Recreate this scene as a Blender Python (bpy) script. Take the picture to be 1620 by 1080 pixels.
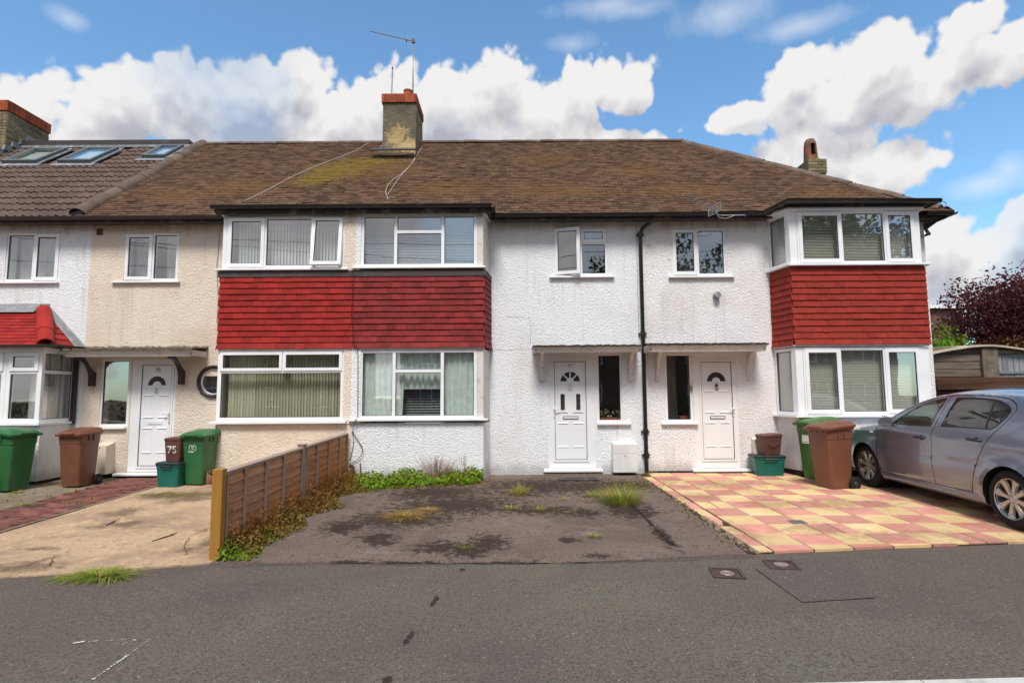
import bpy, bmesh, math, random
from mathutils import Vector, Matrix, Euler, noise as mnoise
from mathutils.geometry import delaunay_2d_cdt
random.seed(7)
R = math.radians
for o in list(bpy.data.objects): bpy.data.objects.remove(o)
SC = bpy.context.scene
COL = SC.collection

# ------------------------------------------------------------------ camera
F = 915.0; PITCH = math.atan(86/915); ROLL = .0064; EYE = 1.423
W = 10.6          # distance to the front wall of the terrace
YB = 10.04        # front plane of the two-storey bays
SLOPE = .025      # forecourts fall gently towards the road
cd = bpy.data.cameras.new('camera'); cam = bpy.data.objects.new('camera', cd); COL.objects.link(cam)
cd.sensor_width = 36; cd.lens = F/1620*36; cd.clip_end = 3000; cd.clip_start = .05
cam.matrix_world = Matrix.Translation((0, 0, EYE)) @ Matrix.Rotation(R(90)+PITCH, 4, 'X') @ Matrix.Rotation(-ROLL, 4, 'Z')
SC.camera = cam

# ------------------------------------------------------------------ colour management and world
SC.view_settings.view_transform = 'Standard'; SC.view_settings.look = 'None'
SC.view_settings.gamma = 1; SC.view_settings.use_curve_mapping = False
SC.view_settings.exposure = 0.73
SC.render.engine = 'CYCLES'

SUN_EL, SUN_AZ = R(57), R(184)      # azimuth from +Y clockwise; the sun stands behind the camera, a little left
def ray(px, py):
    """direction through a point of the 1620x1080 photograph"""
    dx, dy = (px-810)/F, (540-py)/F
    tx = dx*math.cos(ROLL)+dy*math.sin(ROLL); ty = -dx*math.sin(ROLL)+dy*math.cos(ROLL)
    return Vector((tx, math.cos(PITCH)-ty*math.sin(PITCH), math.sin(PITCH)+ty*math.cos(PITCH)))
def P(px, py, Y=W):
    d = ray(px, py); t = Y/d.y
    return d.x*t, EYE+d.z*t
def gz(y):
    return -SLOPE*(W-y) if y < W else 0.0
def G(px, py):
    d = ray(px, py); t = (EYE+SLOPE*W)/(-d.z+SLOPE*d.y)
    return d.x*t, d.y*t

sun = bpy.data.lights.new('sun', 'SUN'); so = bpy.data.objects.new('sun', sun); COL.objects.link(so)
sun.energy = 2.4; sun.angle = R(16); sun.color = (1, .945, .88)
sdir = Vector((math.sin(SUN_AZ)*math.cos(SUN_EL), math.cos(SUN_AZ)*math.cos(SUN_EL), math.sin(SUN_EL)))
so.rotation_euler = (-sdir).to_track_quat('-Z', 'Y').to_euler()

wd = bpy.data.worlds.new('World'); SC.world = wd; wd.use_nodes = True; wd.cycles.sampling_method = 'MANUAL'; wd.cycles.sample_map_resolution = 512
ENVROT = -90
nt = wd.node_tree; nt.nodes.clear()
def N(nt, t, **k):
    n = nt.nodes.new(t)
    for a, b in k.items(): setattr(n, a, b)
    return n
def math_(nt, op, a, b=None, c=None, clamp=False):
    n = N(nt, 'ShaderNodeMath', operation=op, use_clamp=clamp)
    for i, v in enumerate((a, b, c)):
        if v is None: continue
        if isinstance(v, (int, float)): n.inputs[i].default_value = v
        else: nt.links.new(v, n.inputs[i])
    return n.outputs[0]
def vmath(nt, op, a, b=None):
    n = N(nt, 'ShaderNodeVectorMath', operation=op)
    for i, v in enumerate((a, b)):
        if v is None: continue
        if isinstance(v, (tuple, list, Vector)): n.inputs[i].default_value = tuple(v)
        else: nt.links.new(v, n.inputs[i])
    return n.outputs['Value' if op in ('LENGTH', 'DOT_PRODUCT') else 'Vector']
def mixc(nt, f, a, b, blend='MIX'):
    n = N(nt, 'ShaderNodeMix', data_type='RGBA', blend_type=blend)
    for i, v in ((0, f), (6, a), (7, b)):
        if isinstance(v, (int, float)): n.inputs[i].default_value = v
        elif isinstance(v, tuple): n.inputs[i].default_value = v if len(v) == 4 else (*v, 1)
        else: nt.links.new(v, n.inputs[i])
    return n.outputs[2]
def smooth(nt, v, lo, hi):
    n = N(nt, 'ShaderNodeMapRange', interpolation_type='SMOOTHSTEP')
    nt.links.new(v, n.inputs[0]); n.inputs[1].default_value = lo; n.inputs[2].default_value = hi
    return n.outputs[0]
def noise_(nt, vec, scale, detail=3, rough=.55, dist=0, out=0):
    n = N(nt, 'ShaderNodeTexNoise'); n.inputs['Scale'].default_value = scale; n.inputs['Detail'].default_value = detail
    n.inputs['Roughness'].default_value = rough; n.inputs['Distortion'].default_value = dist
    if vec is not None: nt.links.new(vec, n.inputs['Vector'])
    return n.outputs[out]

# cumulus: a map of cloud cover and relief over the whole upper hemisphere, computed here and looked up by direction
import numpy as np
CLOUDS = [(52,195,50,62),(140,200,90,56),(215,180,76,62),(305,150,72,66),(385,185,100,62),(472,115,40,40),(430,165,70,60),
 (560,180,130,74),(680,190,140,80),(795,125,50,50),(850,190,90,60),(935,145,78,54),(995,150,46,46),(870,225,190,34),(160,235,140,40),(420,235,180,44),(1440,420,70,50),
 (1170,190,60,22),(1262,135,60,50),(1395,110,56,48),(1330,165,110,44),(1440,160,60,46),(1535,48,46,40),(1590,85,56,50),(1500,120,66,32),
 (1290,255,130,46),(1390,262,70,54),(1614,345,24,30),(1560,410,80,50),(1490,395,46,50),(1580,470,130,60),(1480,480,110,50)]
WISPS = [(1000,15,60,12),(1140,22,70,24),(905,70,46,14),(1265,42,60,14),(960,10,90,14),(640,165,50,14),(110,30,26,14),(1560,290,46,18),(1594,268,18,24)]
NX, NY = 4096, 1024
C0, C1, R1 = NX//2-NX*66//360, NX//2+NX*66//360, NY*57//90
rg = np.random.default_rng(21)
def up_(g, n, ax, per):
    """cubic b-spline upsampling of a random grid along one axis"""
    m = g.shape[ax]; u = (np.arange(n)+.5)/n*(m if per else m-3); i = np.floor(u).astype(int); t = (u-i).astype(np.float32)
    w = [(1-t)**3/6, (3*t**3-6*t**2+4)/6, (-3*t**3+3*t**2+3*t+1)/6, t**3/6]; out = 0
    for k in range(4):
        j = (i+k) % m if per else np.minimum(i+k, m-1); wk = w[k][:, None] if ax == 0 else w[k][None, :]
        out = out+np.take(g, j, axis=ax)*wk
    return out
def octave(fx):
    fy = max(4, fx//4+3); g = rg.standard_normal((fy, fx)).astype(np.float32)
    return up_(up_(g, NY, 0, False), NX, 1, True)*1.9
def fbm(f0, n, gain):
    s_ = 0; a = 1.0; t = 0
    for k in range(n): s_ = s_+a*octave(int(f0*2**k)); t += a*a; a *= gain
    return s_/math.sqrt(t)
ELm, AZm = [q.astype(np.float32) for q in np.meshgrid((np.arange(NY)+.5)/NY*math.pi/2, ((np.arange(NX)+.5)/NX*2-1)*math.pi, indexing='ij')]
warp1, warp2 = fbm(60, 4, .6), fbm(60, 4, .6)
def worley(f, amp):
    """bulging cells, warped; only where the sky is seen large"""
    out = np.full(AZm.shape, .8, np.float32); az, el = AZm[:R1, C0:C1], ELm[:R1, C0:C1]; w1, w2 = warp1[:R1, C0:C1], warp2[:R1, C0:C1]
    u = ((az/(2*math.pi)+.5)*f+w1*amp).astype(np.float32); v = (el/(2*math.pi)*f+w2*amp+4).astype(np.float32); iu = np.floor(u).astype(np.int32); iv = np.floor(v).astype(np.int32)
    T = rg.random((2, 256, 512)).astype(np.float32); best = np.full(u.shape, 9.0, np.float32); fu, fv = u-iu, v-iv
    for a in (-1, 0, 1):
        for b_ in (-1, 0, 1):
            cu, cv = (iu+a) & 511, (iv+b_) & 255
            best = np.minimum(best, (fu-a-T[0, cv, cu])**2+(fv-b_-T[1, cv, cu])**2)
    out[:R1, C0:C1] = np.clip(1-best, 0, 1); return out
W1, W2, W3 = worley(70, .28), worley(160, .30), worley(330, .30)
F1, F2 = fbm(24, 7, .55), fbm(150, 5, .6)
cx_ = np.cos(ELm)*np.sin(AZm); cy_ = np.cos(ELm)*np.cos(AZm); cz_ = np.sin(ELm)
acc = np.full(ELm.shape, -4.0, np.float32)
front = (np.abs(AZm) < R(64)) & (ELm < R(56))
fx_, fy_, fz_ = cx_[front], cy_[front], cz_[front]
def blobs(lst, grow, power=1.0):
    E = np.zeros(fx_.shape, np.float32)
    for (px, py, rx, ry) in lst:
        c = ray(px, py); ln = c.length; c.normalize(); k = F*ln
        d = np.sqrt((((fx_-c.x)*k/rx)**2+((fy_-c.y)*k/(rx*1.3))**2+((fz_-c.z)*k/ry)**2))/grow
        E += np.exp(9*(1-d))
    return np.log(E+1e-9)/9
acc[front] = np.maximum(blobs(CLOUDS, 1.09)-.02, -3)
away = np.clip((np.abs(AZm)-R(50))/R(14), 0, 1)
other = fbm(22, 5, .6)*.50+.42-(ELm > R(60))*.0
acc = np.where(away > 0, np.maximum(acc, other*away-3*(1-away)), acc)
W1, W2, W3 = [w_-w_[:R1, C0:C1].mean() for w_ in (W1, W2, W3)]
Hf = acc+.10*F1+.48*W1+.32*W2+.23*W3+.09*F2
cov = np.clip((Hf-.0)/.19, 0, 1); cov = cov*cov*(3-2*cov)
soft = fbm(30, 5, .6); cov = cov*np.clip(1.0+.25*np.minimum(soft, 0), .5, 1)
def shift(a, dy, dx):
    return np.roll(np.concatenate([a[dy:], np.repeat(a[-1:], dy, 0)]), dx, 1)
Hs = np.clip(Hf, 0, 1.6)
under = shift(np.clip(Hf, 0, 1.2), 34, 0)       # how much cloud hangs above this point
lit = .98-1.05*np.clip(under, 0, .85)+.60*np.clip(-(shift(Hf, 8, 2)-Hf), -.5, .5)+.13*soft+.16*away+.30*np.clip(-(shift(Hf, 3, 1)-Hf), -.4, .4)
wsp = np.zeros(ELm.shape, np.float32); wsp[front] = np.clip(blobs(WISPS, 1.3)+.0, -1, 1)
wsp = np.clip((wsp*1.0+.22*F1+.12*F2)-.1, 0, 1)*(acc < 1.5)*front*.45
cmap = np.zeros((2*NY, NX, 4), np.float32); cmap[NY:, :, 0] = cov; cmap[NY:, :, 1] = np.clip(lit, 0, 1); cmap[NY:, :, 2] = wsp; cmap[:, :, 3] = 1
cimg = bpy.data.images.new('cloud_map', NX, 2*NY, float_buffer=True, alpha=False); cimg.colorspace_settings.name = 'Non-Color'
cimg.pixels.foreach_set(cmap.ravel()); cimg.update()
tc = N(nt, 'ShaderNodeTexCoord'); et = N(nt, 'ShaderNodeTexEnvironment'); et.image = cimg
mp = N(nt, 'ShaderNodeMapping'); mp.vector_type = 'VECTOR'; mp.inputs['Rotation'].default_value = (0, 0, R(ENVROT)); nt.links.new(tc.outputs['Generated'], mp.inputs[0]); nt.links.new(mp.outputs[0], et.inputs[0])
spc = N(nt, 'ShaderNodeSeparateColor'); nt.links.new(et.outputs[0], spc.inputs[0])
cover, lit, wis = spc.outputs[0], spc.outputs[1], spc.outputs[2]
sky = N(nt, 'ShaderNodeTexSky', sky_type='NISHITA'); sky.sun_disc = False
sky.sun_elevation = SUN_EL; sky.sun_rotation = SUN_AZ; sky.air_density = 1.0; sky.dust_density = .6; sky.ozone_density = 2.0
BLUE = mixc(nt, 1.0, sky.outputs[0], (.98, 1.28, 1.34, 1), 'MULTIPLY')
SKYCOL = mixc(nt, wis, BLUE, (5.6, 5.8, 6.1, 1))
CLOUDCOL = mixc(nt, lit, (2.75, 2.78, 3.15, 1), (5.35, 5.3, 5.25, 1))
final = mixc(nt, cover, SKYCOL, CLOUDCOL)
bg = N(nt, 'ShaderNodeBackground'); bg.inputs[1].default_value = .1
nt.links.new(final, bg.inputs[0]); wo = N(nt, 'ShaderNodeOutputWorld'); nt.links.new(bg.outputs[0], wo.inputs[0])

# ------------------------------------------------------------------ materials
MATS = {}
def mat(name, col, rough=.75, var=(), bump=(), rand=.0, island=.0, spec=.5, metal=0, coat=0, grad=None, post=None, rvar=None):
    """var: (scale, colour, lo, hi, detail, stretch) noise-masked tints; bump: (kind, scale, distance, strength)"""
    m = bpy.data.materials.new(name); m.use_nodes = True; t = m.node_tree
    b = t.nodes['Principled BSDF']
    g = N(t, 'ShaderNodeNewGeometry'); pos = g.outputs['Position']
    c = N(t, 'ShaderNodeRGB'); c.outputs[0].default_value = (*col, 1); c = c.outputs[0]
    for v in var:
        sc, c2, lo, hi = v[:4]; det = v[4] if len(v) > 4 else 4; st = v[5] if len(v) > 5 else None
        vec = pos
        if st: vec = vmath(t, 'MULTIPLY', pos, st)
        f = smooth(t, noise_(t, vec, sc, det, .6), lo, hi)
        c = mixc(t, f, c, (*c2, 1))
    if rand or island:
        oi = N(t, 'ShaderNodeObjectInfo')
        r = math_(t, 'FRACT', math_(t, 'ADD', oi.outputs['Random'], g.outputs['Random Per Island']))
        amt = rand or island
        k = math_(t, 'ADD', math_(t, 'MULTIPLY', r, 2*amt), 1-amt)
        cm = N(t, 'ShaderNodeCombineXYZ')
        for i in range(3): t.links.new(k, cm.inputs[i])
        c = mixc(t, 1.0, c, cm.outputs[0], 'MULTIPLY')
    if post: c = post(t, c, pos)
    t.links.new(c, b.inputs['Base Color'])
    b.inputs['Roughness'].default_value = rough; b.inputs['Metallic'].default_value = metal
    b.inputs['Specular IOR Level'].default_value = spec*(.35 if rough >= .6 and not metal else 1)
    b.inputs['Coat Weight'].default_value = coat; b.inputs['Coat Roughness'].default_value = .04
    if rvar:
        t.links.new(math_(t, 'ADD', math_(t, 'MULTIPLY', noise_(t, pos, rvar[0], 4), rvar[1]), rough-rvar[1]*.5), b.inputs['Roughness'])
    prev = None
    for kind, sc, dist, stg in bump:
        if kind == 'n': h = noise_(t, pos, sc, 4, .6)
        elif kind == 'w':
            h = noise_(t, vmath(t, 'MULTIPLY', pos, (1, 1, 12)), sc, 3, .6)
        else:
            vn = N(t, 'ShaderNodeTexVoronoi', feature='SMOOTH_F1'); vn.inputs['Scale'].default_value = sc; vn.inputs['Smoothness'].default_value = .3
            wv = N(t, 'ShaderNodeTexNoise'); wv.inputs['Scale'].default_value = sc*.5; t.links.new(pos, wv.inputs['Vector'])
            off = vmath(t, 'SCALE', wv.outputs['Color']); off.node.inputs['Scale'].default_value = 1.6/sc
            t.links.new(vmath(t, 'ADD', pos, off), vn.inputs['Vector'])
            h = math_(t, 'SUBTRACT', 1, vn.outputs['Distance'])
        bn = N(t, 'ShaderNodeBump'); bn.inputs['Strength'].default_value = stg; bn.inputs['Distance'].default_value = dist
        t.links.new(h, bn.inputs['Height'])
        if prev: t.links.new(prev, bn.inputs['Normal'])
        prev = bn.outputs[0]
    if prev: t.links.new(prev, b.inputs['Normal'])
    MATS[name] = m
    return m

def spots(t, c, pos, lst, col, nscale=6, amt=.9, edge=(0.0, .45), nk=2.2):
    """marks of their own shape: blobs (x, y, z, rx, ry, rz) broken by noise"""
    acc = None
    for (x, y, z, rx, ry, rz) in lst:
        v = vmath(t, 'MULTIPLY', vmath(t, 'SUBTRACT', pos, (x, y, z)), (1/rx, 1/ry, 1/rz))
        f = math_(t, 'SUBTRACT', 1.0, vmath(t, 'LENGTH', v))
        acc = f if acc is None else math_(t, 'MAXIMUM', acc, f)
    n = noise_(t, pos, nscale, 6, .65, .3)
    f = smooth(t, math_(t, 'ADD', acc, math_(t, 'MULTIPLY', math_(t, 'SUBTRACT', n, .5), nk)), *edge)
    return mixc(t, math_(t, 'MULTIPLY', f, amt), c, (*col, 1))

def render_dirt(t, c, pos):
    # algae and soot washed down under the gutter and splashed at the foot
    s = N(t, 'ShaderNodeSeparateXYZ'); t.links.new(pos, s.inputs[0])
    n = noise_(t, vmath(t, 'MULTIPLY', pos, (5, 5, 1.1)), 1.0, 5, .6)
    up = math_(t, 'ADD', s.outputs[2], math_(t, 'MULTIPLY', n, .5))
    c = mixc(t, math_(t, 'MULTIPLY', smooth(t, up, 4.72, 5.0), .55), c, (.20, .18, .13, 1))
    c = mixc(t, math_(t, 'MULTIPLY', smooth(t, math_(t, 'SUBTRACT', s.outputs[2], math_(t, 'MULTIPLY', n, .35)), .12, -.12), .5), c, (.26, .22, .19, 1))
    # rain streaks
    st = noise_(t, vmath(t, 'MULTIPLY', pos, (9, 9, .55)), 1.0, 4, .6); big = noise_(t, pos, .8, 3, .5)
    c = mixc(t, math_(t, 'MULTIPLY', math_(t, 'MULTIPLY', smooth(t, st, .50, .72), smooth(t, big, .42, .62)), .32), c, (.42, .38, .34, 1))
    return c
WHITE_BUMP = (('v', 50, .016, .75), ('n', 32, .015, .6), ('n', 90, .006, .8))
mat('render_white', (.84, .85, .87), .9, var=((.9, (.76, .74, .73), .45, .75), (7, (.64, .61, .59), .62, .8), (38, (.60, .58, .56), .58, .72)), bump=WHITE_BUMP, post=render_dirt)  # finest tint: dark mottling painted in for shade in the roughcast crevices
mat('render_white_warm', (.85, .835, .835), .9, var=((.9, (.75, .70, .68), .45, .75), (7, (.62, .57, .55), .62, .8), (38, (.60, .56, .54), .58, .72)), bump=WHITE_BUMP, post=render_dirt)  # finest tint again puts crevice shade into the colour
mat('render_cream', (.80, .69, .57), .9, var=((.9, (.68, .56, .44), .45, .75), (8, (.56, .45, .35), .62, .8), (38, (.58, .47, .36), .58, .72)), bump=WHITE_BUMP, post=render_dirt)  # finest tint: crevice shade of the roughcast, put into the cream colour
mat('plinth_black', (.02, .018, .02), .6, var=((5, (.06, .05, .05), .5, .8),), bump=(('n', 25, .01, .4),))
mat('upvc', (.84, .84, .85), .28, var=((1.5, (.76, .765, .79), .4, .7), (22, (.70, .70, .70), .68, .85)), spec=.5)
mat('upvc_door', (.80, .80, .82), .33, var=((1.2, (.76, .755, .77), .4, .7),), spec=.5)
mat('upvc_pink', (.81, .795, .78), .35, var=((1.2, (.76, .725, .715), .4, .7),), spec=.5)
mat('gasket', (.025, .025, .03), .6)
mat('paint_white_old', (.66, .62, .58), .6, var=((6, (.50, .45, .40), .55, .7), (30, (.16, .12, .09), .66, .72)), bump=(('n', 30, .004, .5),))
mat('paint_pinkish', (.70, .64, .60), .55, var=((4, (.60, .54, .49), .45, .7),), bump=(('n', 40, .003, .4),))
mat('bracket_brown', (.035, .018, .018), .4, var=((12, (.07, .04, .035), .5, .8),))
mat('felt', (.05, .045, .045), .85, var=((5, (.18, .15, .13), .5, .75),), bump=(('n', 60, .006, .6),))
mat('felt_mossy', (.16, .13, .09), .9, var=((5, (.34, .29, .22), .5, .75), (20, (.07, .06, .03), .5, .7)), bump=(('n', 40, .02, 1),))
mat('gutter_black', (.018, .016, .016), .35, var=((4, (.05, .045, .042), .5, .8),), spec=.5)
mat('gutter_brown', (.045, .034, .032), .45, var=((4, (.08, .07, .065), .5, .8),))
mat('pipe_black', (.012, .012, .013), .35, var=((9, (.13, .12, .12), .62, .78, 5, (3, 3, .6)),))
mat('soffit_brown', (.12, .10, .08), .8, var=((6, (.05, .04, .03), .45, .7),))
mat('lead', (.22, .23, .24), .6, var=((5, (.42, .42, .43), .5, .75), (14, (.10, .09, .09), .55, .75)), bump=(('n', 14, .02, .6),))
mat('lead_dark', (.075, .06, .058), .65, var=((6, (.15, .13, .12), .55, .8),), bump=(('n', 14, .01, .4),))
mat('tile_red_bright', (.29, .018, .014), .62, var=((3, (.24, .014, .011), .4, .7), (40, (.24, .02, .017), .6, .8)), bump=(('n', 60, .003, .5),), rand=.20)
mat('tile_red_faded', (.215, .023, .021), .66, var=((3, (.17, .018, .017), .4, .7), (40, (.20, .02, .02), .6, .8), (16, (.42, .16, .14), .74, .8)), bump=(('n', 60, .003, .5),), rand=.24)
mat('tile_red_warm', (.28, .031, .020), .62, var=((3, (.23, .025, .016), .4, .7), (40, (.24, .035, .03), .6, .8)), bump=(('n', 60, .003, .5),), rand=.12)
def roof_moss(t, c, pos):
    c = spots(t, c, pos, [(-3.7, 12.6, 6.4, 1.3, 1.3, .9), (-3.2, 13.0, 6.8, 1.2, .9, .5), (-4.1, 12.0, 6.0, .8, .8, .6)], (.21, .145, .012), 9, .85, (.1, .8))
    c = spots(t, c, pos, [(-5.6, 11.5, 5.7, 1.6, 1.2, .8), (-2.6, 12.4, 6.4, 1.6, 1, .9), (.8, 13.0, 6.9, 1.2, 1, .7), (2.8, 12.3, 6.3, 1.2, .9, .7), (6.2, 11.0, 5.3, 1.1, .7, .5), (1.0, 11.3, 5.5, 2.2, .9, .6), (-6.6, 11.2, 5.4, 1.3, 1, .6), (3.5, 11.2, 5.5, 1.6, .8, .6), (-1.2, 11.4, 5.6, 1.8, 1, .7)], (.155, .080, .030), 11, .8, (.1, .9))
    n = noise_(t, pos, 17, 5, .7)
    c = mixc(t, smooth(t, n, .66, .74), c, (.30, .26, .20, 1))
    return c
mat('roof_plain', (.108, .060, .040), .9, var=((1.2, (.095, .052, .038), .4, .65), (16, (.20, .115, .06), .5, .72), (34, (.045, .024, .016), .52, .66)), bump=(('n', 60, .01, .8),), rand=.42, post=roof_moss)
mat('roof_plain_edge', (.36, .24, .13), .9, var=((5, (.19, .125, .07), .4, .65), (25, (.44, .33, .20), .6, .75)), rand=.25)
mat('roof_concrete', (.120, .080, .064), .9, var=((2, (.095, .062, .05), .4, .7), (26, (.36, .30, .26), .64, .74), (60, (.06, .045, .04), .6, .7)), bump=(('n', 80, .006, .8),), rand=.14)
mat('ridge_tile', (.15, .105, .082), .9, var=((3, (.10, .075, .06), .4, .7), (24, (.36, .32, .27), .62, .74)), bump=(('n', 60, .008, .8),), rand=.2)
mat('stock_brick', (.25, .195, .115), .9, var=((3, (.16, .13, .085), .4, .7), (12, (.34, .27, .15), .55, .75)), bump=(('n', 50, .01, .8),), rand=.25)
mat('stock_mortar', (.19, .155, .10), .95, var=((8, (.11, .09, .06), .4, .7),), bump=(('n', 50, .01, .8),))
mat('red_brick', (.36, .085, .038), .85, var=((6, (.22, .05, .03), .45, .7), (25, (.14, .06, .04), .6, .75)), bump=(('n', 60, .006, .7),), rand=.25)
def chim(t, c, pos):
    c = spots(t, c, pos, [(-2.75, 13.6, 7.75, .35, .4, .35), (-2.5, 13.6, 7.5, .5, .4, .25)], (.46, .34, .16), 8, .9, (0, .6))
    return c
mat('chimney_render', (.155, .135, .095), .95, var=((2.6, (.10, .09, .065), .4, .65), (5, (.30, .26, .18), .60, .72)), bump=(('n', 20, .03, .8), ('n', 60, .01, .8)), post=chim)
mat('mortar_pale', (.42, .34, .24), .95, bump=(('n', 40, .01, .8),))
mat('terracotta', (.42, .13, .075), .8, var=((7, (.30, .09, .055), .4, .7),), bump=(('n', 50, .004, .5),))
mat('terracotta_old', (.26, .10, .06), .85, var=((7, (.12, .09, .06), .4, .65), (9, (.34, .26, .05), .6, .72)), bump=(('n', 30, .01, .8),))
mat('lichen_gold', (.34, .25, .04), .95, var=((14, (.2, .16, .06), .4, .6),), bump=(('n', 30, .03, 1),))
mat('metal_grey', (.30, .31, .32), .4, metal=.6)
mat('metal_dark', (.06, .065, .07), .5, metal=.4)
mat('frame_grey', (.13, .15, .155), .45, metal=.2)
mat('brass', (.55, .38, .12), .35, metal=.9)
mat('chrome', (.75, .74, .72), .22, metal=1)
mat('interior_dark', (.10, .095, .09), .95)
mat('interior_wall', (.34, .32, .29), .95)
mat('blind_slat', (.70, .68, .60), .8, rand=.05)
mat('blind_pale', (.80, .83, .83), .8, rand=.05)
mat('blind_olive', (.74, .72, .54), .8, rand=.1)
mat('blind_dim', (.34, .33, .29), .8, rand=.05)
mat('curtain_green', (.84, .91, .87), .9, var=((9, (.70, .80, .75), .4, .7),))
mat('curtain_white', (.66, .68, .68), .9, var=((9, (.56, .58, .58), .4, .7),))
mat('net_grey', (.44, .46, .46), .9, var=((30, (.36, .38, .38), .4, .7),))
mat('black_plastic', (.014, .014, .015), .45)
mat('rubber', (.020, .019, .019), .75, bump=(('n', 90, .002, .5),))
mat('white_print', (.78, .78, .76), .6)
mat('worn_paint', (.55, .53, .50), .8, var=((60, (.2, .18, .16), .5, .6),))
mat('print_dark', (.10, .10, .10), .5)

def drive_marks(t, c, pos):
    q = [G(900,798), G(760,800)]
    dark = [(600,858,22,4),(700,868,34,7),(740,872,26,8),(650,893,60,3),(780,893,60,3),(860,808,40,5),(640,820,60,10),(720,800,70,10),(560,893,30,4),(850,770,60,8),(690,780,60,8),(770,860,24,10),(1050,850,8,14),(1000,810,30,8),(950,770,60,8),(925,812,22,5),(545,835,25,8),(900,856,12,3),(600,850,20,4),(950,880,16,3)]
    L = []
    for (px, py, rx, ry) in dark:
        x, y = G(px, py); x1, _ = G(px+rx, py); _, y1 = G(px, py-ry)
        L.append((x, y, gz(y), abs(x1-x)*1.9, abs(y1-y)*1.9, 1))
    c = spots(t, c, pos, L, (.034, .022, .016), 12, .93, (.05, .60), 3.4)
    return c
def asphalt_specks(t, c, pos):
    n = noise_(t, pos, 58, 2, .5)
    c = mixc(t, smooth(t, n, .70, .75), c, (.40, .38, .34, 1))
    return mixc(t, smooth(t, n, .36, .28), c, (.045, .04, .038, 1))
def drive_post(t, c, pos): return drive_marks(t, asphalt_specks(t, c, pos), pos)
mat('asphalt_drive', (.165, .122, .100), .93, var=((.8, (.115, .085, .070), .4, .65), (3, (.215, .165, .14), .52, .75), (9, (.10, .073, .06), .55, .7), (48, (.085, .064, .054), .5, .64), (70, (.29, .23, .19), .60, .72)), bump=(('n', 110, .006, .9), ('n', 6, .02, .5)), post=drive_post)
def pave_post(t, c, pos):
    c = asphalt_specks(t, c, pos)
    L = []
    for (px, py, rx, ry) in [(690,948,5,6),(684,955,4,5),(650,1005,5,6),(643,1014,5,6),(613,1075,8,5),(731,901,5,3)]:
        x, y = G(px, py); x1, _ = G(px+rx, py); _, y1 = G(px, py-ry)
        L.append((x, y, gz(y), abs(x1-x)*1.3, abs(y1-y)*1.5, 1))
    return spots(t, c, pos, L, (.03, .02, .017), 20, .9, (.2, .4))
mat('asphalt_pave', (.118, .097, .081), .9, var=((.28, (.138, .124, .096), .40, .60), (.5, (.096, .078, .071), .50, .66), (1.6, (.132, .105, .088), .45, .7), (60, (.075, .060, .050), .48, .62), (42, (.18, .152, .126), .58, .70)), bump=(('n', 130, .006, 1), ('n', 5, .01, .4)), post=pave_post)
mat('asphalt_patch', (.108, .090, .080), .9, var=((2, (.118, .097, .088), .4, .7), (60, (.072, .060, .053), .48, .62), (42, (.20, .17, .145), .58, .70)), bump=(('n', 130, .006, 1),), post=asphalt_specks)
mat('road', (.06, .058, .056), .9, var=((60, (.10, .10, .09), .55, .7),), bump=(('n', 100, .006, 1),))
mat('kerb_stone', (.52, .50, .46), .85, var=((8, (.38, .36, .33), .45, .7),), bump=(('n', 60, .004, .6),))
def conc_post(t, c, pos):
    L = []
    for (px, py, rx, ry) in [(190,812,30,9),(200,830,40,5),(300,790,40,7),(330,862,26,14),(150,835,30,4),(60,870,40,4),(250,785,30,6),(40,898,60,8)]:
        x, y = G(px, py); x1, _ = G(px+rx, py); _, y1 = G(px, py-ry)
        L.append((x, y, gz(y), abs(x1-x)*1.5, abs(y1-y)*1.5, 1))
    c = spots(t, c, pos, L, (.11, .075, .050), 6, .75, (.1, .8))
    x, y = G(290, 783)
    return spots(t, c, pos, [(x, y, 0, .8, .35, 1)], (.10, .085, .02), 5, .8, (.1, .6))
mat('concrete_beige', (.46, .325, .205), .93, var=((.9, (.30, .205, .14), .4, .65), (5, (.54, .385, .22), .5, .75), (16, (.24, .165, .11), .55, .72), (55, (.26, .18, .12), .54, .66), (40, (.66, .54, .38), .63, .72)), bump=(('n', 40, .01, .8), ('n', 4, .04, .6)), post=conc_post)
mat('concrete_grey', (.24, .195, .145), .93, var=((.9, (.17, .13, .09), .4, .65), (7, (.30, .25, .17), .5, .75), (14, (.10, .09, .035), .58, .7)), bump=(('n', 40, .01, .8), ('n', 4, .03, .6)))
mat('soil', (.06, .042, .03), .98, var=((8, (.10, .075, .05), .4, .7),), bump=(('n', 30, .03, 1),))
mat('paver_red', (.19, .075, .060), .9, var=((3, (.13, .052, .045), .4, .65), (25, (.26, .13, .10), .58, .75)), bump=(('n', 60, .005, .8),), rand=.25)
def patio_dirt(t, c, pos):
    L = []
    for (px, py, rx, ry) in [(1150,770,60,5),(1230,800,50,6),(1330,800,70,6),(1290,840,40,8),(1400,850,60,8),(1180,850,16,14),(1110,790,30,6),(1480,850,50,6),(1550,860,50,5),(1350,762,60,5),(1060,765,14,5)]:
        x, y = G(px, py); x1, _ = G(px+rx, py); _, y1 = G(px, py-ry)
        L.append((x, y, gz(y), abs(x1-x)*1.8, abs(y1-y)*1.8, 1))
    return spots(t, c, pos, L, (.24, .135, .085), 7, .5, (-.1, .9), 3.2)
mat('slab_pink', (.56, .27, .21), .85, var=((2.2, (.50, .225, .175), .4, .7), (10, (.61, .33, .26), .5, .75), (40, (.36, .13, .10), .62, .75), (5, (.36, .17, .12), .60, .78), (.8, (.46, .20, .15), .5, .7)), bump=(('n', 70, .003, .6),), rand=.15, post=patio_dirt)
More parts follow.
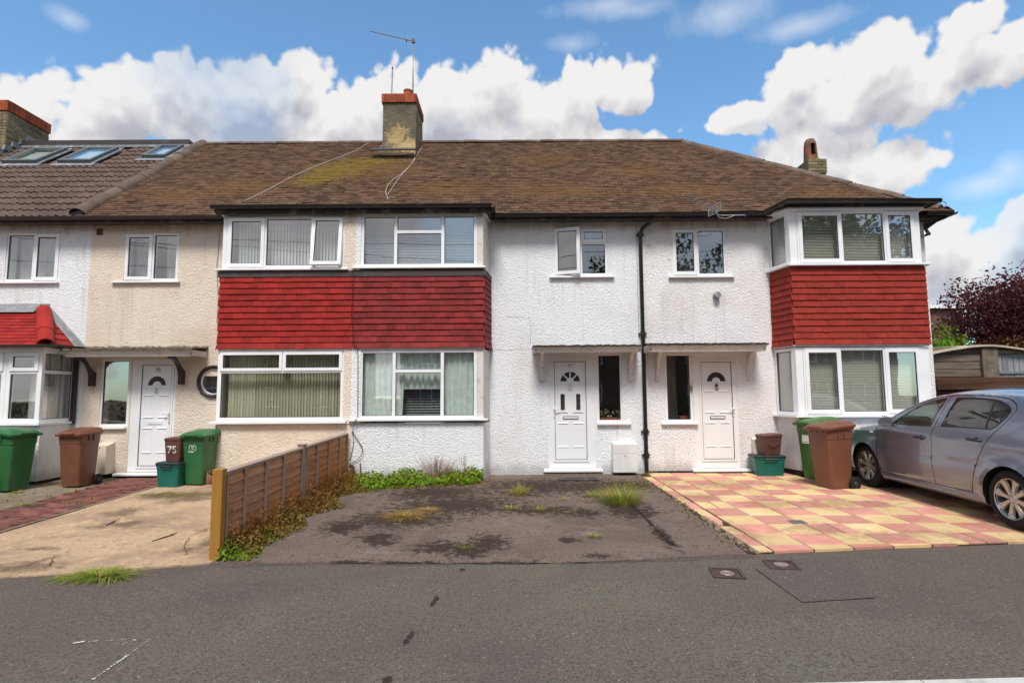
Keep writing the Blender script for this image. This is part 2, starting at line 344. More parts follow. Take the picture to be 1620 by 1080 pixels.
mat('slab_yellow', (.65, .48, .25), .85, var=((2.2, (.59, .42, .21), .4, .7), (10, (.69, .54, .32), .5, .75), (40, (.44, .29, .11), .62, .75), (5, (.44, .29, .15), .60, .78), (.8, (.56, .38, .18), .5, .7)), bump=(('n', 70, .003, .6),), rand=.12, post=patio_dirt)
mat('rubble', (.24, .185, .135), .95, var=((12, (.20, .15, .11), .4, .65), (20, (.16, .14, .05), .58, .7)), bump=(('n', 30, .03, 1),))
mat('lap_wood', (.46, .225, .115), .85, var=((3, (.50, .32, .21), .48, .75, 4, (.4, .4, 6)), (9, (.26, .11, .055), .5, .7, 4, (.3, .3, 5))), bump=(('w', 14, .006, .7),), rand=.2,
    post=lambda t, c, pos: spots(t, c, pos, [(-2.8, 9.2, 0, .6, 1.2, .75), (-2.8, 7.8, -.1, .6, 1.6, .5), (-2.8, 6.2, -.15, .6, 1.0, .36)], (.48, .18, .045), 5, .9, (-.2, .6)))
mat('wood_grey', (.33, .23, .165), .85, var=((5, (.28, .25, .23), .4, .7, 4, (1, 1, .2)),), bump=(('n', 50, .004, .6),))
mat('post_new', (.36, .185, .04), .7, var=((4, (.33, .15, .03), .4, .7, 4, (5, 5, .4)),), bump=(('n', 50, .003, .6),))
mat('fence_dark', (.10, .048, .030), .9, var=((5, (.05, .025, .018), .4, .7, 4, (.3, .3, 4)), (13, (.24, .16, .11), .64, .74, 5, (3, 1, .3))), bump=(('n', 40, .004, .6),), rand=.2)
mat('sleeper_grey', (.20, .16, .125), .9, var=((3, (.13, .10, .08), .4, .7, 4, (.3, 1, 5)), (8, (.28, .235, .19), .5, .7, 4, (.3, 1, 5))), bump=(('w', 12, .008, .8),), rand=.18)
mat('board_bluegrey', (.20, .21, .225), .85, var=((5, (.30, .31, .33), .4, .7, 4, (4, 1, .3)),), bump=(('n', 40, .003, .5),), rand=.2)
mat('concrete_post', (.20, .165, .125), .95, var=((8, (.12, .10, .07), .4, .65), (16, (.34, .31, .27), .6, .7)), bump=(('n', 40, .012, 1),))
mat('felt_pale', (.55, .48, .36), .9, var=((3, (.42, .36, .27), .4, .7),), bump=(('n', 30, .006, .6),))
mat('brick_far', (.16, .085, .068), .9, var=((2, (.12, .065, .055), .4, .7),), rand=.1)
mat('cad_brown', (.115, .045, .035), .5, var=((5, (.09, .035, .028), .4, .7),))
mat('bin_brown', (.175, .068, .038), .42, var=((2.5, (.145, .055, .030), .4, .7), (9, (.21, .10, .07), .6, .8), (26, (.30, .17, .12), .68, .76, 5, (1, 1, .3))), bump=(('n', 200, .0006, .5),), rvar=(4, .2))
mat('bin_green', (.030, .140, .045), .42, var=((2.5, (.022, .11, .035), .4, .7), (9, (.055, .17, .07), .62, .8), (26, (.12, .24, .12), .69, .77, 5, (1, 1, .3))), bump=(('n', 200, .0006, .5),), rvar=(4, .2))
mat('bin_green_yellowish', (.050, .130, .028), .45, var=((2.5, (.05, .14, .03), .4, .7), (9, (.085, .19, .06), .62, .8)), bump=(('n', 200, .0006, .5),), rvar=(4, .2))
mat('box_teal', (.006, .125, .095), .42, var=((3, (.004, .095, .075), .4, .7),), rvar=(5, .2))
mat('box_lid', (.012, .03, .026), .5)
mat('meter_cream', (.68, .60, .48), .5, var=((3, (.58, .51, .41), .45, .7),))
mat('meter_white', (.72, .71, .70), .5, var=((3, (.64, .63, .61), .45, .7), (12, (.50, .48, .46), .66, .75)))
mat('cast_iron', (.085, .055, .048), .55, metal=.3, var=((14, (.05, .03, .026), .4, .7),), bump=(('n', 60, .003, .6),))
mat('cast_worn', (.30, .22, .20), .5, metal=.3)
mat('cable', (.03, .03, .03), .6)
mat('cable_pale', (.42, .38, .33), .6)
mat('bark', (.10, .075, .055), .95, bump=(('n', 20, .03, 1),))
def leafmat(name, col, col2, tr=.25, rand=.35):
    m = mat(name, col, .6, var=((2.5, col2, .4, .65),), island=rand, spec=.3)
    t = m.node_tree; b = t.nodes['Principled BSDF']
    b.inputs['Subsurface Weight'].default_value = 0
    out = [n for n in t.nodes if n.type == 'OUTPUT_MATERIAL'][0]
    tl = N(t, 'ShaderNodeBsdfTranslucent'); ms = N(t, 'ShaderNodeMixShader'); ms.inputs[0].default_value = tr
    src = b.inputs['Base Color'].links[0].from_socket
    t.links.new(src, tl.inputs[0]); t.links.new(b.outputs[0], ms.inputs[1]); t.links.new(tl.outputs[0], ms.inputs[2]); t.links.new(ms.outputs[0], out.inputs[0])
    return m
leafmat('leaf_green', (.15, .26, .022), (.24, .30, .03))
leafmat('leaf_olive', (.19, .15, .035), (.13, .14, .02))
leafmat('leaf_brown', (.22, .105, .03), (.28, .15, .05))
leafmat('grass_green', (.22, .31, .045), (.31, .34, .07))
leafmat('grass_dry', (.48, .32, .11), (.40, .26, .08))
leafmat('stalk_pink', (.42, .30, .25), (.36, .24, .18))
leafmat('leaf_purple', (.075, .020, .026), (.125, .036, .036), .25)
leafmat('leaf_yellowgreen', (.17, .19, .02), (.10, .16, .02))
leafmat('leaf_bright', (.10, .26, .02), (.14, .30, .03))
leafmat('leaf_dark', (.035, .065, .015), (.06, .095, .02), .15)
def glassmat(name, tint=(1, 1, 1), k=1.6, add=.05, refl=(1, 1, 1), wav=.0002):
    m = bpy.data.materials.new(name); m.use_nodes = True; t = m.node_tree; t.nodes.clear()
    o = N(t, 'ShaderNodeOutputMaterial'); ms = N(t, 'ShaderNodeMixShader')
    tr = N(t, 'ShaderNodeBsdfTransparent'); tr.inputs[0].default_value = (*tint, 1)
    gl = N(t, 'ShaderNodeBsdfGlossy'); gl.inputs['Roughness'].default_value = .015; gl.inputs[0].default_value = (*refl, 1)
    g = N(t, 'ShaderNodeNewGeometry')
    cs = math_(t, 'ABSOLUTE', vmath(t, 'DOT_PRODUCT', g.outputs['Normal'], g.outputs['Incoming']))
    sch = math_(t, 'ADD', math_(t, 'MULTIPLY', math_(t, 'POWER', math_(t, 'SUBTRACT', 1.0, cs), 5.0), .96), .04)
    bn = N(t, 'ShaderNodeBump'); bn.inputs['Distance'].default_value = wav*20; bn.inputs['Strength'].default_value = .25
    t.links.new(noise_(t, g.outputs['Position'], 1.7, 1), bn.inputs['Height']); t.links.new(bn.outputs[0], gl.inputs['Normal'])
    f = math_(t, 'ADD', math_(t, 'MULTIPLY', sch, k), add, clamp=True)
    t.links.new(f, ms.inputs[0]); t.links.new(tr.outputs[0], ms.inputs[1]); t.links.new(gl.outputs[0], ms.inputs[2]); t.links.new(ms.outputs[0], o.inputs[0])
    MATS[name] = m; return m
glassmat('glass', (.92, .94, .92), 2.6, .20)
glassmat('glass_car', (.30, .42, .37), 1.5, .08)
glassmat('glass_skylight', (.85, .92, .90), 1.6, .10)
mc = mat('car_paint', (.225, .255, .33), .30, metal=.7, coat=1.0)

# ------------------------------------------------------------------ mesh builder
OFF = {}
class MB:
    def __init__(s): s.v = []; s.f = []; s.m = []; s.cur = 0; s.uv = None
    def add(s, vs, fs):
        n = len(s.v); s.v += [tuple(v) for v in vs]; s.f += [tuple(i+n for i in f) for f in fs]; s.m += [s.cur]*len(fs); return s
    def box(s, x0, x1, y0, y1, z0, z1):
        if x0 > x1: x0, x1 = x1, x0
        if y0 > y1: y0, y1 = y1, y0
        if z0 > z1: z0, z1 = z1, z0
        return s.add([(x0,y0,z0),(x1,y0,z0),(x1,y1,z0),(x0,y1,z0),(x0,y0,z1),(x1,y0,z1),(x1,y1,z1),(x0,y1,z1)],
              [(0,3,2,1),(4,5,6,7),(0,1,5,4),(1,2,6,5),(2,3,7,6),(3,0,4,7)])
    def quad(s, x0, x1, y, z0, z1): return s.add([(x0,y,z0),(x1,y,z0),(x1,y,z1),(x0,y,z1)], [(0,1,2,3)])
    def obox(s, c, ax, ay, az):
        """box from centre and three half-axis vectors"""
        c = Vector(c); ax = Vector(ax); ay = Vector(ay); az = Vector(az)
        vs = [c+i*ax+j*ay+k*az for k in (-1,1) for (i,j) in ((-1,-1),(1,-1),(1,1),(-1,1))]
        return s.add(vs, [(0,3,2,1),(4,5,6,7),(0,1,5,4),(1,2,6,5),(2,3,7,6),(3,0,4,7)])
    def prism(s, poly, y0, y1, plane='xz'):
        n = len(poly)
        if plane == 'xz': a = [(p[0], y0, p[1]) for p in poly]; b = [(p[0], y1, p[1]) for p in poly]
        elif plane == 'xy': a = [(p[0], p[1], y0) for p in poly]; b = [(p[0], p[1], y1) for p in poly]
        else: a = [(y0, p[0], p[1]) for p in poly]; b = [(y1, p[0], p[1]) for p in poly]
        return s.add(a+b, [tuple(range(n)), tuple(range(2*n-1, n-1, -1))]+[(i, i+n, (i+1) % n+n, (i+1) % n) for i in range(n)])
    def tube(s, pts, r, n=8, cap=True):
        pts = [Vector(p) for p in pts]; rs = r if isinstance(r, (list, tuple)) else [r]*len(pts)
        rings = []
        up = Vector((0, 0, 1))
        for i, p in enumerate(pts):
            d = (pts[min(i+1, len(pts)-1)]-pts[max(i-1, 0)])
            if d.length < 1e-9: d = Vector((0, 0, 1))
            d.normalize()
            a = d.cross(up if abs(d.z) < .95 else Vector((1, 0, 0))).normalized(); b = d.cross(a)
            rings.append([p+rs[i]*(math.cos(2*math.pi*k/n)*a+math.sin(2*math.pi*k/n)*b) for k in range(n)])
        vs = [v for r_ in rings for v in r_]; fs = []
        for i in range(len(pts)-1):
            for k in range(n): fs.append((i*n+k, i*n+(k+1) % n, (i+1)*n+(k+1) % n, (i+1)*n+k))
        if cap: fs += [tuple(range(n-1, -1, -1)), tuple((len(pts)-1)*n+k for k in range(n))]
        return s.add(vs, fs)
    def lathe(s, prof, c=(0,0,0), axis='z', n=24, a0=0, a1=2*math.pi):
        full = abs(a1-a0-2*math.pi) < 1e-6; m = n if full else n+1
        vs = []
        for (r, h) in prof:
            for k in range(m):
                a = a0+(a1-a0)*k/n; x, y = r*math.cos(a), r*math.sin(a)
                q = (x, y, h) if axis == 'z' else ((h, x, y) if axis == 'x' else (x, h, y))
                vs.append((c[0]+q[0], c[1]+q[1], c[2]+q[2]))
        fs = []
        for i in range(len(prof)-1):
            for k in range(n): fs.append((i*m+k, i*m+(k+1) % m, (i+1)*m+(k+1) % m, (i+1)*m+k))
        return s.add(vs, fs)
    def holed(s, x0, x1, z0, z1, holes, y0, y1):
        """slab between y0 (front) and y1 with rectangular holes (hx0,hx1,hz0,hz1)"""
        xs = sorted({x0, x1, *[min(max(h[i], x0), x1) for h in holes for i in (0, 1)]}); zs = sorted({z0, z1, *[min(max(h[i], z0), z1) for h in holes for i in (2, 3)]})
        nx, nz = len(xs)-1, len(zs)-1
        def solid(i, j):
            if i < 0 or j < 0 or i >= nx or j >= nz: return False
            cx, cz = (xs[i]+xs[i+1])/2, (zs[j]+zs[j+1])/2
            return not any(h[0] < cx < h[1] and h[2] < cz < h[3] for h in holes)
        for i in range(nx):
            for j in range(nz):
                if not solid(i, j): continue
                a, b, c, d = xs[i], xs[i+1], zs[j], zs[j+1]
                s.add([(a,y0,c),(b,y0,c),(b,y0,d),(a,y0,d)], [(0,1,2,3)]); s.add([(a,y1,c),(b,y1,c),(b,y1,d),(a,y1,d)], [(3,2,1,0)])
                if not solid(i-1, j): s.add([(a,y0,c),(a,y1,c),(a,y1,d),(a,y0,d)], [(3,2,1,0)])
                if not solid(i+1, j): s.add([(b,y0,c),(b,y1,c),(b,y1,d),(b,y0,d)], [(0,1,2,3)])
                if not solid(i, j-1): s.add([(a,y0,c),(b,y0,c),(b,y1,c),(a,y1,c)], [(3,2,1,0)])
                if not solid(i, j+1): s.add([(a,y0,d),(b,y0,d),(b,y1,d),(a,y1,d)], [(0,1,2,3)])
        return s
    def xf(s, M, start=0):
        for i in range(start, len(s.v)): s.v[i] = tuple(M @ Vector(s.v[i]))
        return s
    def build(s, name, m, parent=None, smooth_=False, bevel=0, weld=False, local=False, kind=None, label=None, auto=None):
        off = Vector((0, 0, 0)) if (local or parent is None) else OFF.get(parent.name, Vector((0, 0, 0)))
        me = bpy.data.meshes.new(name)
        me.from_pydata([tuple(Vector(v)-off) for v in s.v] if off.length else s.v, [], s.f)
        for mm in (m if isinstance(m, (list, tuple)) else [m]): me.materials.append(MATS[mm])
        if any(s.m): me.polygons.foreach_set('material_index', s.m)
        if weld:
            bm = bmesh.new(); bm.from_mesh(me); bmesh.ops.remove_doubles(bm, verts=bm.verts, dist=.0004); bmesh.ops.recalc_face_normals(bm, faces=bm.faces); bm.to_mesh(me); bm.free()
        if smooth_:
            me.polygons.foreach_set('use_smooth', [True]*len(me.polygons))
            if auto: 
                try: me.set_sharp_from_angle(angle=R(auto))
                except Exception: pass
        o = bpy.data.objects.new(name, me); COL.objects.link(o)
        if parent is not None: o.parent = parent
        OFF[o.name] = off
        if bevel:
            b = o.modifiers.new('edge', 'BEVEL'); b.width = bevel; b.segments = 2; b.limit_method = 'ANGLE'; b.harden_normals = False
        if kind: o['kind'] = kind
        if label: o['label'] = label
        return o
def thing(name, label, cat, loc=(0, 0, 0), group=None, rz=0):
    o = bpy.data.objects.new(name, None); COL.objects.link(o); o.location = loc; o.empty_display_size = .1
    o.rotation_euler = (0, 0, rz)
    o['label'] = label; o['category'] = cat
    if group: o['group'] = group
    OFF[o.name] = Vector(loc); return o
def tag(o, label, cat, group=None, kind=None):
    o['label'] = label; o['category'] = cat
    if group: o['group'] = group
    if kind: o['kind'] = kind
    return o
def struct(o, label=None):
    o['kind'] = 'structure'
    if label: o['label'] = label
    return o
def inst(me, name, parent, M):
    """one more piece sharing mesh data"""
    o = bpy.data.objects.new(name, me); COL.objects.link(o)
    if parent is not None:
        o.parent = parent; off = OFF.get(parent.name, Vector((0, 0, 0))); M = Matrix.Translation(-off) @ M
        OFF[o.name] = off
    o.matrix_local = M
    return o

# ================================================================== the setting: ground
XP = (-60, 60)
def bl(x):
    """front edge of the private forecourts along the pavement"""
    pts = [(-60, 4.2), (-6, 5.0), (-4.48, 5.22), (-3.5, 5.40), (-2.78, 5.60), (-1.48, 5.56), (.5, 5.52), (2.27, 5.76), (5.19, 6.07), (9, 6.4), (60, 8)]
    for (a, ya), (b, yb) in zip(pts, pts[1:]):
        if a <= x <= b: return ya+(yb-ya)*(x-a)/(b-a)
    return pts[-1][1]
def kerb_y(x): return 3.325+.036*x
def sheet(name, m, xs, ylo, yhi, dz, ny=8, noise_amp=0.0, skirt=.0):
    b = MB(); xs = list(xs); n = len(xs)
    for j in range(ny+1):
        for x in xs:
            y0, y1 = ylo(x), yhi(x); y = y0+(y1-y0)*j/ny
            z = gz(y)+dz+(mnoise.noise((x*1.3, y*1.3, 3.1))*noise_amp if noise_amp else 0)
            b.v.append((x, y, z))
    for j in range(ny):
        for i in range(n-1): b.f.append((j*n+i, j*n+i+1, (j+1)*n+i+1, (j+1)*n+i)); b.m.append(0)
    if skirt:
        k = len(b.v); b.v += [(x, ylo(x), b.v[i][2]-skirt) for i, x in enumerate(xs)]
        for i in range(n-1): b.f.append((k+i, k+i+1, i+1, i)); b.m.append(0)
    return b.build(name, m, smooth_=False)
def fr(a, b, st):
    n = max(1, round((b-a)/st)); return [a+(b-a)*i/n for i in range(n+1)]
# one base sheet out to the horizon
b = MB()
rows = [(-400, -.60), (-60, -.42), (-4.0, -.42), (3.0, -.42), (3.6, -.25), (10.6, -.09), (30, -.07), (2500, -.07)]
xs = [-1500, -60, -13, 0, 13, 60, 1500]
for y, z in rows:
    for x in xs: b.v.append((x, y, z))
for j in range(len(rows)-1):
    for i in range(len(xs)-1): b.f.append((j*7+i, j*7+i+1, (j+1)*7+i+1, (j+1)*7+i)); b.m.append(0)
struct(b.build('ground', 'soil'), 'bare earth under and behind the terrace')
b = MB()
b.add([(-60, -4.5, -.35), (60, -4.5, -.35), (60, kerb_y(60)-.15, -.30), (-60, kerb_y(-60)-.15, -.30)], [(0, 1, 2, 3)])
struct(b.build('road', 'road'))
struct(sheet('pavement', 'asphalt_pave', fr(-30, 30, .5), kerb_y, lambda x: bl(x)+.12, 0, 6), 'worn grey asphalt pavement')
b = MB(); n = 60
for i in range(n):
    a = -27.0+i*.915; c = a+.908
    b.add([(a, kerb_y(a)-.125, gz(kerb_y(a))+.004), (c, kerb_y(c)-.125, gz(kerb_y(c))+.004), (c, kerb_y(c)-.002, gz(kerb_y(c))+.006), (a, kerb_y(a)-.002, gz(kerb_y(a))+.006),
           (a, kerb_y(a)-.125, -.35), (c, kerb_y(c)-.125, -.35), (c, kerb_y(c), -.35), (a, kerb_y(a), -.35)], [(0,1,2,3),(4,5,1,0),(1,5,6,2),(3,2,6,7),(0,3,7,4)])
struct(b.build('kerb', 'kerb_stone'))['kind'] = 'structure'
struct(sheet('driveway', 'asphalt_drive', fr(-2.84, 2.30, .16), bl, lambda x: 10.61, .010, 40, .006, .02), 'stained cracked dark asphalt driveway before the middle white house')
struct(sheet('concrete_forecourt', 'concrete_beige', fr(-5.80, -2.84, .15), bl, lambda x: 10.61, .014, 40, .012, .04), 'stained beige concrete forecourt before the cream house')
struct(sheet('concrete_strip', 'concrete_grey', fr(-30, -6.86, .5), bl, lambda x: 10.61, .008, 30, .012, .04), 'mossy grey concrete before the far left house')
patch = MB()
q = [G(*p) for p in ((1196,900),(1246,884),(1345,882),(1385,946),(1270,953))]
patch.add([(x, y, gz(y)+.005) for x, y in q], [(0, 4, 3, 2, 1)])
struct(patch.build('pavement_patch', 'asphalt_patch'), 'darker square repair patch in the pavement')
# sunken cracks and worn paint marks in the pavement
def ribbon(pts, w, dz, m, name, jitter=.0):
    b = MB(); L = []
    for i, (x, y) in enumerate(pts):
        a = Vector(pts[max(0, i-1)]); c = Vector(pts[min(len(pts)-1, i+1)]); d = (c-a).normalized(); nrm = Vector((-d.y, d.x))
        ww = w*(.4+random.random()*1.1) if jitter else w
        x += random.uniform(-jitter, jitter); y += random.uniform(-jitter, jitter)
        L.append(((x-nrm.x*ww/2, y-nrm.y*ww/2), (x+nrm.x*ww/2, y+nrm.y*ww/2)))
    for i in range(len(L)-1):
        q = [L[i][0], L[i+1][0], L[i+1][1], L[i][1]]
        b.add([(x, y, gz(y)+dz) for x, y in q], [(0, 1, 2, 3)])
    return b.build(name, m)
def px_line(pts, sub=8):
    o = []
    for (a, b_), (c, d) in zip(pts, pts[1:]):
        for k in range(sub): o.append(G(a+(c-a)*k/sub, b_+(d-b_)*k/sub))
    o.append(G(*pts[-1])); return o
struct(ribbon(px_line([(996,800),(1020,818),(1030,830),(1052,850),(1066,864)]), .035, .019, 'plinth_black', 'crack', .02))
struct(ribbon(px_line([(345,897),(500,893),(640,894),(780,893),(960,890),(1100,886),(1195,881)], 10), .008, .0125, 'plinth_black', 'crack', .004))
struct(ribbon(px_line([(0,906),(40,898),(75,886),(110,880)]), .012, .026, 'soil', 'crack', .012))
struct(ribbon(px_line([(60,905),(78,897),(86,884)]), .008, .026, 'soil', 'crack', .01))
struct(ribbon(px_line([(330,838),(300,852),(290,868),(296,880)]), .005, .026, 'soil', 'crack', .010))
struct(ribbon(px_line([(0,868),(60,852),(130,850),(190,838),(260,835)]), .010, .026, 'concrete_grey', 'crack', .02))
struct(ribbon(px_line([(1196,900),(1205,908),(1270,953),(1385,946)], 6), .006, .0065, 'soil', 'crack', .003))
b = MB()
rnd = random.Random(3)
def dash(px, py, px2, py2, k, w):
    for i in range(k):
        t = (i+rnd.random()*.6)/k
        x, y = G(px+(px2-px)*t, py+(py2-py)*t); s = rnd.uniform(.2, .8)*w
        a = rnd.uniform(0, 6.28); nn = 5
        b.add([(x+s*math.cos(a+j*1.256)*rnd.uniform(.5, 1.4), y+s*math.sin(a+j*1.256)*rnd.uniform(.5, 1.4), gz(y)+.006) for j in range(nn)], [tuple(range(nn))])
dash(116,1018,134,1015,6,.022); dash(139,1016,156,1014,5,.015); dash(166,1014,200,1012,7,.011); dash(209,1013,218,1013,2,.012); dash(236,1012,205,1035,10,.012); dash(202,1037,176,1055,13,.017); dash(172,1058,146,1076,9,.013)
struct(b.build('worn_paint_mark', 'worn_paint'), 'broken white paint marks on the pavement')

# metal covers set in the pavement
def cover(px, py, name, label, mat2, rnd_lid):
    x, y = G(px, py); t = thing(name, label, 'utility cover', (x, y, gz(y)))
    t.rotation_euler = (math.atan(SLOPE), 0, R(-9))
    b = MB(); b.holed(-.135, .135, -.135, .135, [(-.108, .108, -.108, .108)], 0, .016)
    b.v = [(v[0], v[2], .012-v[1]) for v in b.v]; b.build('frame', 'cast_iron', t, local=True)
    b = MB(); b.box(-.104, .104, -.104, .104, -.004, .006)
    if rnd_lid: b.lathe([(.0, .012), (.075, .012), (.085, .006)], n=20)
    b.build('lid', 'cast_iron', t, local=True)
    b = MB()
    if rnd_lid:
        b.lathe([(.0, .0135), (.062, .0125), (.066, .010)], n=20)
    else:
        b.lathe([(.040, .006), (.044, .011), (.056, .011), (.060, .006)], n=20)
        for k in range(6): b.lathe([(.0, .012), (.009, .011), (.011, .006)], (.022*math.cos(k), .022*math.sin(k), 0), n=8)
    b.build('boss', mat2, t, local=True)
cover(1150, 907, 'stopcock_cover', 'small square rusty iron cover with a ring boss, nearer the camera', 'cast_worn', False)
cover(1236, 894, 'stopcock_cover', 'small square rusty iron cover with a smooth worn oval centre, beside the patio corner', 'cast_worn', True)

# ---- chequered patio
patio = struct(sheet('patio', 'soil', fr(2.27, 13, .3), lambda x: bl(x)+.01, lambda x: 10.61, .014, 24, 0, .04), 'chequered pink and yellow slab patio with broken kerb')
OFF['patio'] = Vector((0, 0, 0))
S = .4190; SK = .027
def slab_poly(x0, x1, y0, y1):
    """corner points in plan, skewed, cut to the front edge and to the house"""
    pts = [(x0, y0), (x1, y0), (x1, y1), (x0, y1)]
    pts = [(x+(9.77-y)*SK, y) for x, y in pts]
    def clip(pts, f):
        out = []
        for i in range(len(pts)):
            a, b_ = pts[i], pts[(i+1) % len(pts)]; fa, fb = f(a), f(b_)
            if fa >= 0: out.append(a)
            if (fa >= 0) != (fb >= 0):
                t = fa/(fa-fb); out.append((a[0]+(b_[0]-a[0])*t, a[1]+(b_[1]-a[1])*t))
        return out
    return clip(clip(pts, lambda p: p[1]-bl(p[0])-.004), lambda p: 10.585-p[1])
rnd = random.Random(11)
def slab(pts, m, dz=0, cracked=False, tilt=None):
    if len(pts) < 3: return
    a = abs(sum(pts[i][0]*pts[(i+1) % len(pts)][1]-pts[(i+1) % len(pts)][0]*pts[i][1] for i in range(len(pts))))/2
    if a < .0015: return
    cx = sum(p[0] for p in pts)/len(pts); cy = sum(p[1] for p in pts)/len(pts)
    tx, ty = (rnd.uniform(-.006, .006), rnd.uniform(-.006, .006)) if tilt is None else tilt
    z0 = rnd.uniform(0, .004)+dz
    b = MB(); n = len(pts); e = .006
    def zz(x, y): return gz(y)+.030+z0+(x-cx)*tx+(y-cy)*ty
    def ins(p, d):
        L = math.hypot(p[0]-cx, p[1]-cy); k = (L-d)/L; return (cx+(p[0]-cx)*k, cy+(p[1]-cy)*k)
    o = [ins(p, .009) for p in pts]; i2 = [ins(p, .017) for p in pts]
    vs = [(x, y, zz(x, y)-.030) for x, y in o]+[(x, y, zz(x, y)-e) for x, y in o]+[(x, y, zz(x, y)) for x, y in i2]
    fs = [tuple(range(2*n, 3*n))]+[(i, (i+1) % n, n+(i+1) % n, n+i) for i in range(n)]+[(n+i, n+(i+1) % n, 2*n+(i+1) % n, 2*n+i) for i in range(n)]
    b.add(vs, fs); b.build('slab', m, patio)
for r in range(-2, 11):
    y1 = 9.77-r*S; y0 = y1-S
    for c in range(0, 16):
        x0 = 2.425+c*S
        m = 'slab_yellow' if (r+c) % 2 == 0 else 'slab_pink'
        pts = slab_poly(x0, x0+S, y0, y1)
        if x0 > 7.35: continue
        if (r, c) in ((4, 0), (8, 5), (7, 2), (3, 6)):            # cracked across
            k = x0+S*rnd.uniform(.4, .6); g_ = .002
            slab(slab_poly(x0, k-g_, y0, y1), m, 0, tilt=(.006, .004)); slab(slab_poly(k+g_, x0+S, y0, y1), m, .002)
        else: slab(pts, m)
    # the narrow row along the left edge, some pieces loose
    m = 'slab_pink' if r % 2 == 0 else 'slab_yellow'
    if -2 < r < 10:
        ss = .155; xx = 2.425-ss-.006
        tl = {6: (-.10, .03), 7: (-.05, -.02), 2: (-.05, 0), 3: (-.06, .01), 5: (-.05, 0)}.get(r, (-.02, 0))
        drop = -.012 if r in (3, 4, 5, 6) else -.004
        slab(slab_poly(xx, xx+ss, y0+.004, y1-(.05 if r == 7 else .004)), m, drop, tilt=tl)
b = MB()
rr = random.Random(5)
for i in range(110):
    y = rr.uniform(5.75, 9.9); x = 2.265+(9.77-y)*SK+rr.uniform(-.05, .02); s = rr.uniform(.008, .022)
    if rr.random() < .35: y = rr.uniform(5.75, 7.3)
    b.obox((x, y, gz(y)+.012+s*.3), (s, s*.3*rr.uniform(-1, 1), 0), (0, s*rr.uniform(.6, 1.2), s*.3), (0, 0, s*.5))
struct(b.build('kerb_rubble', 'rubble'), 'crumbling mortar along the patio edge')['kind'] = 'stuff'
# drain grate in the patio
x, y = G(1262, 830); t = thing('drain_grate', 'small square metal drain grate set in the chequered patio', 'drain grate', (x, y, gz(y)+.034))
b = MB(); b.holed(-.085, .085, -.085, .085, [(-.07, .07, -.07, .07)], 0, .006); b.v = [(v[0], v[2], .006-v[1]) for v in b.v]; b.build('frame', 'metal_grey', t, local=True)
b = MB(); b.box(-.005, .005, -.07, .07, 0, .005); gb = b.build('bar', 'metal_grey', t, local=True); gb.location.x = -.056
for k in range(1, 7): inst(gb.data, 'bar', t, Matrix.Translation((x-.056+k*.0185, y, gz(y)+.034)))

# ---- zigzag block path
path = struct(sheet('path', 'soil', [-6.86, -6.3, -5.80], lambda x: bl(x)-.0, lambda x: 10.61, .010, 20, 0, .05), 'red block paved path to the cream house door'); OFF['path'] = Vector((0, 0, 0))
def zig(L, Wd, a):
    # interlocking wavy block: long axis across the path
    top = [(-L, Wd-a), (-L*.5, Wd+a), (0, Wd-a), (L*.5, Wd+a), (L, Wd-a)]
    bot = [(x, y-2*Wd) for x, y in top]
    return top[::-1]+bot
pl = zig(.1085, .054, .014); n = len(pl)
b = MB(); ins_ = [(x*.94, y*.9) for x, y in pl]
b.add([(x, y, -.04) for x, y in pl]+[(x, y, .0) for x, y in pl]+[(x, y, .006) for x, y in ins_],
      [(i, (i+1) % n, n+(i+1) % n, n+i) for i in range(n)]+[(n+i, n+(i+1) % n, 2*n+(i+1) % n, 2*n+i) for i in range(n)])
k = 2*n
b.f += [(k+0, k+1, k+8, k+9), (k+1, k+2, k+7, k+8), (k+2, k+3, k+6, k+7), (k+3, k+4, k+5, k+6)]; b.m += [0]*4
pm = b.build('paving_block', 'paver_red', path)
first = True; rr = random.Random(9)
yy = 10.40; row = 0
while yy > 5.15:
    for c in range(4):
        x = -6.86+.112+c*.225+(.1125 if row % 2 else 0)
        if x > -5.9: continue
        M = Matrix.Translation((x, yy, gz(yy)+.016+rr.uniform(-.004, .004)+.010*math.sin(yy*2.1))) @ Euler((math.atan(SLOPE)+rr.uniform(-.02, .02), rr.uniform(-.02, .02), rr.uniform(-.02, .02))).to_matrix().to_4x4()
        if first: pm.matrix_local = M; first = False
        else: inst(pm.data, 'paving_block', path, M)
    yy -= .1125; row += 1
b = MB(); b.box(-5.83, -5.79, 5.1, 10.4, -.2, 0)
b.v = [(x, y, gz(y)+(.030 if z == 0 else -.05)) for x, y, z in b.v]
struct(b.build('path_edging', 'concrete_grey'))

# ================================================================== windows, doors, blinds
def gasket_mb(x0, x1, z0, z1, y, w=.010):
    b = MB(); b.holed(x0, x1, z0, z1, [(x0+w, x1-w, z0+w, z1-w)], y, y+.012); return b
def window(root, name, px, Y, cols=(), rows={}, sash=(), opened={}, sill=None, fm='upvc', border=.052, mull=.028, label=None, glass='glass', depth=.07, bw=None):
    """px = (left, top, right, bottom) measured on the frame; cols = mullion centres; rows = transoms per column"""
    l, tp, r, bt = px; ym = (tp+bt)/2; xm = (l+r)/2
    X0, X1 = P(l, ym, Y)[0], P(r, ym, Y)[0]; Z1, Z0 = P(xm, tp, Y)[1], P(xm, bt, Y)[1]
    return window_w(root, name, X0, X1, Z0, Z1, Y, [P(c, ym, Y)[0] for c in cols], {k: [P(xm, q, Y)[1] for q in v] for k, v in rows.items()}, sash, opened,
                    None if sill is None else (P(sill[0], sill[2], Y)[0], P(sill[1], sill[2], Y)[0]), fm, border, mull, label, glass, depth)
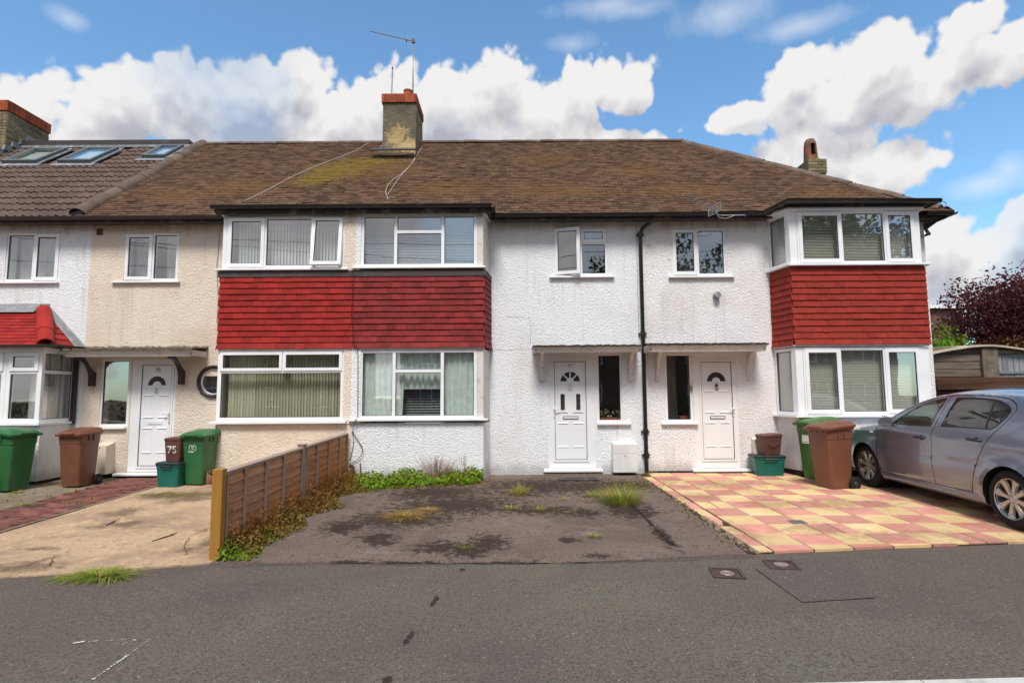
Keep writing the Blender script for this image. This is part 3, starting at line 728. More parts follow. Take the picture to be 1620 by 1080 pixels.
def window_w(root, name, X0, X1, Z0, Z1, Y, cols, rows, sash, opened, sill, fm='upvc', border=.052, mull=.028, label=None, glass='glass', depth=.07):
    xe = [X0+border-mull]+list(cols)+[X1-border+mull]
    lights = []
    for c in range(len(xe)-1):
        ze = [Z0+border-mull]+sorted(rows.get(c, []))+[Z1-border+mull]
        for q in range(len(ze)-1):
            lights.append(((c, q), (xe[c]+mull, xe[c+1]-mull, ze[q]+mull, ze[q+1]-mull)))
    b = MB(); b.holed(X0, X1, Z0, Z1, [h for _, h in lights], Y, Y+depth)
    w = b.build(name, fm, root, label=label, bevel=.004)
    for key, (a, c, d, e) in lights:
        if key in sash:
            o = .022; iw = .040; start = Y-.020
            A = (a-o, c+o, d-o, e+o)
            b = MB(); b.holed(*A, [(a+iw, c-iw, d+iw, e-iw)], start, start+.06)
            g = gasket_mb(a+iw, c-iw, d+iw, e-iw, start+.012)
            pn = MB(); pn.quad(a+iw+.006, c-iw-.006, start+.022, d+iw+.006, e-iw-.006)
            if key in opened:
                side, deg = opened[key]
                if side == 'left': piv = Vector((A[0], start+.03, 0)); M = Matrix.Translation(piv) @ Matrix.Rotation(R(-deg), 4, 'Z') @ Matrix.Translation(-piv)
                else: piv = Vector((0, start+.03, A[3])); M = Matrix.Translation(piv) @ Matrix.Rotation(R(-deg), 4, 'X') @ Matrix.Translation(-piv)
                for q in (b, g, pn): q.xf(M)
            s = b.build('sash', fm, w, bevel=.006); g.build('gasket', 'gasket', w); pn.build('pane', glass, w)
        else:
            gasket_mb(a, c, d, e, Y+.014, .008).build('gasket', 'gasket', w)
            pn = MB(); pn.quad(a+.005, c-.005, Y+.028, d+.005, e-.005); pn.build('pane', glass, w)
    if sill:
        b = MB(); h = .036
        b.prism([(Y-.075, Z0-.002), (Y-.075, Z0-h), (Y+.05, Z0-h), (Y+.05, Z0-.002+.0)], sill[0], sill[1], 'yz')
        b.build('sill', fm, w, bevel=.004)
    w['glass_y'] = Y+.03
    return w
def venetian(name, label, x0, x1, z0, z1, Y, m='blind_slat', gauge=.028, tilt=55, closed_from=None):
    t = thing(name, label, 'blind', ((x0+x1)/2, Y, z1))
    b = MB(); b.box(x0, x1, Y-.012, Y+.012, z1-.03, z1); b.build('head_rail', m, t)
    b = MB(); z = z1-.045; c, s = math.cos(R(tilt))*.013, math.sin(R(tilt))*.013
    while z > z0:
        j = random.uniform(-.001, .001)
        b.add([(x0, Y-c, z-s+j), (x1, Y-c, z-s+j), (x1, Y+c, z+s+j), (x0, Y+c, z+s+j)], [(0, 1, 2, 3)]); z -= gauge
    b.build('slats', m, t, kind='stuff'); return t
def vblind(name, label, x0, x1, z0, z1, Y, m, n, ang, wslat=.085, bunch=None):
    t = thing(name, label, 'blind', ((x0+x1)/2, Y, z1))
    b = MB(); b.box(x0, x1, Y-.02, Y+.02, z1-.03, z1); b.build('head_rail', m, t)
    H = z1-z0-.04; b = MB(); k = 5
    vs = []; w = wslat/2
    for i in range(k+1):
        u = -w+2*w*i/k; d = .008*(1-(u/w)**2); vs += [(u, d, 0), (u, d, -H)]
    b.add(vs, [(2*i, 2*i+1, 2*i+3, 2*i+2) for i in range(k)])
    o = b.build('slat', m, t, local=True, smooth_=True)
    for i in range(n):
        x = x0+(x1-x0)*(i+.5)/n
        a = ang if bunch is None or x > bunch else ang*.25
        M = Matrix.Translation((x, Y, z1-.035)) @ Matrix.Rotation(R(a+random.uniform(-5, 5)), 4, 'Z')
        if i == 0: o.matrix_local = Matrix.Translation(-OFF[t.name]) @ M
        else: inst(o.data, 'slat', t, M)
    return t
def curtain(name, label, x0, x1, z0, z1, Y, m, amp=.03, wl=.11, cat='curtain'):
    t = thing(name, label, cat, ((x0+x1)/2, Y, z1)); b = MB(); n = max(8, int((x1-x0)/wl*8)); nz = 6
    for j in range(nz+1):
        for i in range(n+1):
            x = x0+(x1-x0)*i/n; z = z1-(z1-z0)*j/nz
            b.v.append((x+.01*math.sin(z*4+i), Y+amp*math.sin(2*math.pi*(x/wl+.12*math.sin(x*9+z)))*(0.5+.5*j/nz), z))
    for j in range(nz):
        for i in range(n): b.f.append((j*(n+1)+i, (j+1)*(n+1)+i, (j+1)*(n+1)+i+1, j*(n+1)+i+1)); b.m.append(0)
    b.build('cloth', m, t, smooth_=True)
    b = MB(); b.tube([(x0-.03, Y, z1+.01), (x1+.03, Y, z1+.01)], .01, 6); b.build('rail', 'metal_grey', t)
    return t

def numerals(root, txt, x, z, y, size, m='print_dark', name='house_number', bold=0.0, M=None):
    c = bpy.data.curves.new(name, 'FONT'); c.body = txt; c.size = size; c.align_x = 'CENTER'; c.align_y = 'CENTER'; c.extrude = .002; c.offset = bold; c.fill_mode = 'BOTH'
    c.materials.append(MATS[m])
    tmp = bpy.data.objects.new('tmp', c); COL.objects.link(tmp)
    dg = bpy.context.evaluated_depsgraph_get(); me = bpy.data.meshes.new_from_object(tmp.evaluated_get(dg)); bpy.data.objects.remove(tmp)
    o = bpy.data.objects.new(name, me); COL.objects.link(o)
    if not me.materials: me.materials.append(MATS[m])
    o.parent = root; OFF[o.name] = OFF.get(root.name, Vector())
    if M is None: M = Matrix.Translation(Vector((x, y, z))-OFF[o.name]) @ Matrix.Rotation(R(90), 4, 'X')
    o.matrix_local = M
    return o

def door(root, frame_px, leaf_px, Y, fan, number, fm, hinge_handle, knocker, small_lights, thr_px, label=None):
    l, tp, r, bt = frame_px; ym = 650; xm = (l+r)/2
    X0, X1 = P(l, ym, Y)[0], P(r, ym, Y)[0]; Z1, Z0 = P(xm, tp, Y)[1], P(xm, bt, Y)[1]
    a, c = P(leaf_px[0], ym, Y)[0], P(leaf_px[2], ym, Y)[0]; e, d = P(xm, leaf_px[1], Y)[1], P(xm, leaf_px[3], Y)[1]
    D = MB(); D.holed(X0, X1, Z0, Z1, [(a, c, d, e)], Y, Y+.07); dr = D.build('door_frame', fm, root, bevel=.004, label=label)
    # stepped inner rebate
    b = MB(); b.holed(a-.035, c+.035, d-.035, e+.035, [(a, c, d, e)], Y-.014, Y); b.build('rebate', fm, dr, bevel=.004)
    g = MB(); g.holed(a, c, d, e, [(a+.009, c-.009, d+.009, e-.009)], Y-.004, Y+.03); g.build('gasket', 'gasket', dr)
    w = c-a; h = e-d; cx = (a+c)/2; y = Y+.004
    # leaf with a half round light
    hz = d+h*.795; ro = w*.31; segs = 20
    holes = []
    fz1 = hz+ro+.035
    b = MB()
    sm = []
    if small_lights:
        for s in (-1, 1):
            sx = cx+s*w*.245; sm.append((sx-w*.068, sx+w*.068, d+h*.50, d+h*.665))
    b.holed(a+.008, c-.008, d+.008, e-.008, sm+[(cx-ro, cx+ro, hz, hz+ro)], y, y+.04)
    # fill round the arch inside its square
    for k in range(segs):
        a0 = math.pi*k/segs; a1 = math.pi*(k+1)/segs
        p0 = (cx+ro*math.cos(a0), hz+ro*math.sin(a0)); p1 = (cx+ro*math.cos(a1), hz+ro*math.sin(a1))
        b.add([(p0[0], y, p0[1]), (p0[0], y, hz+ro), (p1[0], y, hz+ro), (p1[0], y, p1[1])], [(0, 3, 2, 1) if p1[0] < p0[0] else (0, 1, 2, 3)])
        b.add([(p0[0], y, p0[1]), (p1[0], y, p1[1]), (p1[0], y+.04, p1[1]), (p0[0], y+.04, p0[1])], [(0, 1, 2, 3)])
    leaf = b.build('door', fm, root, label=label)
    def arc(r0, r1, yy, th, nm, m, parts=segs):
        q = MB()
        for k in range(parts):
            a0 = math.pi*k/parts; a1 = math.pi*(k+1)/parts
            pts = [(cx+r_*math.cos(t_), hz+r_*math.sin(t_)) for r_, t_ in ((r0, a0), (r1, a0), (r1, a1), (r0, a1))]
            q.add([(p[0], yy, p[1]) for p in pts]+[(p[0], yy+th, p[1]) for p in pts], [(0, 3, 2, 1), (0, 1, 5, 4), (1, 2, 6, 5), (2, 3, 7, 6), (3, 0, 4, 7)])
        return q.build(nm, m, leaf)
    arc(ro-.004, ro+.03, y-.010, .012, 'arch_moulding', fm)
    pn = MB(); pn.add([(cx, y+.016, hz)]+[(cx+ro*math.cos(math.pi*k/segs), y+.016, hz+ro*math.sin(math.pi*k/segs)) for k in range(segs+1)], [tuple(range(segs+1, -1, -1))])
    pn.build('fanlight_pane', 'glass', leaf)
    pn = MB(); pn.box(cx-ro-.02, cx+ro+.02, y+.036, y+.039, hz-.02, hz+ro+.02); pn.build('fanlight_backing', 'interior_dark', leaf)
    if fan == 'rays':
        arc(0, ro*.36, y-.006, .025, 'sunburst_hub', fm)
        for k in (1, 2, 3):
            t_ = math.pi*k/4; u = Vector((math.cos(t_), 0, math.sin(t_))); v = Vector((-math.sin(t_), 0, math.cos(t_)))
            q = MB(); q.obox(Vector((cx, y+.005, hz))+u*ro*.66, u*ro*.34, (0, .010, 0), v*.012); q.build('glazing_bar', fm, leaf)
    else:
        arc(0, ro*.42, y-.006, .025, 'arch_boss', fm)
    mb = MB(); mb.box(cx-w*.40, cx+w*.40, y-.007, y+.002, hz-.045, hz-.030)
    mb.build('rail_moulding', fm, leaf, bevel=.003)
    # pressed panels
    def panel(x0, x1, z0, z1):
        q = MB(); t_ = .012
        for (bx0, bx1, bz0, bz1) in ((x0, x1, z1-t_, z1), (x0, x1, z0, z0+t_)):
            q.prism([(y-.013, bz0), (y, bz0-.004), (y, bz1+.004), (y-.006, bz1)], bx0, bx1, 'yz')
        q.box(x0, x0+.006, y-.004, y, z0, z1); q.box(x1-.006, x1, y-.004, y, z0, z1)
        q.build('panel_moulding', fm, leaf)
    for s in (-1, 1):
        px0, px1 = sorted((cx+s*w*.08, cx+s*w*.40))
        if small_lights:
            q = MB(); s0 = sm[0 if s < 0 else 1]
            q.holed(s0[0]-.03, s0[1]+.03, s0[2]-.03, s0[3]+.03, [s0], y-.010, y); q.build('light_moulding', fm, leaf, bevel=.003)
            pn = MB(); pn.quad(s0[0], s0[1], y+.016, s0[2], s0[3]); pn.build('small_pane', 'glass', leaf)
            pn = MB(); pn.box(s0[0]-.01, s0[1]+.01, y+.036, y+.039, s0[2]-.01, s0[3]+.01); pn.build('pane_backing', 'interior_dark', leaf)
            q = MB(); q.box(px0, px1, y-.010, y, d+h*.475, d+h*.475+.010); q.build('panel_moulding', fm, leaf)
        else: panel(px0, px1, d+h*.475, d+h*.70)
        panel(px0, px1, d+h*.13, d+h*.375)
    q = MB(); zl = d+h*.425
    q.holed(cx-w*.24, cx+w*.24, zl-.026, zl+.026, [(cx-w*.24+.010, cx+w*.24-.010, zl-.016, zl+.016)], y-.010, y); q.build('letter_plate_rim', 'metal_dark' if number != '75' else fm, leaf)
    q = MB(); q.box(cx-w*.24+.011, cx+w*.24-.011, y-.008, y, zl-.015, zl+.015); q.build('letter_flap', fm, leaf)
    # handle and lock plate
    hx = a-.014 if hinge_handle == 'left' else c+.014
    if number == '75': hx = c-.022
    q = MB(); q.box(hx-.014, hx+.014, Y-.026, Y-.014, d+h*.43, d+h*.54); hb = q.build('handle_plate', 'upvc', leaf, bevel=.003)
    s = 1 if hinge_handle == 'left' else -1
    q = MB(); q.tube([(hx, Y-.02, d+h*.515), (hx, Y-.05, d+h*.515), (hx+s*.025, Y-.055, d+h*.515), (hx+s*.09, Y-.05, d+h*.51)], .009, 8); q.build('handle', 'upvc', leaf, smooth_=True)
    q = MB(); q.box(hx-.004, hx+.004, Y-.028, Y-.026, d+h*.455, d+h*.475); q.build('keyhole', 'metal_dark', leaf)
    if number: numerals(leaf, number, cx+(.0 if number == '77' else .01), d+h*(.955 if number == '77' else .945), y-.004, .085 if number == '77' else .10, 'print_dark' if number == '77' else 'metal_dark')
    # knocker
    kz = hz-.085
    q = MB()
    if knocker == 'urn':
        q.lathe([(.0, -.020), (.022, -.018), (.030, -.006), (.024, .0)], (cx, y, kz+.01), 'y', 14); q.tube([(cx, y-.012, kz+.055), (cx, y-.012, kz-.075)], [.006, .004], 6)
        q.tube([(cx+.03*math.cos(t_), y-.018, kz-.03+.035*math.sin(t_)) for t_ in [math.pi*(1+k/8) for k in range(9)]], .006, 6)
        q.build('door_knocker', {'77': 'paint_pinkish'}.get(number, 'metal_dark'), leaf, smooth_=True)
    else:
        q.tube([(cx, y-.010, kz+.04), (cx, y-.014, kz+.01)], .008, 6); q.tube([(cx+.022*math.cos(t_), y-.018, kz-.02+.035*math.sin(t_)) for t_ in [2*math.pi*k/14 for k in range(15)]], .005, 6)
        q.build('door_knocker', 'metal_grey', leaf, smooth_=True)
    tx0, tx1 = P(thr_px[0], thr_px[1], Y)[0], P(thr_px[2], thr_px[1], Y)[0]
    tz = Z0
    q = MB(); q.prism([(Y-.13, tz-.045), (Y+.05, tz-.045), (Y+.05, tz), (Y-.10, tz-.004), (Y-.13, tz-.014)], tx0, tx1, 'yz'); q.build('threshold', fm, root, bevel=.003)
    return X0, X1, Z0, Z1

def bracket(root, x, z_top, z_bot, proj, m, style='scroll', wd=.06, Y=W):
    b = MB()
    if style == 'scroll':
        pts = [(Y, z_bot), (Y-.055, z_bot), (Y-.055, z_bot+.14), (Y-.075, z_bot+.19), (Y-.085, z_bot+.20), (Y-.085, z_bot+.235), (Y-.12, z_bot+.25), (Y-.16, z_bot+.36), (Y-.25, z_top-.06), (Y-proj+.04, z_top-.02), (Y-proj+.04, z_top), (Y-proj+.14, z_top), (Y-.12, z_top-.10), (Y-.03, z_top-.30), (Y-.012, z_bot+.12), (Y-.012, z_top-.0), (Y, z_top)]
    else:
        n = 12; c = []
        for k in range(n+1):
            t = k/n*math.pi/2; c.append((Y-.09-(proj-.16)*(1-math.cos(t)), z_bot+.10+(z_top-z_bot-.16)*math.sin(t)))
        o = [(Y-proj+.03, z_top), (Y-proj+.16, z_top), (Y-.10, z_bot+.30), (Y, z_bot+.24)]
        pts = [(Y, z_bot), (Y-.09, z_bot)]+c+o
    b.prism([(p[0], p[1]) for p in pts], x-wd/2, x+wd/2, 'yz')
    if style == 'scroll': b.box(x-wd/2-.012, x+wd/2+.012, Y-.012, Y+.001, z_bot-.03, z_bot+.16)
    return b.build('bracket', m, root, bevel=.004)
def canopy(root, pxl, pxr, pyt, pyb, fm, topm, lift=.0, proj=.52, sag=0):
    YC = W-proj; ym = (pyt+pyb)/2
    x0, x1 = P(pxl, ym, YC)[0], P(pxr, ym, YC)[0]; z1, z0 = P((pxl+pxr)/2, pyt, YC)[1], P((pxl+pxr)/2, pyb, YC)[1]
    b = MB(); n = 24
    # crown moulding: stepped fascia
    prof = [(YC+.075, z0), (YC+.05, z0), (YC+.035, z0+(z1-z0)*.35), (YC+.01, z0+(z1-z0)*.6), (YC, z0+(z1-z0)*.8), (YC, z1-.012), (YC+.10, z1-.012)]
    for i in range(n):
        a = x0+(x1-x0)*i/n; c = x0+(x1-x0)*(i+1)/n
        da, dc = [-sag*math.sin(math.pi*q/n) for q in (i, i+1)]
        k = len(prof)
        b.add([(a+(.05 if i == 0 and j < 3 else 0), p[0], p[1]+da) for j, p in enumerate(prof)]+[(c-(.05 if i == n-1 and j < 3 else 0), p[0], p[1]+dc) for j, p in enumerate(prof)], [(j, j+k, j+k+1, j+1) for j in range(k-1)])
    # side fascias and soffit
    for x, s in ((x0, 1), (x1, -1)):
        b.box(x+(.0 if s > 0 else -.03), x+(.03 if s > 0 else 0), YC+.05, W+.001, z0+.01, z1-.012)
    cn = b.build('door_canopy', fm, root)
    b = MB(); b.box(x0+.03, x1-.03, YC+.06, W, z0+.02, z0+.035); b.build('soffit', fm, cn)
    # felt top rising to the wall, with a ragged lip
    b = MB(); n = 40; rr = random.Random(int(pxl))
    for i in range(n):
        a = x0-.02+(x1-x0+.04)*i/n; c = x0-.02+(x1-x0+.04)*(i+1)/n
        j1 = rr.uniform(-.006, .006); 
        b.add([(a, YC-.02, z1-.012-.01+j1), (c, YC-.02, z1-.012-.01+j1), (c, YC-.025, z1+.006+j1+lift*.2), (a, YC-.025, z1+.006+j1+lift*.2), (c, W-.03, z1+.012+lift+j1*.6), (a, W-.03, z1+.012+lift+j1*.6), (c, W+.001, z1+.025+lift*1.5+j1*2), (a, W+.001, z1+.025+lift*1.5+j1*2)],
              [(0, 1, 2, 3), (3, 2, 4, 5), (5, 4, 6, 7)])
    b.build('felt_top', topm, cn)
    return x0, x1, z0, z1

# ================================================================== the terrace
PW = [-13.30, -7.86, -2.84, 2.395, 7.73]     # party walls
EY, EZ = 10.31, 4.735                         # eaves line
RY, RZ = 14.35, 7.90                          # ridge line
TH = math.atan2(RZ-EZ, RY-EY); UP = Vector((0, math.cos(TH), math.sin(TH))); NRM = Vector((0, -math.sin(TH), math.cos(TH)))
SL = (RY-EY)/math.cos(TH)
RXE, HXE = 4.41, 8.02                         # ridge end and hip foot
BACK = 18.4
h73 = thing('terraced_house', 'white house at the left edge with skylights and a small red tiled bay roof', 'house', (-10.6, W, 0), 'houses of the terrace')
h75 = thing('terraced_house', 'cream roughcast house with bright red hung tiles and a door numbered 75', 'house', (-5.35, W, 0), 'houses of the terrace')
h77 = thing('terraced_house', 'white house with dull red hung tiles and a door numbered 77', 'house', (-.2, W, 0), 'houses of the terrace')
h79 = thing('terraced_house', 'white end house with its own square red tiled bay and hipped roof', 'house', (5.06, W, 0), 'houses of the terrace')
WT = 4.86
def front_wall(root, x0, x1, holes, m):
    b = MB(); b.holed(x0, x1, -.12, WT, holes, W, W+.24)
    return b.build('front_wall', m, root)
def hp(px, Y=W, pad=.0):
    l, t, r, bt = px; ym = (t+bt)/2; xm = (l+r)/2
    return (P(l, ym, Y)[0]+.012-pad, P(r, ym, Y)[0]-.012+pad, P(xm, bt, Y)[1]+.012, P(xm, t, Y)[1]-.012)
W73U = (8, 368, 96, 446); W75U = (196, 368, 283, 445); W77U = (875, 359.5, 961.5, 437); W79U = (1061.5, 361, 1149, 437)
D75 = (204, 568, 277, 747); S75 = (158, 567, 206, 675)
D77 = (867, 558, 943, 741); S77 = (943, 558, 985.5, 668.5)
D79 = (1098, 558, 1169, 740.5); S79 = (1051, 558, 1096, 668)
XB0, XB1 = -5.115, -.50      # front corners of the double bay
zb = lambda py, px=560: P(px, py, YB)[1]
# holes where the bays open into the rooms
bayhole = lambda a, b_: [(a, b_, .75, 2.42), (a, b_, 3.30, 4.62)]
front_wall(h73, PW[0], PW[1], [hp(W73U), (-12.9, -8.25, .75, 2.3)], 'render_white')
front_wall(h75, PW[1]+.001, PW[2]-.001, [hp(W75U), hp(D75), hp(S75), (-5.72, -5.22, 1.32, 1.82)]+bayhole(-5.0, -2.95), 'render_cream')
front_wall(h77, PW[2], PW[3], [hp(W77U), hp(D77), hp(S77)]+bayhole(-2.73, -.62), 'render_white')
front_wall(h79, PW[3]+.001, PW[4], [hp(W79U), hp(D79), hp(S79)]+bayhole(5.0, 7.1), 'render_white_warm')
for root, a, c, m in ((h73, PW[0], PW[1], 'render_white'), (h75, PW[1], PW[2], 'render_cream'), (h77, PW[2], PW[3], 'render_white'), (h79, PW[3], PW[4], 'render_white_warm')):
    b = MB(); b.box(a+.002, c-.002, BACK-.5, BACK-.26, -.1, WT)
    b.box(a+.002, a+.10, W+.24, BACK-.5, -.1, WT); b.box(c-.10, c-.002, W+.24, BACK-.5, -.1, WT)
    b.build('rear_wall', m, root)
    b = MB(); b.box(a+.11, c-.11, W+.245, BACK-.51, 2.44, 2.62); b.box(a+.11, c-.11, W+.245, BACK-.51, .0, .06); b.box(a+.11, c-.11, W+3.6, W+3.7, .06, 2.44); b.box(a+.11, c-.11, W+3.6, W+3.7, 2.62, WT-.05)
    b.box(a+.11, c-.11, W+.245, BACK-.51, WT-.05, WT-.01)
    b.build('interior', 'interior_wall', root)
# party wall joint: the narrow smooth strip of the cream house, air brick blocks under the eaves
for root, px in ((h75, 158), (h77, 995), (h79, 1190), (h73, 120)):
    x, z = P(px, 361 if root is not h75 else 368); b = MB(); b.box(x-.06, x+.06, W-.010, W+.001, z-.05, z+.07)
    b.build('air_brick', 'render_white_warm' if root is not h75 else 'soffit_brown', root, bevel=.004)

# ---- plain upstairs windows
window(h73, 'window', W73U, W+.015, cols=[54], sash={(1, 0)}, sill=(0, 95, 447))
window(h75, 'window', W75U, W+.015, cols=[241.5], sash={(0, 0)}, sill=(179, 286, 446))
window(h77, 'window', W77U, W+.015, cols=[918.5], rows={1: [384.5]}, sash={(0, 0), (1, 1)}, opened={(0, 0): ('left', 16)}, sill=(869, 971, 437.5), label='small upstairs window with its left casement ajar')
window(h79, 'window', W79U, W+.015, cols=[1103], sash={(0, 0)}, sill=(1057, 1160.5, 437.5))
def behind(px, Y, d=.22): 
    l, t, r, bt = px; ym = (t+bt)/2; xm = (l+r)/2
    return P(l, ym, Y)[0]+.03, P(r, ym, Y)[0]-.03, P(xm, bt, Y)[1]+.03, P(xm, t, Y)[1]-.02, Y+d
a, c, d, e, y = behind(W79U, W); venetian('venetian_blind', 'dim venetian blind behind the upstairs window right of the black downpipe', a, c, d, e, y, 'blind_dim', tilt=35)
a, c, d, e, y = behind(W75U, W, .3); curtain('curtain', 'pale curtain drawn to the right in the small upstairs window of the cream house', a+(c-a)*.62, c, d, e, y, 'curtain_white')
curtain('curtain', 'pale curtain hanging at the left of the small upstairs window of the cream house', a, a+(c-a)*.4, d, e, y+.03, 'curtain_white', amp=.015)
a, c, d, e, y = behind(W73U, W, .3); curtain('curtain', 'pale net curtain in the upstairs window at the left edge', a, c, d, e, y, 'curtain_white', amp=.012)

# ---- ground floor sidelights
window(h75, 'side_window', S75, W+.015, sill=(151, 201, 675.5), label='narrow window left of the door')
window(h77, 'side_window', S77, W+.015, sill=(944.5, 998, 669.5), label='narrow window right of the door', fm='upvc_pink')
window(h79, 'side_window', S79, W+.015, sill=(1046, 1103.5, 669), label='narrow window left of the door', fm='upvc')
# ---- doors
door(h75, D75, (222, 577, 270, 737), W+.01, 'plain', '75', 'upvc', 'right', 'ring', False, (185, 748, 262))
door(h77, D77, (877.5, 571.5, 928, 727), W+.01, 'rays', '77', 'upvc_door', 'left', 'urn', True, (860, 742, 952.5))
door(h79, D79, (1110.5, 572, 1159.5, 726), W+.01, 'plain', '', 'upvc_pink', 'right', 'urn', False, (1094, 741, 1190))
b = MB(); x, z = P(1093.6, 613, W); b.box(x-.018, x+.018, W-.025, W, z-.06, z+.04); b.build('doorbell', 'brass', h79, bevel=.003)
# flowers and ornaments on the inside sill of the middle sidelight
a, c, d, e, y = behind(S77, W, .12)
t = thing('flower_trough', 'low trough of pale flowers inside the narrow window beside door 77', 'flowers', ((a+c)/2, y, d))
b = MB(); b.box(a+.02, c-.02, y-.05, y+.05, d-.02, d+.06); b.build('trough', 'terracotta', t)
rr = random.Random(2)
for m, k in (('curtain_white', 16), ('leaf_yellowgreen', 26), ('tile_red_warm', 5)):
    b = MB()
    for i in range(k):
        p = Vector((rr.uniform(a+.02, c-.02), y+rr.uniform(-.05, .04), d+.08+rr.random()*.12)); b.lathe([(.0, -.018), (.017, -.008), (.017, .008), (.0, .018)], p, n=6)
    b.build('blossom', m, t, kind='stuff')
a, c, d, e, y = behind(S79, W, .15)
t = thing('plant_pot', 'reddish bowl on the inner sill of the narrow window right of the downpipe', 'pot', (c-.12, y, d)); b = MB(); b.lathe([(.0, .0), (.05, .0), (.08, .07), (.075, .08), (.0, .08)], (c-.12, y, d)); b.build('bowl', 'terracotta', t, smooth_=True)
curtain('curtain', 'dim grey curtain inside the narrow window right of the downpipe', a, a+(c-a)*.7, d, e, y+.3, 'blind_dim', amp=.02)

# ---- round window beside the bay
x, z = P(338.5, 603.5, W)
ow = MB(); ow.lathe([(.235, .02), (.235, -.035), (.255, -.05), (.285, -.05), (.300, -.035), (.300, .02)], (x, W, z), 'y', 32); o = ow.build('round_window', 'bracket_brown', h75, smooth_=True, auto=40)
b = MB(); b.holed(-5.73, -5.20, 1.31, 1.83, [(x-.24, x+.24, z-.24, z+.24)], W-.004, W+.10)
for k in range(28):
    a0, a1 = 2*math.pi*k/28, 2*math.pi*(k+1)/28
    def sq(t_): 
        c_, s_ = math.cos(t_), math.sin(t_); m_ = max(abs(c_), abs(s_)); return (x+.24*c_/m_*1.0, z+.24*s_/m_)
    p = [(x+.238*math.cos(a0), z+.238*math.sin(a0)), sq(a0), sq(a1), (x+.238*math.cos(a1), z+.238*math.sin(a1))]
    b.add([(q[0], W-.004, q[1]) for q in p], [(0, 1, 2, 3)])
b.build('surround', 'render_cream', o)
b = MB(); b.lathe([(.218, .03), (.218, .0), (.224, -.012), (.236, -.012), (.236, .03)], (x, W, z), 'y', 32); b.build('frame', 'upvc', o, smooth_=True, auto=40)
b = MB(); b.add([(x+.207*math.cos(2*math.pi*k/28), W+.012, z+.207*math.sin(2*math.pi*k/28)) for k in range(28)], [tuple(range(28))]); b.build('pane', 'glass', o)
t = thing('vase', 'pale vase standing inside the round window', 'vase', (x+.13, W+.13, z-.2)); b = MB(); b.lathe([(.0, -.17), (.045, -.17), (.075, -.06), (.08, .02), (.04, .09), (.05, .11)], (x+.10, W+.14, z-.02), n=20); b.build('vase_body', 'curtain_white', t, smooth_=True)
curtain('net_curtain', 'grey net hanging inside the round window', x-.45, x+.45, z-.45, z+.45, W+.28, 'net_grey', amp=.01)

# ---- double bay (cream half and white half)
zl0, zl1 = zb(666.5, 650), zb(552.5, 650)      # lower window
zt0, zt1 = zb(550.8, 556), zb(436, 556)        # hung tiles
zu0, zu1 = zb(424.5, 650), zb(338.5, 650)      # upper window
XS = P(557.5, 600, YB)[0]                      # party joint on the bay face
def bay_prism(root, x0, x1, z0, z1, m, name, left=False, right=False, out=0.0):
    """solid storey of a bay, splayed slightly where it returns to the wall"""
    y = YB-out
    pts = [(x0-(out if left else 0), y), (x1+(out if right else 0), y), (x1+(.09+out if right else 0), W), (x0-(.09+out if left else 0), W)]
    b = MB(); b.prism(pts, z0, z1, 'xy'); return b.build(name, m, root)
for root, x0, x1, m, L_, R_, wm in ((h75, XB0, XS, 'render_cream', True, False, 'upvc'), (h77, XS, XB1, 'render_white', False, True, 'upvc')):
    e = .0015
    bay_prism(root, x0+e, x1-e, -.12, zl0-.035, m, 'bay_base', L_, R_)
    bay_prism(root, x0+e, x1-e, zl1+.002, zu0-.038, 'soffit_brown', 'bay_core', L_, R_, -.02)
    # soffit board over the lower window
    b = MB(); b.box(x0+(-.02 if L_ else .002), x1+(.02 if R_ else -.002), YB-.022, YB+.03, zl1-.0, zt0+.012); b.build('head_board', 'paint_white_old', root)
    b = MB(); b.prism([(x0-(.05 if L_ else -.002), YB-.03), (x1+(.05 if R_ else -.002), YB-.03), (x1+(.13 if R_ else -.002), W), (x0-(.13 if L_ else -.002), W)], zt1-.02, zu0-.040, 'xy')
    b.build('lead_flashing', 'lead_dark', root)
    b = MB(); b.prism([(x0-(.05 if L_ else -.002), YB-.004), (x1+(.05 if R_ else -.002), YB-.004), (x1+(.13 if R_ else -.002), W), (x0-(.13 if L_ else -.002), W)], zu1+.002, zu1+.075, 'xy')
    b.build('head_fascia', 'paint_white_old', root)
# pillar between the two halves
px0, px1 = P(543.5, 600, YB)[0], P(571, 600, YB)[0]
for z0, z1, k in ((zl0-.03, zl1+.06, 0), (zu0-.03, zu1+.02, 1)):
    pa, pc = (px0, px1) if k == 0 else (P(545.5, 380, YB)[0], P(571.5, 380, YB)[0])
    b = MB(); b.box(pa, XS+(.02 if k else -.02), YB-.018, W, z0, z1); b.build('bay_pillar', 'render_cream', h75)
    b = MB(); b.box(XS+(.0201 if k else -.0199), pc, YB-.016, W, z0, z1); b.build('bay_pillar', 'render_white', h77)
window(h75, 'bay_window', (346.5, 553, 543.5, 666), YB+.004, cols=[447], rows={}, sash=set(), sill=(331, 548, 666.5), label='x') if False else None
def bay_win(root, px, rows_extra=None, **k): return window(root, 'bay_window', px, YB+.004, **k)
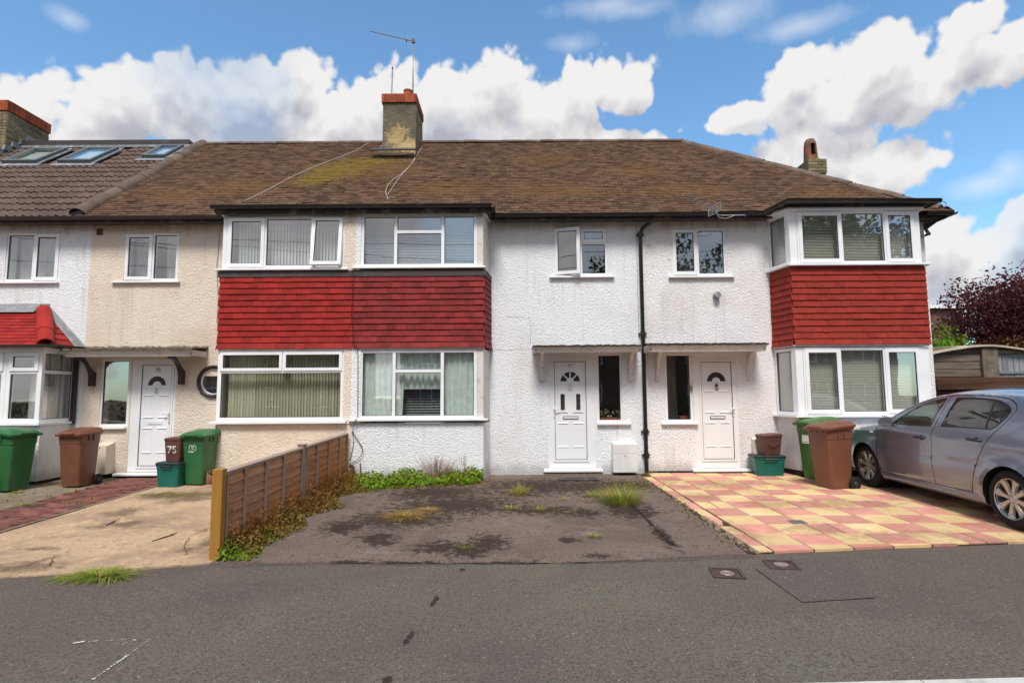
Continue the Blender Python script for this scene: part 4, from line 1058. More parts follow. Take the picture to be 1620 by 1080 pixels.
# lower window of the cream half: two top lights above one wide pane
l, t_, r, bt = (346.5, 553.5, 543.5, 665.5); X0, X1 = XB0+.005, P(r, 610, YB)[0]; Zt, Zb_ = P(450, t_, YB)[1], P(450, bt, YB)[1]
ztr = P(450, 587, YB)[1]; xm = P(447.5, 568, YB)[0]
b = MB(); m_ = .03
H = [(X0+.06, xm-m_, ztr+m_, Zt-.055), (xm+m_, X1-.055, ztr+m_, Zt-.055), (X0+.06, X1-.055, Zb_+.06, ztr-m_)]
b.holed(X0, X1, Zb_, Zt, H, YB+.004, YB+.08); w = b.build('bay_window', 'upvc', h75, bevel=.004, label='wide window with two top lights over one large pane')
for i, (a, c, d, e) in enumerate(H):
    if i < 2:
        s_ = MB(); s_.holed(a-.022, c+.022, d-.022, e+.022, [(a+.028, c-.028, d+.028, e-.028)], YB-.016, YB+.04); s_.build('sash', 'upvc', w, bevel=.006)
        gasket_mb(a+.028, c-.028, d+.028, e-.028, YB-.004).build('gasket', 'gasket', w); pn = MB(); pn.quad(a+.03, c-.03, YB+.006, d+.03, e-.03); pn.build('pane', 'glass', w)
    else:
        gasket_mb(a, c, d, e, YB+.016).build('gasket', 'gasket', w); pn = MB(); pn.quad(a+.004, c-.004, YB+.03, d+.004, e-.004); pn.build('pane', 'glass', w)
b = MB(); s0, s1 = P(330.5, 668, YB-.07)[0], P(547, 668, YB-.07)[0]; b.prism([(YB-.09, Zb_-.004), (YB-.09, Zb_-.045), (YB+.06, Zb_-.045), (YB+.06, Zb_)], s0, s1, 'yz'); b.build('sill', 'upvc', w, bevel=.004)
vblind('vertical_blind', 'olive vertical slat blind half open in the wide ground floor bay window', X0+.10, X1-.06, Zb_+.05, Zt-.05, YB+.20, 'blind_olive', 38, 38, .046, bunch=X0+(X1-X0)*.27)
# upper windows
w75u = bay_win(h75, (358, 341.5, 545.5, 425), cols=[419, 493.5], sash={(0, 0), (2, 0)}, opened={(2, 0): ('top', 7)}, sill=(342, 552, 426), label='upstairs bay window with its right casement pushed out at the foot', border=.058)
vblind('vertical_blind', 'pale vertical slat blind behind the upstairs bay window of the cream house', XB0+.18, XS-.18, zu0+.02, zu1-.05, YB+.22, 'blind_pale', 34, 30, .042)
w77u = bay_win(h77, (571.5, 338.5, 754.5, 422), cols=[626, 700.5], rows={1: [366.5]}, sill=(558.5, 768, 422), label='upstairs bay window with a top light over its middle pane')
a, c, d, e, y = behind((571.5, 338.5, 754.5, 422), YB, .16); venetian('venetian_blind', 'grey venetian blind behind the upstairs bay window above the dull red tiles', a+.02, c-.02, d, e, y, 'net_grey', tilt=52)
w77l = bay_win(h77, (568.5, 553, 754.5, 662), cols=[623, 699.5], rows={1: [586.5]}, sill=(553, 772, 663), label='ground floor bay window with a top light over its middle pane')
a, c, d, e, y = behind((568.5, 553, 754.5, 662), YB, .10); venetian('venetian_blind', 'fine raised-slat venetian blind behind the green curtains', a+.02, c-.02, d, e, y+.22, 'net_grey', gauge=.046, tilt=40)
curtain('curtain', 'pale green curtain at the left of the bay window behind the weeds', a, a+(c-a)*.36, d, e, y+.03, 'curtain_green')
curtain('curtain', 'pale green curtain at the right of the bay window behind the weeds', a+(c-a)*.70, c, d, e, y+.03, 'curtain_green')
curtain('valance', 'pale green valance across the upper part of the same bay window', a+(c-a)*.30, a+(c-a)*.74, d+(e-d)*.42, e, y+.07, 'curtain_green', cat='valance')
# side boards of the white half return
for z0, z1, f in ((zl0, zl1, 0), (zu0, zu1, 1)):
    for root, x, s in ((h77, XB1, 1), (h75, XB0, -1)):
        b = MB(); t0 = .0
        xa, xb = x, x+s*.09
        b.add([(xa-s*.05, YB+.006, z0), (xa, YB+.006, z0), (xb, W, z0), (xb-s*.05, W, z0), (xa-s*.05, YB+.006, z1), (xa, YB+.006, z1), (xb, W, z1), (xb-s*.05, W, z1)], [(0, 1, 5, 4), (1, 2, 6, 5), (2, 3, 7, 6), (3, 0, 4, 7), (4, 5, 6, 7), (0, 3, 2, 1)])
        b.build('side_board', 'paint_white_old' if root is h77 else 'upvc', root)
for root, m in ((h77, 'paint_white_old'),):
    for z0, z1, px in ((zl0, zl1, 754.5), (zu0, zu1, 754.5)):
        b = MB(); b.box(P(px, 500, YB)[0]+.003, XB1-.001, YB+.002, YB+.05, z0, z1); b.build('corner_post', m, root)
for z0, z1, pxr in ((zu0, zu1, 358),):
    b = MB(); b.box(XB0+.001, P(pxr, 380, YB)[0]-.002, YB+.002, YB+.05, z0, z1); b.build('corner_post', 'upvc', h75)

# ---- hung tiles
TW = .1690
def tile_mesh(name, w, h, th):
    b = MB(); ch = .003
    b.box(-w/2, w/2, 0, th, 0, h); me_o = b
    return b
def hang(root, A, B, z0, z1, n, m, outer_l=0, outer_r=0, seed=1, holder=None):
    """courses of clay tiles hung on the face from A to B (plan points), outward on the right of A->B"""
    A = Vector((*A, 0)); B = Vector((*B, 0)); d = B-A; L = d.length; d.normalize(); nv = Vector((d.y, -d.x, 0))
    rr = random.Random(seed)
    if holder is None:
        b = MB(); o_ = .003
        q = [A+nv*.002, B+nv*.002, B-nv*.02, A-nv*.02]; b.prism([(p.x, p.y) for p in q], z0+.01, z1, 'xy'); holder = b.build('hung_tiling', 'gasket', root)
    g_ = (z1-z0)/n; hh = g_+.035; th = .013
    me = None
    ang = math.atan2(d.y, d.x)
    for k in range(n):
        kick = .020 if k == 0 else (.006 if k == 1 else 0)
        z = z0+k*g_; x = -TW*(.5 if k % 2 else 0)-rr.uniform(0, .01); i = 0
        ext = .022
        wob = rr.uniform(-.002, .002)
        while x < L+ext:
            a = max(x, -ext*outer_l); c = min(x+TW, L+ext*outer_r)
            if c-a > .03:
                w = c-a-.0022
                M = Matrix.Translation(A+d*((a+c)/2)+nv*(.030+kick+rr.uniform(-.002, .002))+Vector((0, 0, z+wob+rr.uniform(-.003, .003)))) @ Matrix.Rotation(ang, 4, 'Z') @ Matrix.Rotation(R(rr.uniform(-.7, .7)), 4, 'Y') @ Matrix.Rotation(-math.atan2(.018+kick*.6, g_)-rr.uniform(-.01, .01), 4, 'X') @ Matrix.Diagonal((w/.1668, 1, 1, 1))
                if me is None:
                    b = MB(); b.box(-.0834, .0834, 0, th, 0, hh); o = b.build('tile', m, holder, local=True, bevel=0); me = o.data
                    o.matrix_local = Matrix.Translation(-OFF[root.name]) @ M; OFF[o.name] = OFF[root.name]
                else: inst(me, 'tile', holder, M)
            x += TW; i += 1
    return holder
hang(h75, (XB0-.005, YB), (XS-.002, YB), zt0, zt1, 12, 'tile_red_bright', 1, 0, 1)
hang(h75, (XB0-.10, W), (XB0-.005, YB), zt0, zt1, 12, 'tile_red_bright', 0, 0, 4)
hang(h77, (XS+.002, YB), (XB1+.005, YB), zt0, zt1, 12, 'tile_red_faded', 0, 1, 2)
hang(h77, (XB1+.005, YB), (XB1+.10, W), zt0, zt1, 12, 'tile_red_faded', 0, 0, 3)

# ---- roof of the double bay: boarded fascia and black gutter
def gutter(root, pts, r, m, name='gutter', depth_dir=None):
    """half round gutter swept along pts (top line)"""
    pts = [Vector(p) for p in pts]; b = MB(); n = 8; rings = []
    for i, p in enumerate(pts):
        d = (pts[min(i+1, len(pts)-1)]-pts[max(i-1, 0)]).normalized(); side = Vector((d.y, -d.x, 0)).normalized()
        # mitre
        if 0 < i < len(pts)-1:
            d0 = (pts[i]-pts[i-1]).normalized(); k = 1/max(.4, abs(d0.dot(d)))
        else: k = 1
        rings.append([p+side*k*r*math.cos(t)-Vector((0, 0, 1))*r*1.0*math.sin(t) for t in [math.pi*j/n for j in range(n+1)]]+[p-side*k*(r-.006)*math.cos(t)*1.0-Vector((0, 0, 1))*(r-.006)*math.sin(t) for t in [math.pi*j/n for j in range(n+1)]])
    m_ = len(rings[0]); vs = [v for q in rings for v in q]; fs = []
    for i in range(len(rings)-1):
        for k in range(m_): fs.append((i*m_+k, i*m_+(k+1) % m_, (i+1)*m_+(k+1) % m_, (i+1)*m_+k))
    fs += [tuple(range(m_)), tuple(range((len(rings)-1)*m_, len(rings)*m_))]
    b.add(vs, fs); return b.build(name, m, root, smooth_=True, auto=50)
gt = P(560, 325, YB-.14)[1]
for root, x0, x1, L_, R_ in ((h75, XB0-.12, XS, 1, 0), (h77, XS, XB1+.14, 0, 1)):
    b = MB(); b.box(x0, x1-(.001 if L_ else 0), YB-.11, EY+.25, gt-.10, gt-.02); b.build('bay_roof', 'felt', root)
    b = MB(); b.box(x0+(.03 if L_ else 0), x1-(.001 if L_ else .03), YB-.10, YB-.085, gt-.14, gt-.0999); b.build('fascia', 'felt', root)
    b = MB(); b.box(x0+.02, x1-.02, YB-.083, W-.02, zu1+.0755, gt-.1001); b.build('soffit', 'soffit_brown', root)
    gutter(root, [(x0-(.02 if L_ else 0), YB-.17, gt), (x1+(.02 if R_ else 0), YB-.17, gt)], .058, 'gutter_black')
    if R_:
        gutter(root, [(x1+.03, YB-.17, gt-.004), (x1+.03, EY-.04, gt-.004)], .05, 'gutter_black')

# ---- main eaves: soffit, fascia, gutter
def eaves(root, x0, x1, m, gm):
    b = MB(); b.box(x0, x1, EY+.02, EY+.045, EZ-.11, EZ+.02); b.build('fascia', 'felt', root)
    b = MB(); b.box(x0, x1, EY+.046, W-.001, EZ-.08, EZ-.06)
    b.build('soffit', 'soffit_brown', root)
    gutter(root, [(x0, EY-.03, EZ-.015), (x1, EY-.03, EZ-.015)], .055, gm)
    b = MB(); x = x0+.2
    while x < x1: b.box(x, x+.03, EY-.005, EY+.02, EZ-.075, EZ-.03); x += .9
    b.build('gutter_bracket', gm, root, kind='stuff')
eaves(h73, PW[0], PW[1], 0, 'gutter_brown'); eaves(h75, PW[1]+.001, XB0-.15, 0, 'gutter_brown'); eaves(h77, XB1+.19, PW[3], 0, 'gutter_black'); eaves(h79, PW[3]+.001, 4.78, 0, 'gutter_black')

# ================================================================== roofs
def roof_deck(root, x0, x1, m, hip=False, drop=.03):
    o = Vector((0, 0, -drop)); b = MB()
    E0 = Vector((x0, EY, EZ)); R0 = Vector((x0, RY, RZ)); B0 = Vector((x0, 2*RY-EY, EZ))
    if not hip:
        E1 = Vector((x1, EY, EZ)); R1 = Vector((x1, RY, RZ)); B1 = Vector((x1, 2*RY-EY, EZ))
        vs = [E0, E1, R1, R0, B1, B0]; b.add([v+o for v in vs], [(0, 1, 2, 3), (3, 2, 4, 5), (0, 3, 5), (1, 4, 2), (0, 5, 4, 1)])
    else:
        E1 = Vector((HXE, EY, EZ)); R1 = Vector((RXE, RY, RZ)); B1 = Vector((HXE, 2*RY-EY, EZ))
        b.add([v+o for v in [E0, E1, R1, R0, B1, B0]], [(0, 1, 2, 3), (3, 2, 4, 5), (0, 3, 5), (1, 4, 2), (0, 5, 4, 1)])
    return b.build('roof', m, root)
rf73 = roof_deck(h73, PW[0], PW[1]-.12, 'roof_concrete'); rf75 = roof_deck(h75, PW[1]-.119, PW[2], 'felt'); rf77 = roof_deck(h77, PW[2]+.001, PW[3], 'felt'); rf79 = roof_deck(h79, PW[3]+.001, 0, 'felt', True)
def plain_tiles(roof, xlo, xhi, seed, O=Vector((0, EY, EZ)), U=Vector((1, 0, 0)), UPv=UP, NV=NRM, length=SL, keep=300, gauge=.1005, tw=.166, cl=True, cr=True):
    """courses of small clay tiles; xlo/xhi give the limits at a height up the slope"""
    rr = random.Random(seed); n = int(length/gauge); cnt = 0; first = None; J = MB(); L_ = .145; th = .015
    B = Matrix((U, UPv, NV)).transposed().to_4x4()
    EM = [0, 1, 0, 0]
    def boxv(w): return [(-w/2, 0, 0), (w/2, 0, 0), (w/2, L_, 0), (-w/2, L_, 0), (-w/2, 0, th), (w/2, 0, th), (w/2, L_, th), (-w/2, L_, th)]
    FS = [(4, 5, 6, 7), (0, 1, 5, 4), (1, 2, 6, 5), (3, 0, 4, 7)]
    for k in range(n):
        s = -.045+k*gauge; a, c = xlo(s), xhi(s); x = math.floor((a-1)/tw)*tw-tw*(.5 if k % 2 else 0)-random.Random(k*17).uniform(0, .02)
        while x < c+tw:
            l = max(x, a) if cl else x; r = min(x+tw, c) if cr else x+tw; mid = x+tw/2
            if r-l > .02 and (cl or mid >= a) and (cr or mid < c):
                w = r-l-.002-rr.random()*.003; xc = (l+r)/2
                wob = .012*mnoise.noise((xc*.5, s*.6, seed))+.004*mnoise.noise((xc*3, s*5, 4.0))
                lift = .004+rr.random()*.004+(.010 if rr.random() < .02 else 0)
                org = O+U*xc+UPv*(s+wob*1.1+rr.uniform(-.005, .005))+NV*(lift+.020+.02*mnoise.noise((xc*.35, s*.5, 9)))
                M = Matrix.Translation(org) @ B @ Matrix.Rotation(R(-7.6+rr.uniform(-1.2, 1.0)), 4, 'X') @ Matrix.Rotation(R(rr.uniform(-.7, .7)), 4, 'Z') @ Matrix.Rotation(R(rr.uniform(-1, 1)), 4, 'Y')
                if cnt < keep:
                    Ms = M @ Matrix.Diagonal((w/.16, 1, 1, 1))
                    if first is None:
                        b = MB(); b.add(boxv(.16), FS); b.m = list(EM); first = b.build('roof_tile', ('roof_plain', 'roof_plain_edge'), roof, local=True); first.matrix_local = Matrix.Translation(-OFF[roof.name]) @ Ms
                    else: inst(first.data, 'roof_tile', roof, Ms)
                else: J.add([M @ Vector(v) for v in boxv(w)], FS); J.m[-4:] = EM
                cnt += 1
            x += tw
    if J.v: J.build('roof_tiles', ('roof_plain', 'roof_plain_edge'), roof, kind='stuff')
hipx = lambda s: HXE-(HXE-RXE)*s/SL
def bayskip(x0, x1): return None
plain_tiles(rf75, lambda s: PW[1]-.05, lambda s: PW[2], 1, cr=False)
plain_tiles(rf77, lambda s: PW[2], lambda s: PW[3], 1, cl=False, cr=False)
plain_tiles(rf79, lambda s: PW[3], hipx, 1, cl=False)
# the hipped end slope of the end house
HU = Vector((0, 1, 0)); hv = Vector((RXE-HXE, 0, RZ-EZ)); HL = hv.length; hv.normalize(); HN = HU.cross(hv)
plain_tiles(rf79, lambda s: EY+(RY-EY)*s/HL, lambda s: 2*RY-EY-(RY-EY)*s/HL, 5, Vector((HXE, 0, EZ)), HU, hv, HN, HL, keep=0)
# ridge and hip tiles
def ridge_run(roof, A, B, r, seg, m, name, flat=1.0, seed=0):
    A, B = Vector(A), Vector(B); d = B-A; L = d.length; d.normalize(); n = max(1, round(L/seg)); sg = L/n
    rr = random.Random(seed); side = Vector((d.y, -d.x, 0)); side.normalize(); up = side.cross(d).normalized()
    if up.z < 0: up = -up
    q = MB(); k = 10; L2 = sg+.012
    for e, (y, rad) in enumerate(((0, r), (L2, r*.96))):
        for rr_ in (rad, rad-.016):
            for i in range(k+1):
                t = math.pi*i/k; q.v.append((rr_*math.cos(t), y, rr_*math.sin(t)*flat))
    m1 = k+1
    for i in range(k):
        q.f += [(i, i+1, 2*m1+i+1, 2*m1+i), (i, m1+i, m1+i+1, i+1), (2*m1+i, 2*m1+i+1, 3*m1+i+1, 3*m1+i)]
    q.m = [0]*len(q.f)
    B3 = Matrix((side, d, up)).transposed().to_4x4(); o = None
    for i in range(n):
        M = Matrix.Translation(A+d*(i*sg)+up*rr.uniform(-.006, .006)) @ B3 @ Matrix.Rotation(R(rr.uniform(-1.5, 1.5)), 4, 'X') @ Matrix.Rotation(R(rr.uniform(-2, 2)), 4, 'Y')
        if o is None:
            o = q.build(name, m, roof, local=True, smooth_=True, auto=50); o.matrix_local = Matrix.Translation(-OFF[roof.name]) @ M
        else: inst(o.data, name, roof, M)
ridge_run(rf75, (PW[1]-.02, RY, RZ-.02), (PW[2], RY, RZ-.02), .125, .32, 'ridge_tile', 'ridge_tile', .75, 1)
ridge_run(rf77, (PW[2], RY, RZ-.02), (PW[3], RY, RZ-.02), .125, .32, 'ridge_tile', 'ridge_tile', .75, 2)
ridge_run(rf79, (PW[3], RY, RZ-.02), (RXE, RY, RZ-.02), .125, .32, 'ridge_tile', 'ridge_tile', .75, 3)
ridge_run(rf79, (HXE-.10, EY+.10, EZ+.06), (RXE, RY, RZ-.03), .12, .34, 'ridge_tile', 'hip_tile', .8, 4)
ridge_run(rf75, (PW[1]-.06, EY-.01, EZ+.025), (PW[1]-.06, RY, RZ+.0), .155, .42, 'ridge_tile', 'party_ridge_tile', .85, 5)
b = MB(); b.lathe([(.0, 0), (.10, 0), (.115, .03)], (PW[1]-.06, EY-.02, EZ+.075), 'y', 14); b.build('mortar_plug', 'gutter_black', rf75)

# interlocking concrete tiles of the left house
cw, cg = .300, .345
b = MB(); prof = []
for i in range(13):
    u = i/12; xx = -cw/2+cw*u
    hgt = .034*math.exp(-((u-.13)/.085)**2)+.020*math.exp(-((u-.62)/.10)**2)
    prof.append((xx, hgt))
k = len(prof)
b.add([(x, 0, z+.014) for x, z in prof]+[(x, cg+.05, z+.002) for x, z in prof]+[(x, 0, z-.006) for x, z in prof], [(i, i+1, k+i+1, k+i) for i in range(k-1)]+[(2*k+i, 2*k+i+1, i+1, i) for i in range(k-1)])
o = b.build('roof_tile', 'roof_concrete', rf73, local=True, smooth_=True, auto=60); first = True
B3 = Matrix((Vector((1, 0, 0)), UP, NRM)).transposed().to_4x4(); rr = random.Random(8)
def RP(px, py):
    d = ray(px, py); o_ = Vector((0, 0, EYE)); p0 = Vector((0, EY, EZ)); t = (p0-o_).dot(NRM)/d.dot(NRM); return o_+d*t
def sxy(px, py):
    p = RP(px, py); return p.x, (p-Vector((p.x, EY, EZ))).dot(UP)
SKY = []
for (bl_, br_, tr_, tl_) in (((10, 262), (66, 262), (104, 241.5), (54, 241.5)), ((98, 261.5), (150, 261.5), (186, 240.5), (137, 240.5)), ((229, 253.5), (266, 253.5), (290, 236.5), (254, 237))):
    x0 = (sxy(*bl_)[0]+sxy(*tl_)[0])/2; x1 = (sxy(*br_)[0]+sxy(*tr_)[0])/2; s0 = (sxy(*bl_)[1]+sxy(*br_)[1])/2; s1 = (sxy(*tl_)[1]+sxy(*tr_)[1])/2
    SKY.append((x0, x1, s0, s1))
nr = int((SL-.12)/cg)
for r_ in range(nr):
    s = -.05+r_*cg; x = PW[1]-.30
    while x > PW[0]-.1:
        if not any(a-.10 < x < c+.10 and d-.25 < s < e-.05 for a, c, d, e in SKY):
            M = Matrix.Translation(Vector((x, EY, EZ))+UP*(s+rr.uniform(-.004, .004))+NRM*(.016+rr.uniform(-.002, .002))) @ B3 @ Matrix.Rotation(R(-2.3+rr.uniform(-.4, .4)), 4, 'X')
            if first: o.matrix_local = Matrix.Translation(-OFF[rf73.name]) @ M; first = False
            else: inst(o.data, 'roof_tile', rf73, M)
        x -= cw
for i, (x0, x1, s0, s1) in enumerate(SKY):
    T = Matrix.Translation((0, EY, EZ)) @ B3
    b = MB(); f_ = .07
    for (a, c, d, e) in ((x0, x0+f_, s0, s1), (x1-f_, x1, s0, s1), (x0+f_, x1-f_, s0, s0+f_*1.3), (x0+f_, x1-f_, s1-f_, s1)):
        b.box(a, c, d, e, .02, .13)
    b.xf(T); sk = b.build('skylight', 'frame_grey', h73, bevel=.006, label=['pale green skylight nearest the left edge', 'middle skylight', 'small skylight under the ridge beside the party wall'][i])
    b = MB(); b.add([(x0+f_, s0+f_, .10), (x1-f_, s0+f_, .10), (x1-f_, s1-f_, .10), (x0+f_, s1-f_, .10)], [(0, 1, 2, 3)]); b.xf(T); b.build('pane', 'glass_skylight', sk)
    b = MB(); b.add([(x0+f_, s0+f_, .03), (x1-f_, s0+f_, .03), (x1-f_, s1-f_, .03), (x0+f_, s1-f_, .03)], [(0, 1, 2, 3)]); b.xf(T); b.build('blind', 'blind_pale' if i else 'curtain_green', sk)
    b = MB(); b.box(x0-.10, x1+.10, s0-.17, s0-.002, .035, .05); b.box(x0-.06, x0-.002, s0, s1, .03, .06); b.box(x1+.002, x1+.06, s0, s1, .03, .06); b.box(x0-.06, x1+.06, s1+.002, s1+.10, .04, .07)
    b.xf(T); b.build('apron', 'lead', sk)
b = MB(); b.box(-12.55, PW[1]-.30, RY-.22, RY+.3, RZ-.10, RZ+.05); b.build('ridge_fascia', 'gutter_brown', rf73)
b = MB(); b.box(-12.6, PW[1]-.25, RY-.26, RY-.225, RZ-.16, RZ-.10); b.build('ridge_flashing', 'lead', rf73)

# ---- chimneys
def soldier_band(root, x0, x1, y0, y1, z0, z1, faces='frl', over=.035, gap=.008):
    """upright bricks round the head of a stack"""
    b = MB(); b.box(x0-over+.02, x1+over-.02, y0-over+.02, y1+over-.02, z0+.002, z1-.004); b.build('band_core', 'mortar_pale', root)
    bw = .075; rr = random.Random(4); first = None
    def put(cx, cy, rot, w):
        nonlocal first
        M = Matrix.Translation((cx, cy, z0+rr.uniform(-.004, .002))) @ Matrix.Rotation(rot, 4, 'Z') @ Matrix.Diagonal((w/.067, 1, 1, 1))
        if first is None:
            b = MB(); b.box(-.0335, .0335, -.035, .035, 0, z1-z0); first = b.build('brick', 'red_brick', root, local=True); first.matrix_local = Matrix.Translation(-OFF[root.name]) @ M
        else: inst(first.data, 'brick', root, M)
    n = round((x1-x0+2*over)/bw); w = (x1-x0+2*over)/n
    for i in range(n): put(x0-over+w*(i+.5), y0-over+.030, 0, w-gap)
    n = round((y1-y0+2*over-.1)/bw); w = (y1-y0+2*over-.08)/n
    for i in range(n):
        for xx in (x1+over-.030, x0-over+.030): put(xx, y0-over+.075+w*(i+.5), R(90), w-gap)
CY = 13.6
x0, x1 = P(605.5, 200, CY)[0], P(657, 200, CY)[0]; zt_, zb_ = P(632, 150, CY-.03)[1], 7.05
y1 = CY+1.02
zbd = P(632, 161.5, CY-.03)[1]
b = MB()
# a slightly uneven rendered shaft with a lead and mortar skirt
q = []
rr = random.Random(6)
nz = 12
for j in range(nz+1):
    z = zb_+(zbd-zb_)*j/nz; w = .012*mnoise.noise((0, 0, z*2)); fl_ = max(0, (7.62-z))*.30
    q.append([(x0-fl_+w, CY-fl_*.8, z), ((x0+x1)/2, CY-fl_*.9+.012*mnoise.noise((3, 1, z*3)), z), (x1+fl_*.3, CY-fl_*.8, z), (x1+.002, y1, z), (x0, y1, z)])
vs = [v for r_ in q for v in r_]; fs = []
for j in range(nz):
    for i in range(5): fs.append((j*5+i, j*5+(i+1) % 5, (j+1)*5+(i+1) % 5, (j+1)*5+i))
fs.append(tuple(nz*5+i for i in range(5)))
b.add(vs, fs)
ch = b.build('chimney', 'chimney_render', h77, label='rendered stack with a red brick band, one pot and two aerials')
# brick flank on the right side
rrr = random.Random(12); first = None; cz = zb_+.35; c_ = 0
while cz < zbd-.08:
    y = CY+.02-(.11 if c_ % 2 else 0)
    while y < y1-.02:
        a, e = max(y, CY+.012), min(y+.215, y1-.004)
        if e-a > .05:
            M = Matrix.Translation((x1+.004+rrr.uniform(0, .004), (a+e)/2, cz)) @ Matrix.Diagonal((1, (e-a)/.206, 1, 1))
            if first is None:
                b = MB(); b.box(-.02, .012, -.103, .103, 0, .065); first = b.build('brick', 'stock_brick', ch, local=True); first.matrix_local = Matrix.Translation(-OFF[ch.name]) @ M
            else: inst(first.data, 'brick', ch, M)
        y += .225
    cz += .075; c_ += 1
soldier_band(ch, x0, x1, CY, y1, zbd, zt_)
b = MB(); b.box(x0-.03, x1+.03, CY-.03, y1+.03, zt_, zt_+.03); b.add([], []); b.build('flaunching', 'red_brick', ch)
px_, _ = P(645.5, 142, CY+.3); b = MB(); zp = zt_+.02
b.lathe([(.125, 0), (.105, .06), (.102, .21), (.112, .22), (.112, .26), (.095, .26), (.09, .05)], (px_, CY+.3, zp), n=24); b.build('chimney_pot', 'terracotta', ch, smooth_=True, auto=45)
b = MB(); b.box(x0-.16, x1+.10, CY-.60, CY-.30, 6.86, 6.885); 
b.xf(Matrix.Translation((0, CY-.45, 7.22)) @ Matrix.Rotation(TH*.8, 4, 'X') @ Matrix.Translation((0, -(CY-.45), -6.87)))
b.build('lead_apron', 'lead_dark', ch)
# tall aerial on the stack
ax, az0 = P(653.5, 148, CY+.15); _, az1 = P(652.5, 66, CY+.15); ay = CY+.15
t = thing('tv_aerial', 'long grey television aerial with a slanting boom on a tall pole above the rendered chimney', 'aerial', (ax, ay, zt_-.2))
b = MB(); b.tube([(ax, ay, zt_-.35), (P(653.5, 66, CY+.15)[0], ay, az1+.03)], .016, 8); b.build('pole', 'metal_grey', t, smooth_=True)
ax2 = P(653.5, 66, CY+.15)[0]
e0, e1 = Vector((P(585.5, 49.5, CY-.25)[0], CY-.25, P(585.5, 49.5, CY-.25)[1])), Vector((P(659, 67, CY+.2)[0], CY+.2, P(659, 67, CY+.2)[1]))
b = MB(); b.tube([e0, e1], .010, 6); b.build('boom', 'metal_grey', t)
dirb = (e1-e0).normalized(); el = None
for i in range(13):
    f = .04+.07*i; p = e0.lerp(e1, min(f, .97)); L_ = .07+.004*i if i < 11 else .16
    v = Vector((0, .25, 1)).cross(dirb).cross(dirb).normalized(); v = dirb.cross(Vector((0, 1, 0))).normalized()
    b = MB(); b.tube([p-v*L_, p+v*L_], .0028 if i < 11 else .004, 5); b.build('element', 'metal_grey', t)
b = MB(); p = e0.lerp(e1, .925); b.box(p.x-.035, p.x+.035, ay-.03, ay+.03, p.z-.05, p.z+.05); b.build('clamp', 'metal_dark', t)
b = MB(); p = e0.lerp(e1, .78); b.box(p.x-.02, p.x+.02, p.y-.02, p.y+.02, p.z-.05, p.z+.01); b.build('dipole_box', 'metal_dark', t)
mx, mz = P(619.5, 148, CY+.1); _, mz1 = P(619.5, 108, CY+.1); mx2 = P(621, 108, CY+.1)[0]
t = thing('aerial_mast', 'short bare mast left of the chimney pot', 'aerial mast', (mx, CY+.1, zt_)); b = MB(); b.tube([(mx, CY+.1, zt_-.1), (mx2, CY+.1, mz1)], .014, 8); b.build('pole', 'metal_grey', t)
b = MB(); b.lathe([(0, -.03), (.03, -.01), (.012, .01), (.008, .05), (0, .055)], (mx2, CY+.1, mz1), n=10); b.build('cap', 'metal_dark', t)
# cables across the roof
def cable_on_roof(pts, m, r, name, label, lift=.05):
    q = []
    for (px, py) in pts: q.append(RP(px, py)+NRM*lift)
    # smooth
    out = []
    for i in range(len(q)-1):
        for k in range(6):
            t_ = k/6; p0 = q[max(i-1, 0)]; p1 = q[i]; p2 = q[i+1]; p3 = q[min(i+2, len(q)-1)]
            out.append(.5*((2*p1)+(-p0+p2)*t_+(2*p0-5*p1+4*p2-p3)*t_*t_+(-p0+3*p1-3*p2+p3)*t_**3))
    out.append(q[-1]); b = MB(); b.tube(out, r, 5); return tag(b.build(name, m), label, 'cable')
cable_on_roof([(586, 228), (560, 243), (520, 259), (470, 280), (425, 304), (388, 322)], 'cable_pale', .008, 'cable', 'pale cable slanting down the roof tiles left of the rendered chimney')
cable_on_roof([(656, 232), (655, 256), (640, 275), (620, 290), (611, 305), (615, 320)], 'cable_pale', .007, 'cable', 'wavy pale cable below the chimney that swings out to the left')
cable_on_roof([(668, 236), (652, 262), (632, 285), (614, 312)], 'cable_pale', .007, 'cable', 'straighter pale cable below the chimney, right of the wavy one')

# left chimney at the party wall beyond
xc = P(10, 200, 13.7)[0]; zt2 = P(10, 159, 13.7)[1]; zb2 = zt2-.26
t = h73; b = MB(); b.box(xc-1.0, xc, 13.7, 14.98, 6.6, zb2); ch2 = b.build('chimney', 'stock_mortar', h73, label='stock brick stack with a red brick head')
first = None; cz = 6.7; c_ = 0
while cz < zb2-.05:
    y = 13.7-(.11 if c_ % 2 else 0)
    while y < 14.98:
        a, e = max(y, 13.702), min(y+.215, 14.978)
        if e-a > .04:
            M = Matrix.Translation((xc+.002, (a+e)/2, cz)) @ Matrix.Diagonal((1, (e-a)/.206, 1, 1))
            if first is None: b = MB(); b.box(-.02, .010, -.103, .103, 0, .065); first = b.build('brick', 'stock_brick', ch2, local=True); first.matrix_local = Matrix.Translation(-OFF[ch2.name]) @ M
            else: inst(first.data, 'brick', ch2, M)
        y += .225
    x = xc-.55
    while x < xc-.01 and True:
        e = min(x+.215, xc-.004)
        M = Matrix.Translation(((x+e)/2, 13.698, cz)) @ Matrix.Rotation(R(-90), 4, 'Z') @ Matrix.Diagonal((1, (e-x)/.206, 1, 1)); inst(first.data, 'brick', ch2, M); x += .225
    cz += .075; c_ += 1
soldier_band(ch2, xc-1.0, xc, 13.7, 14.98, zb2, zt2, over=.03)
b = MB()
for i in range(7):
    s = 3.6+i*.27; b.obox((xc+.03, EY+s*math.cos(TH), EZ+s*math.sin(TH)+.10), (.03, 0, 0), (0, .15, .02), (0, .02, .09))
b.build('step_flashing', 'lead', ch2)

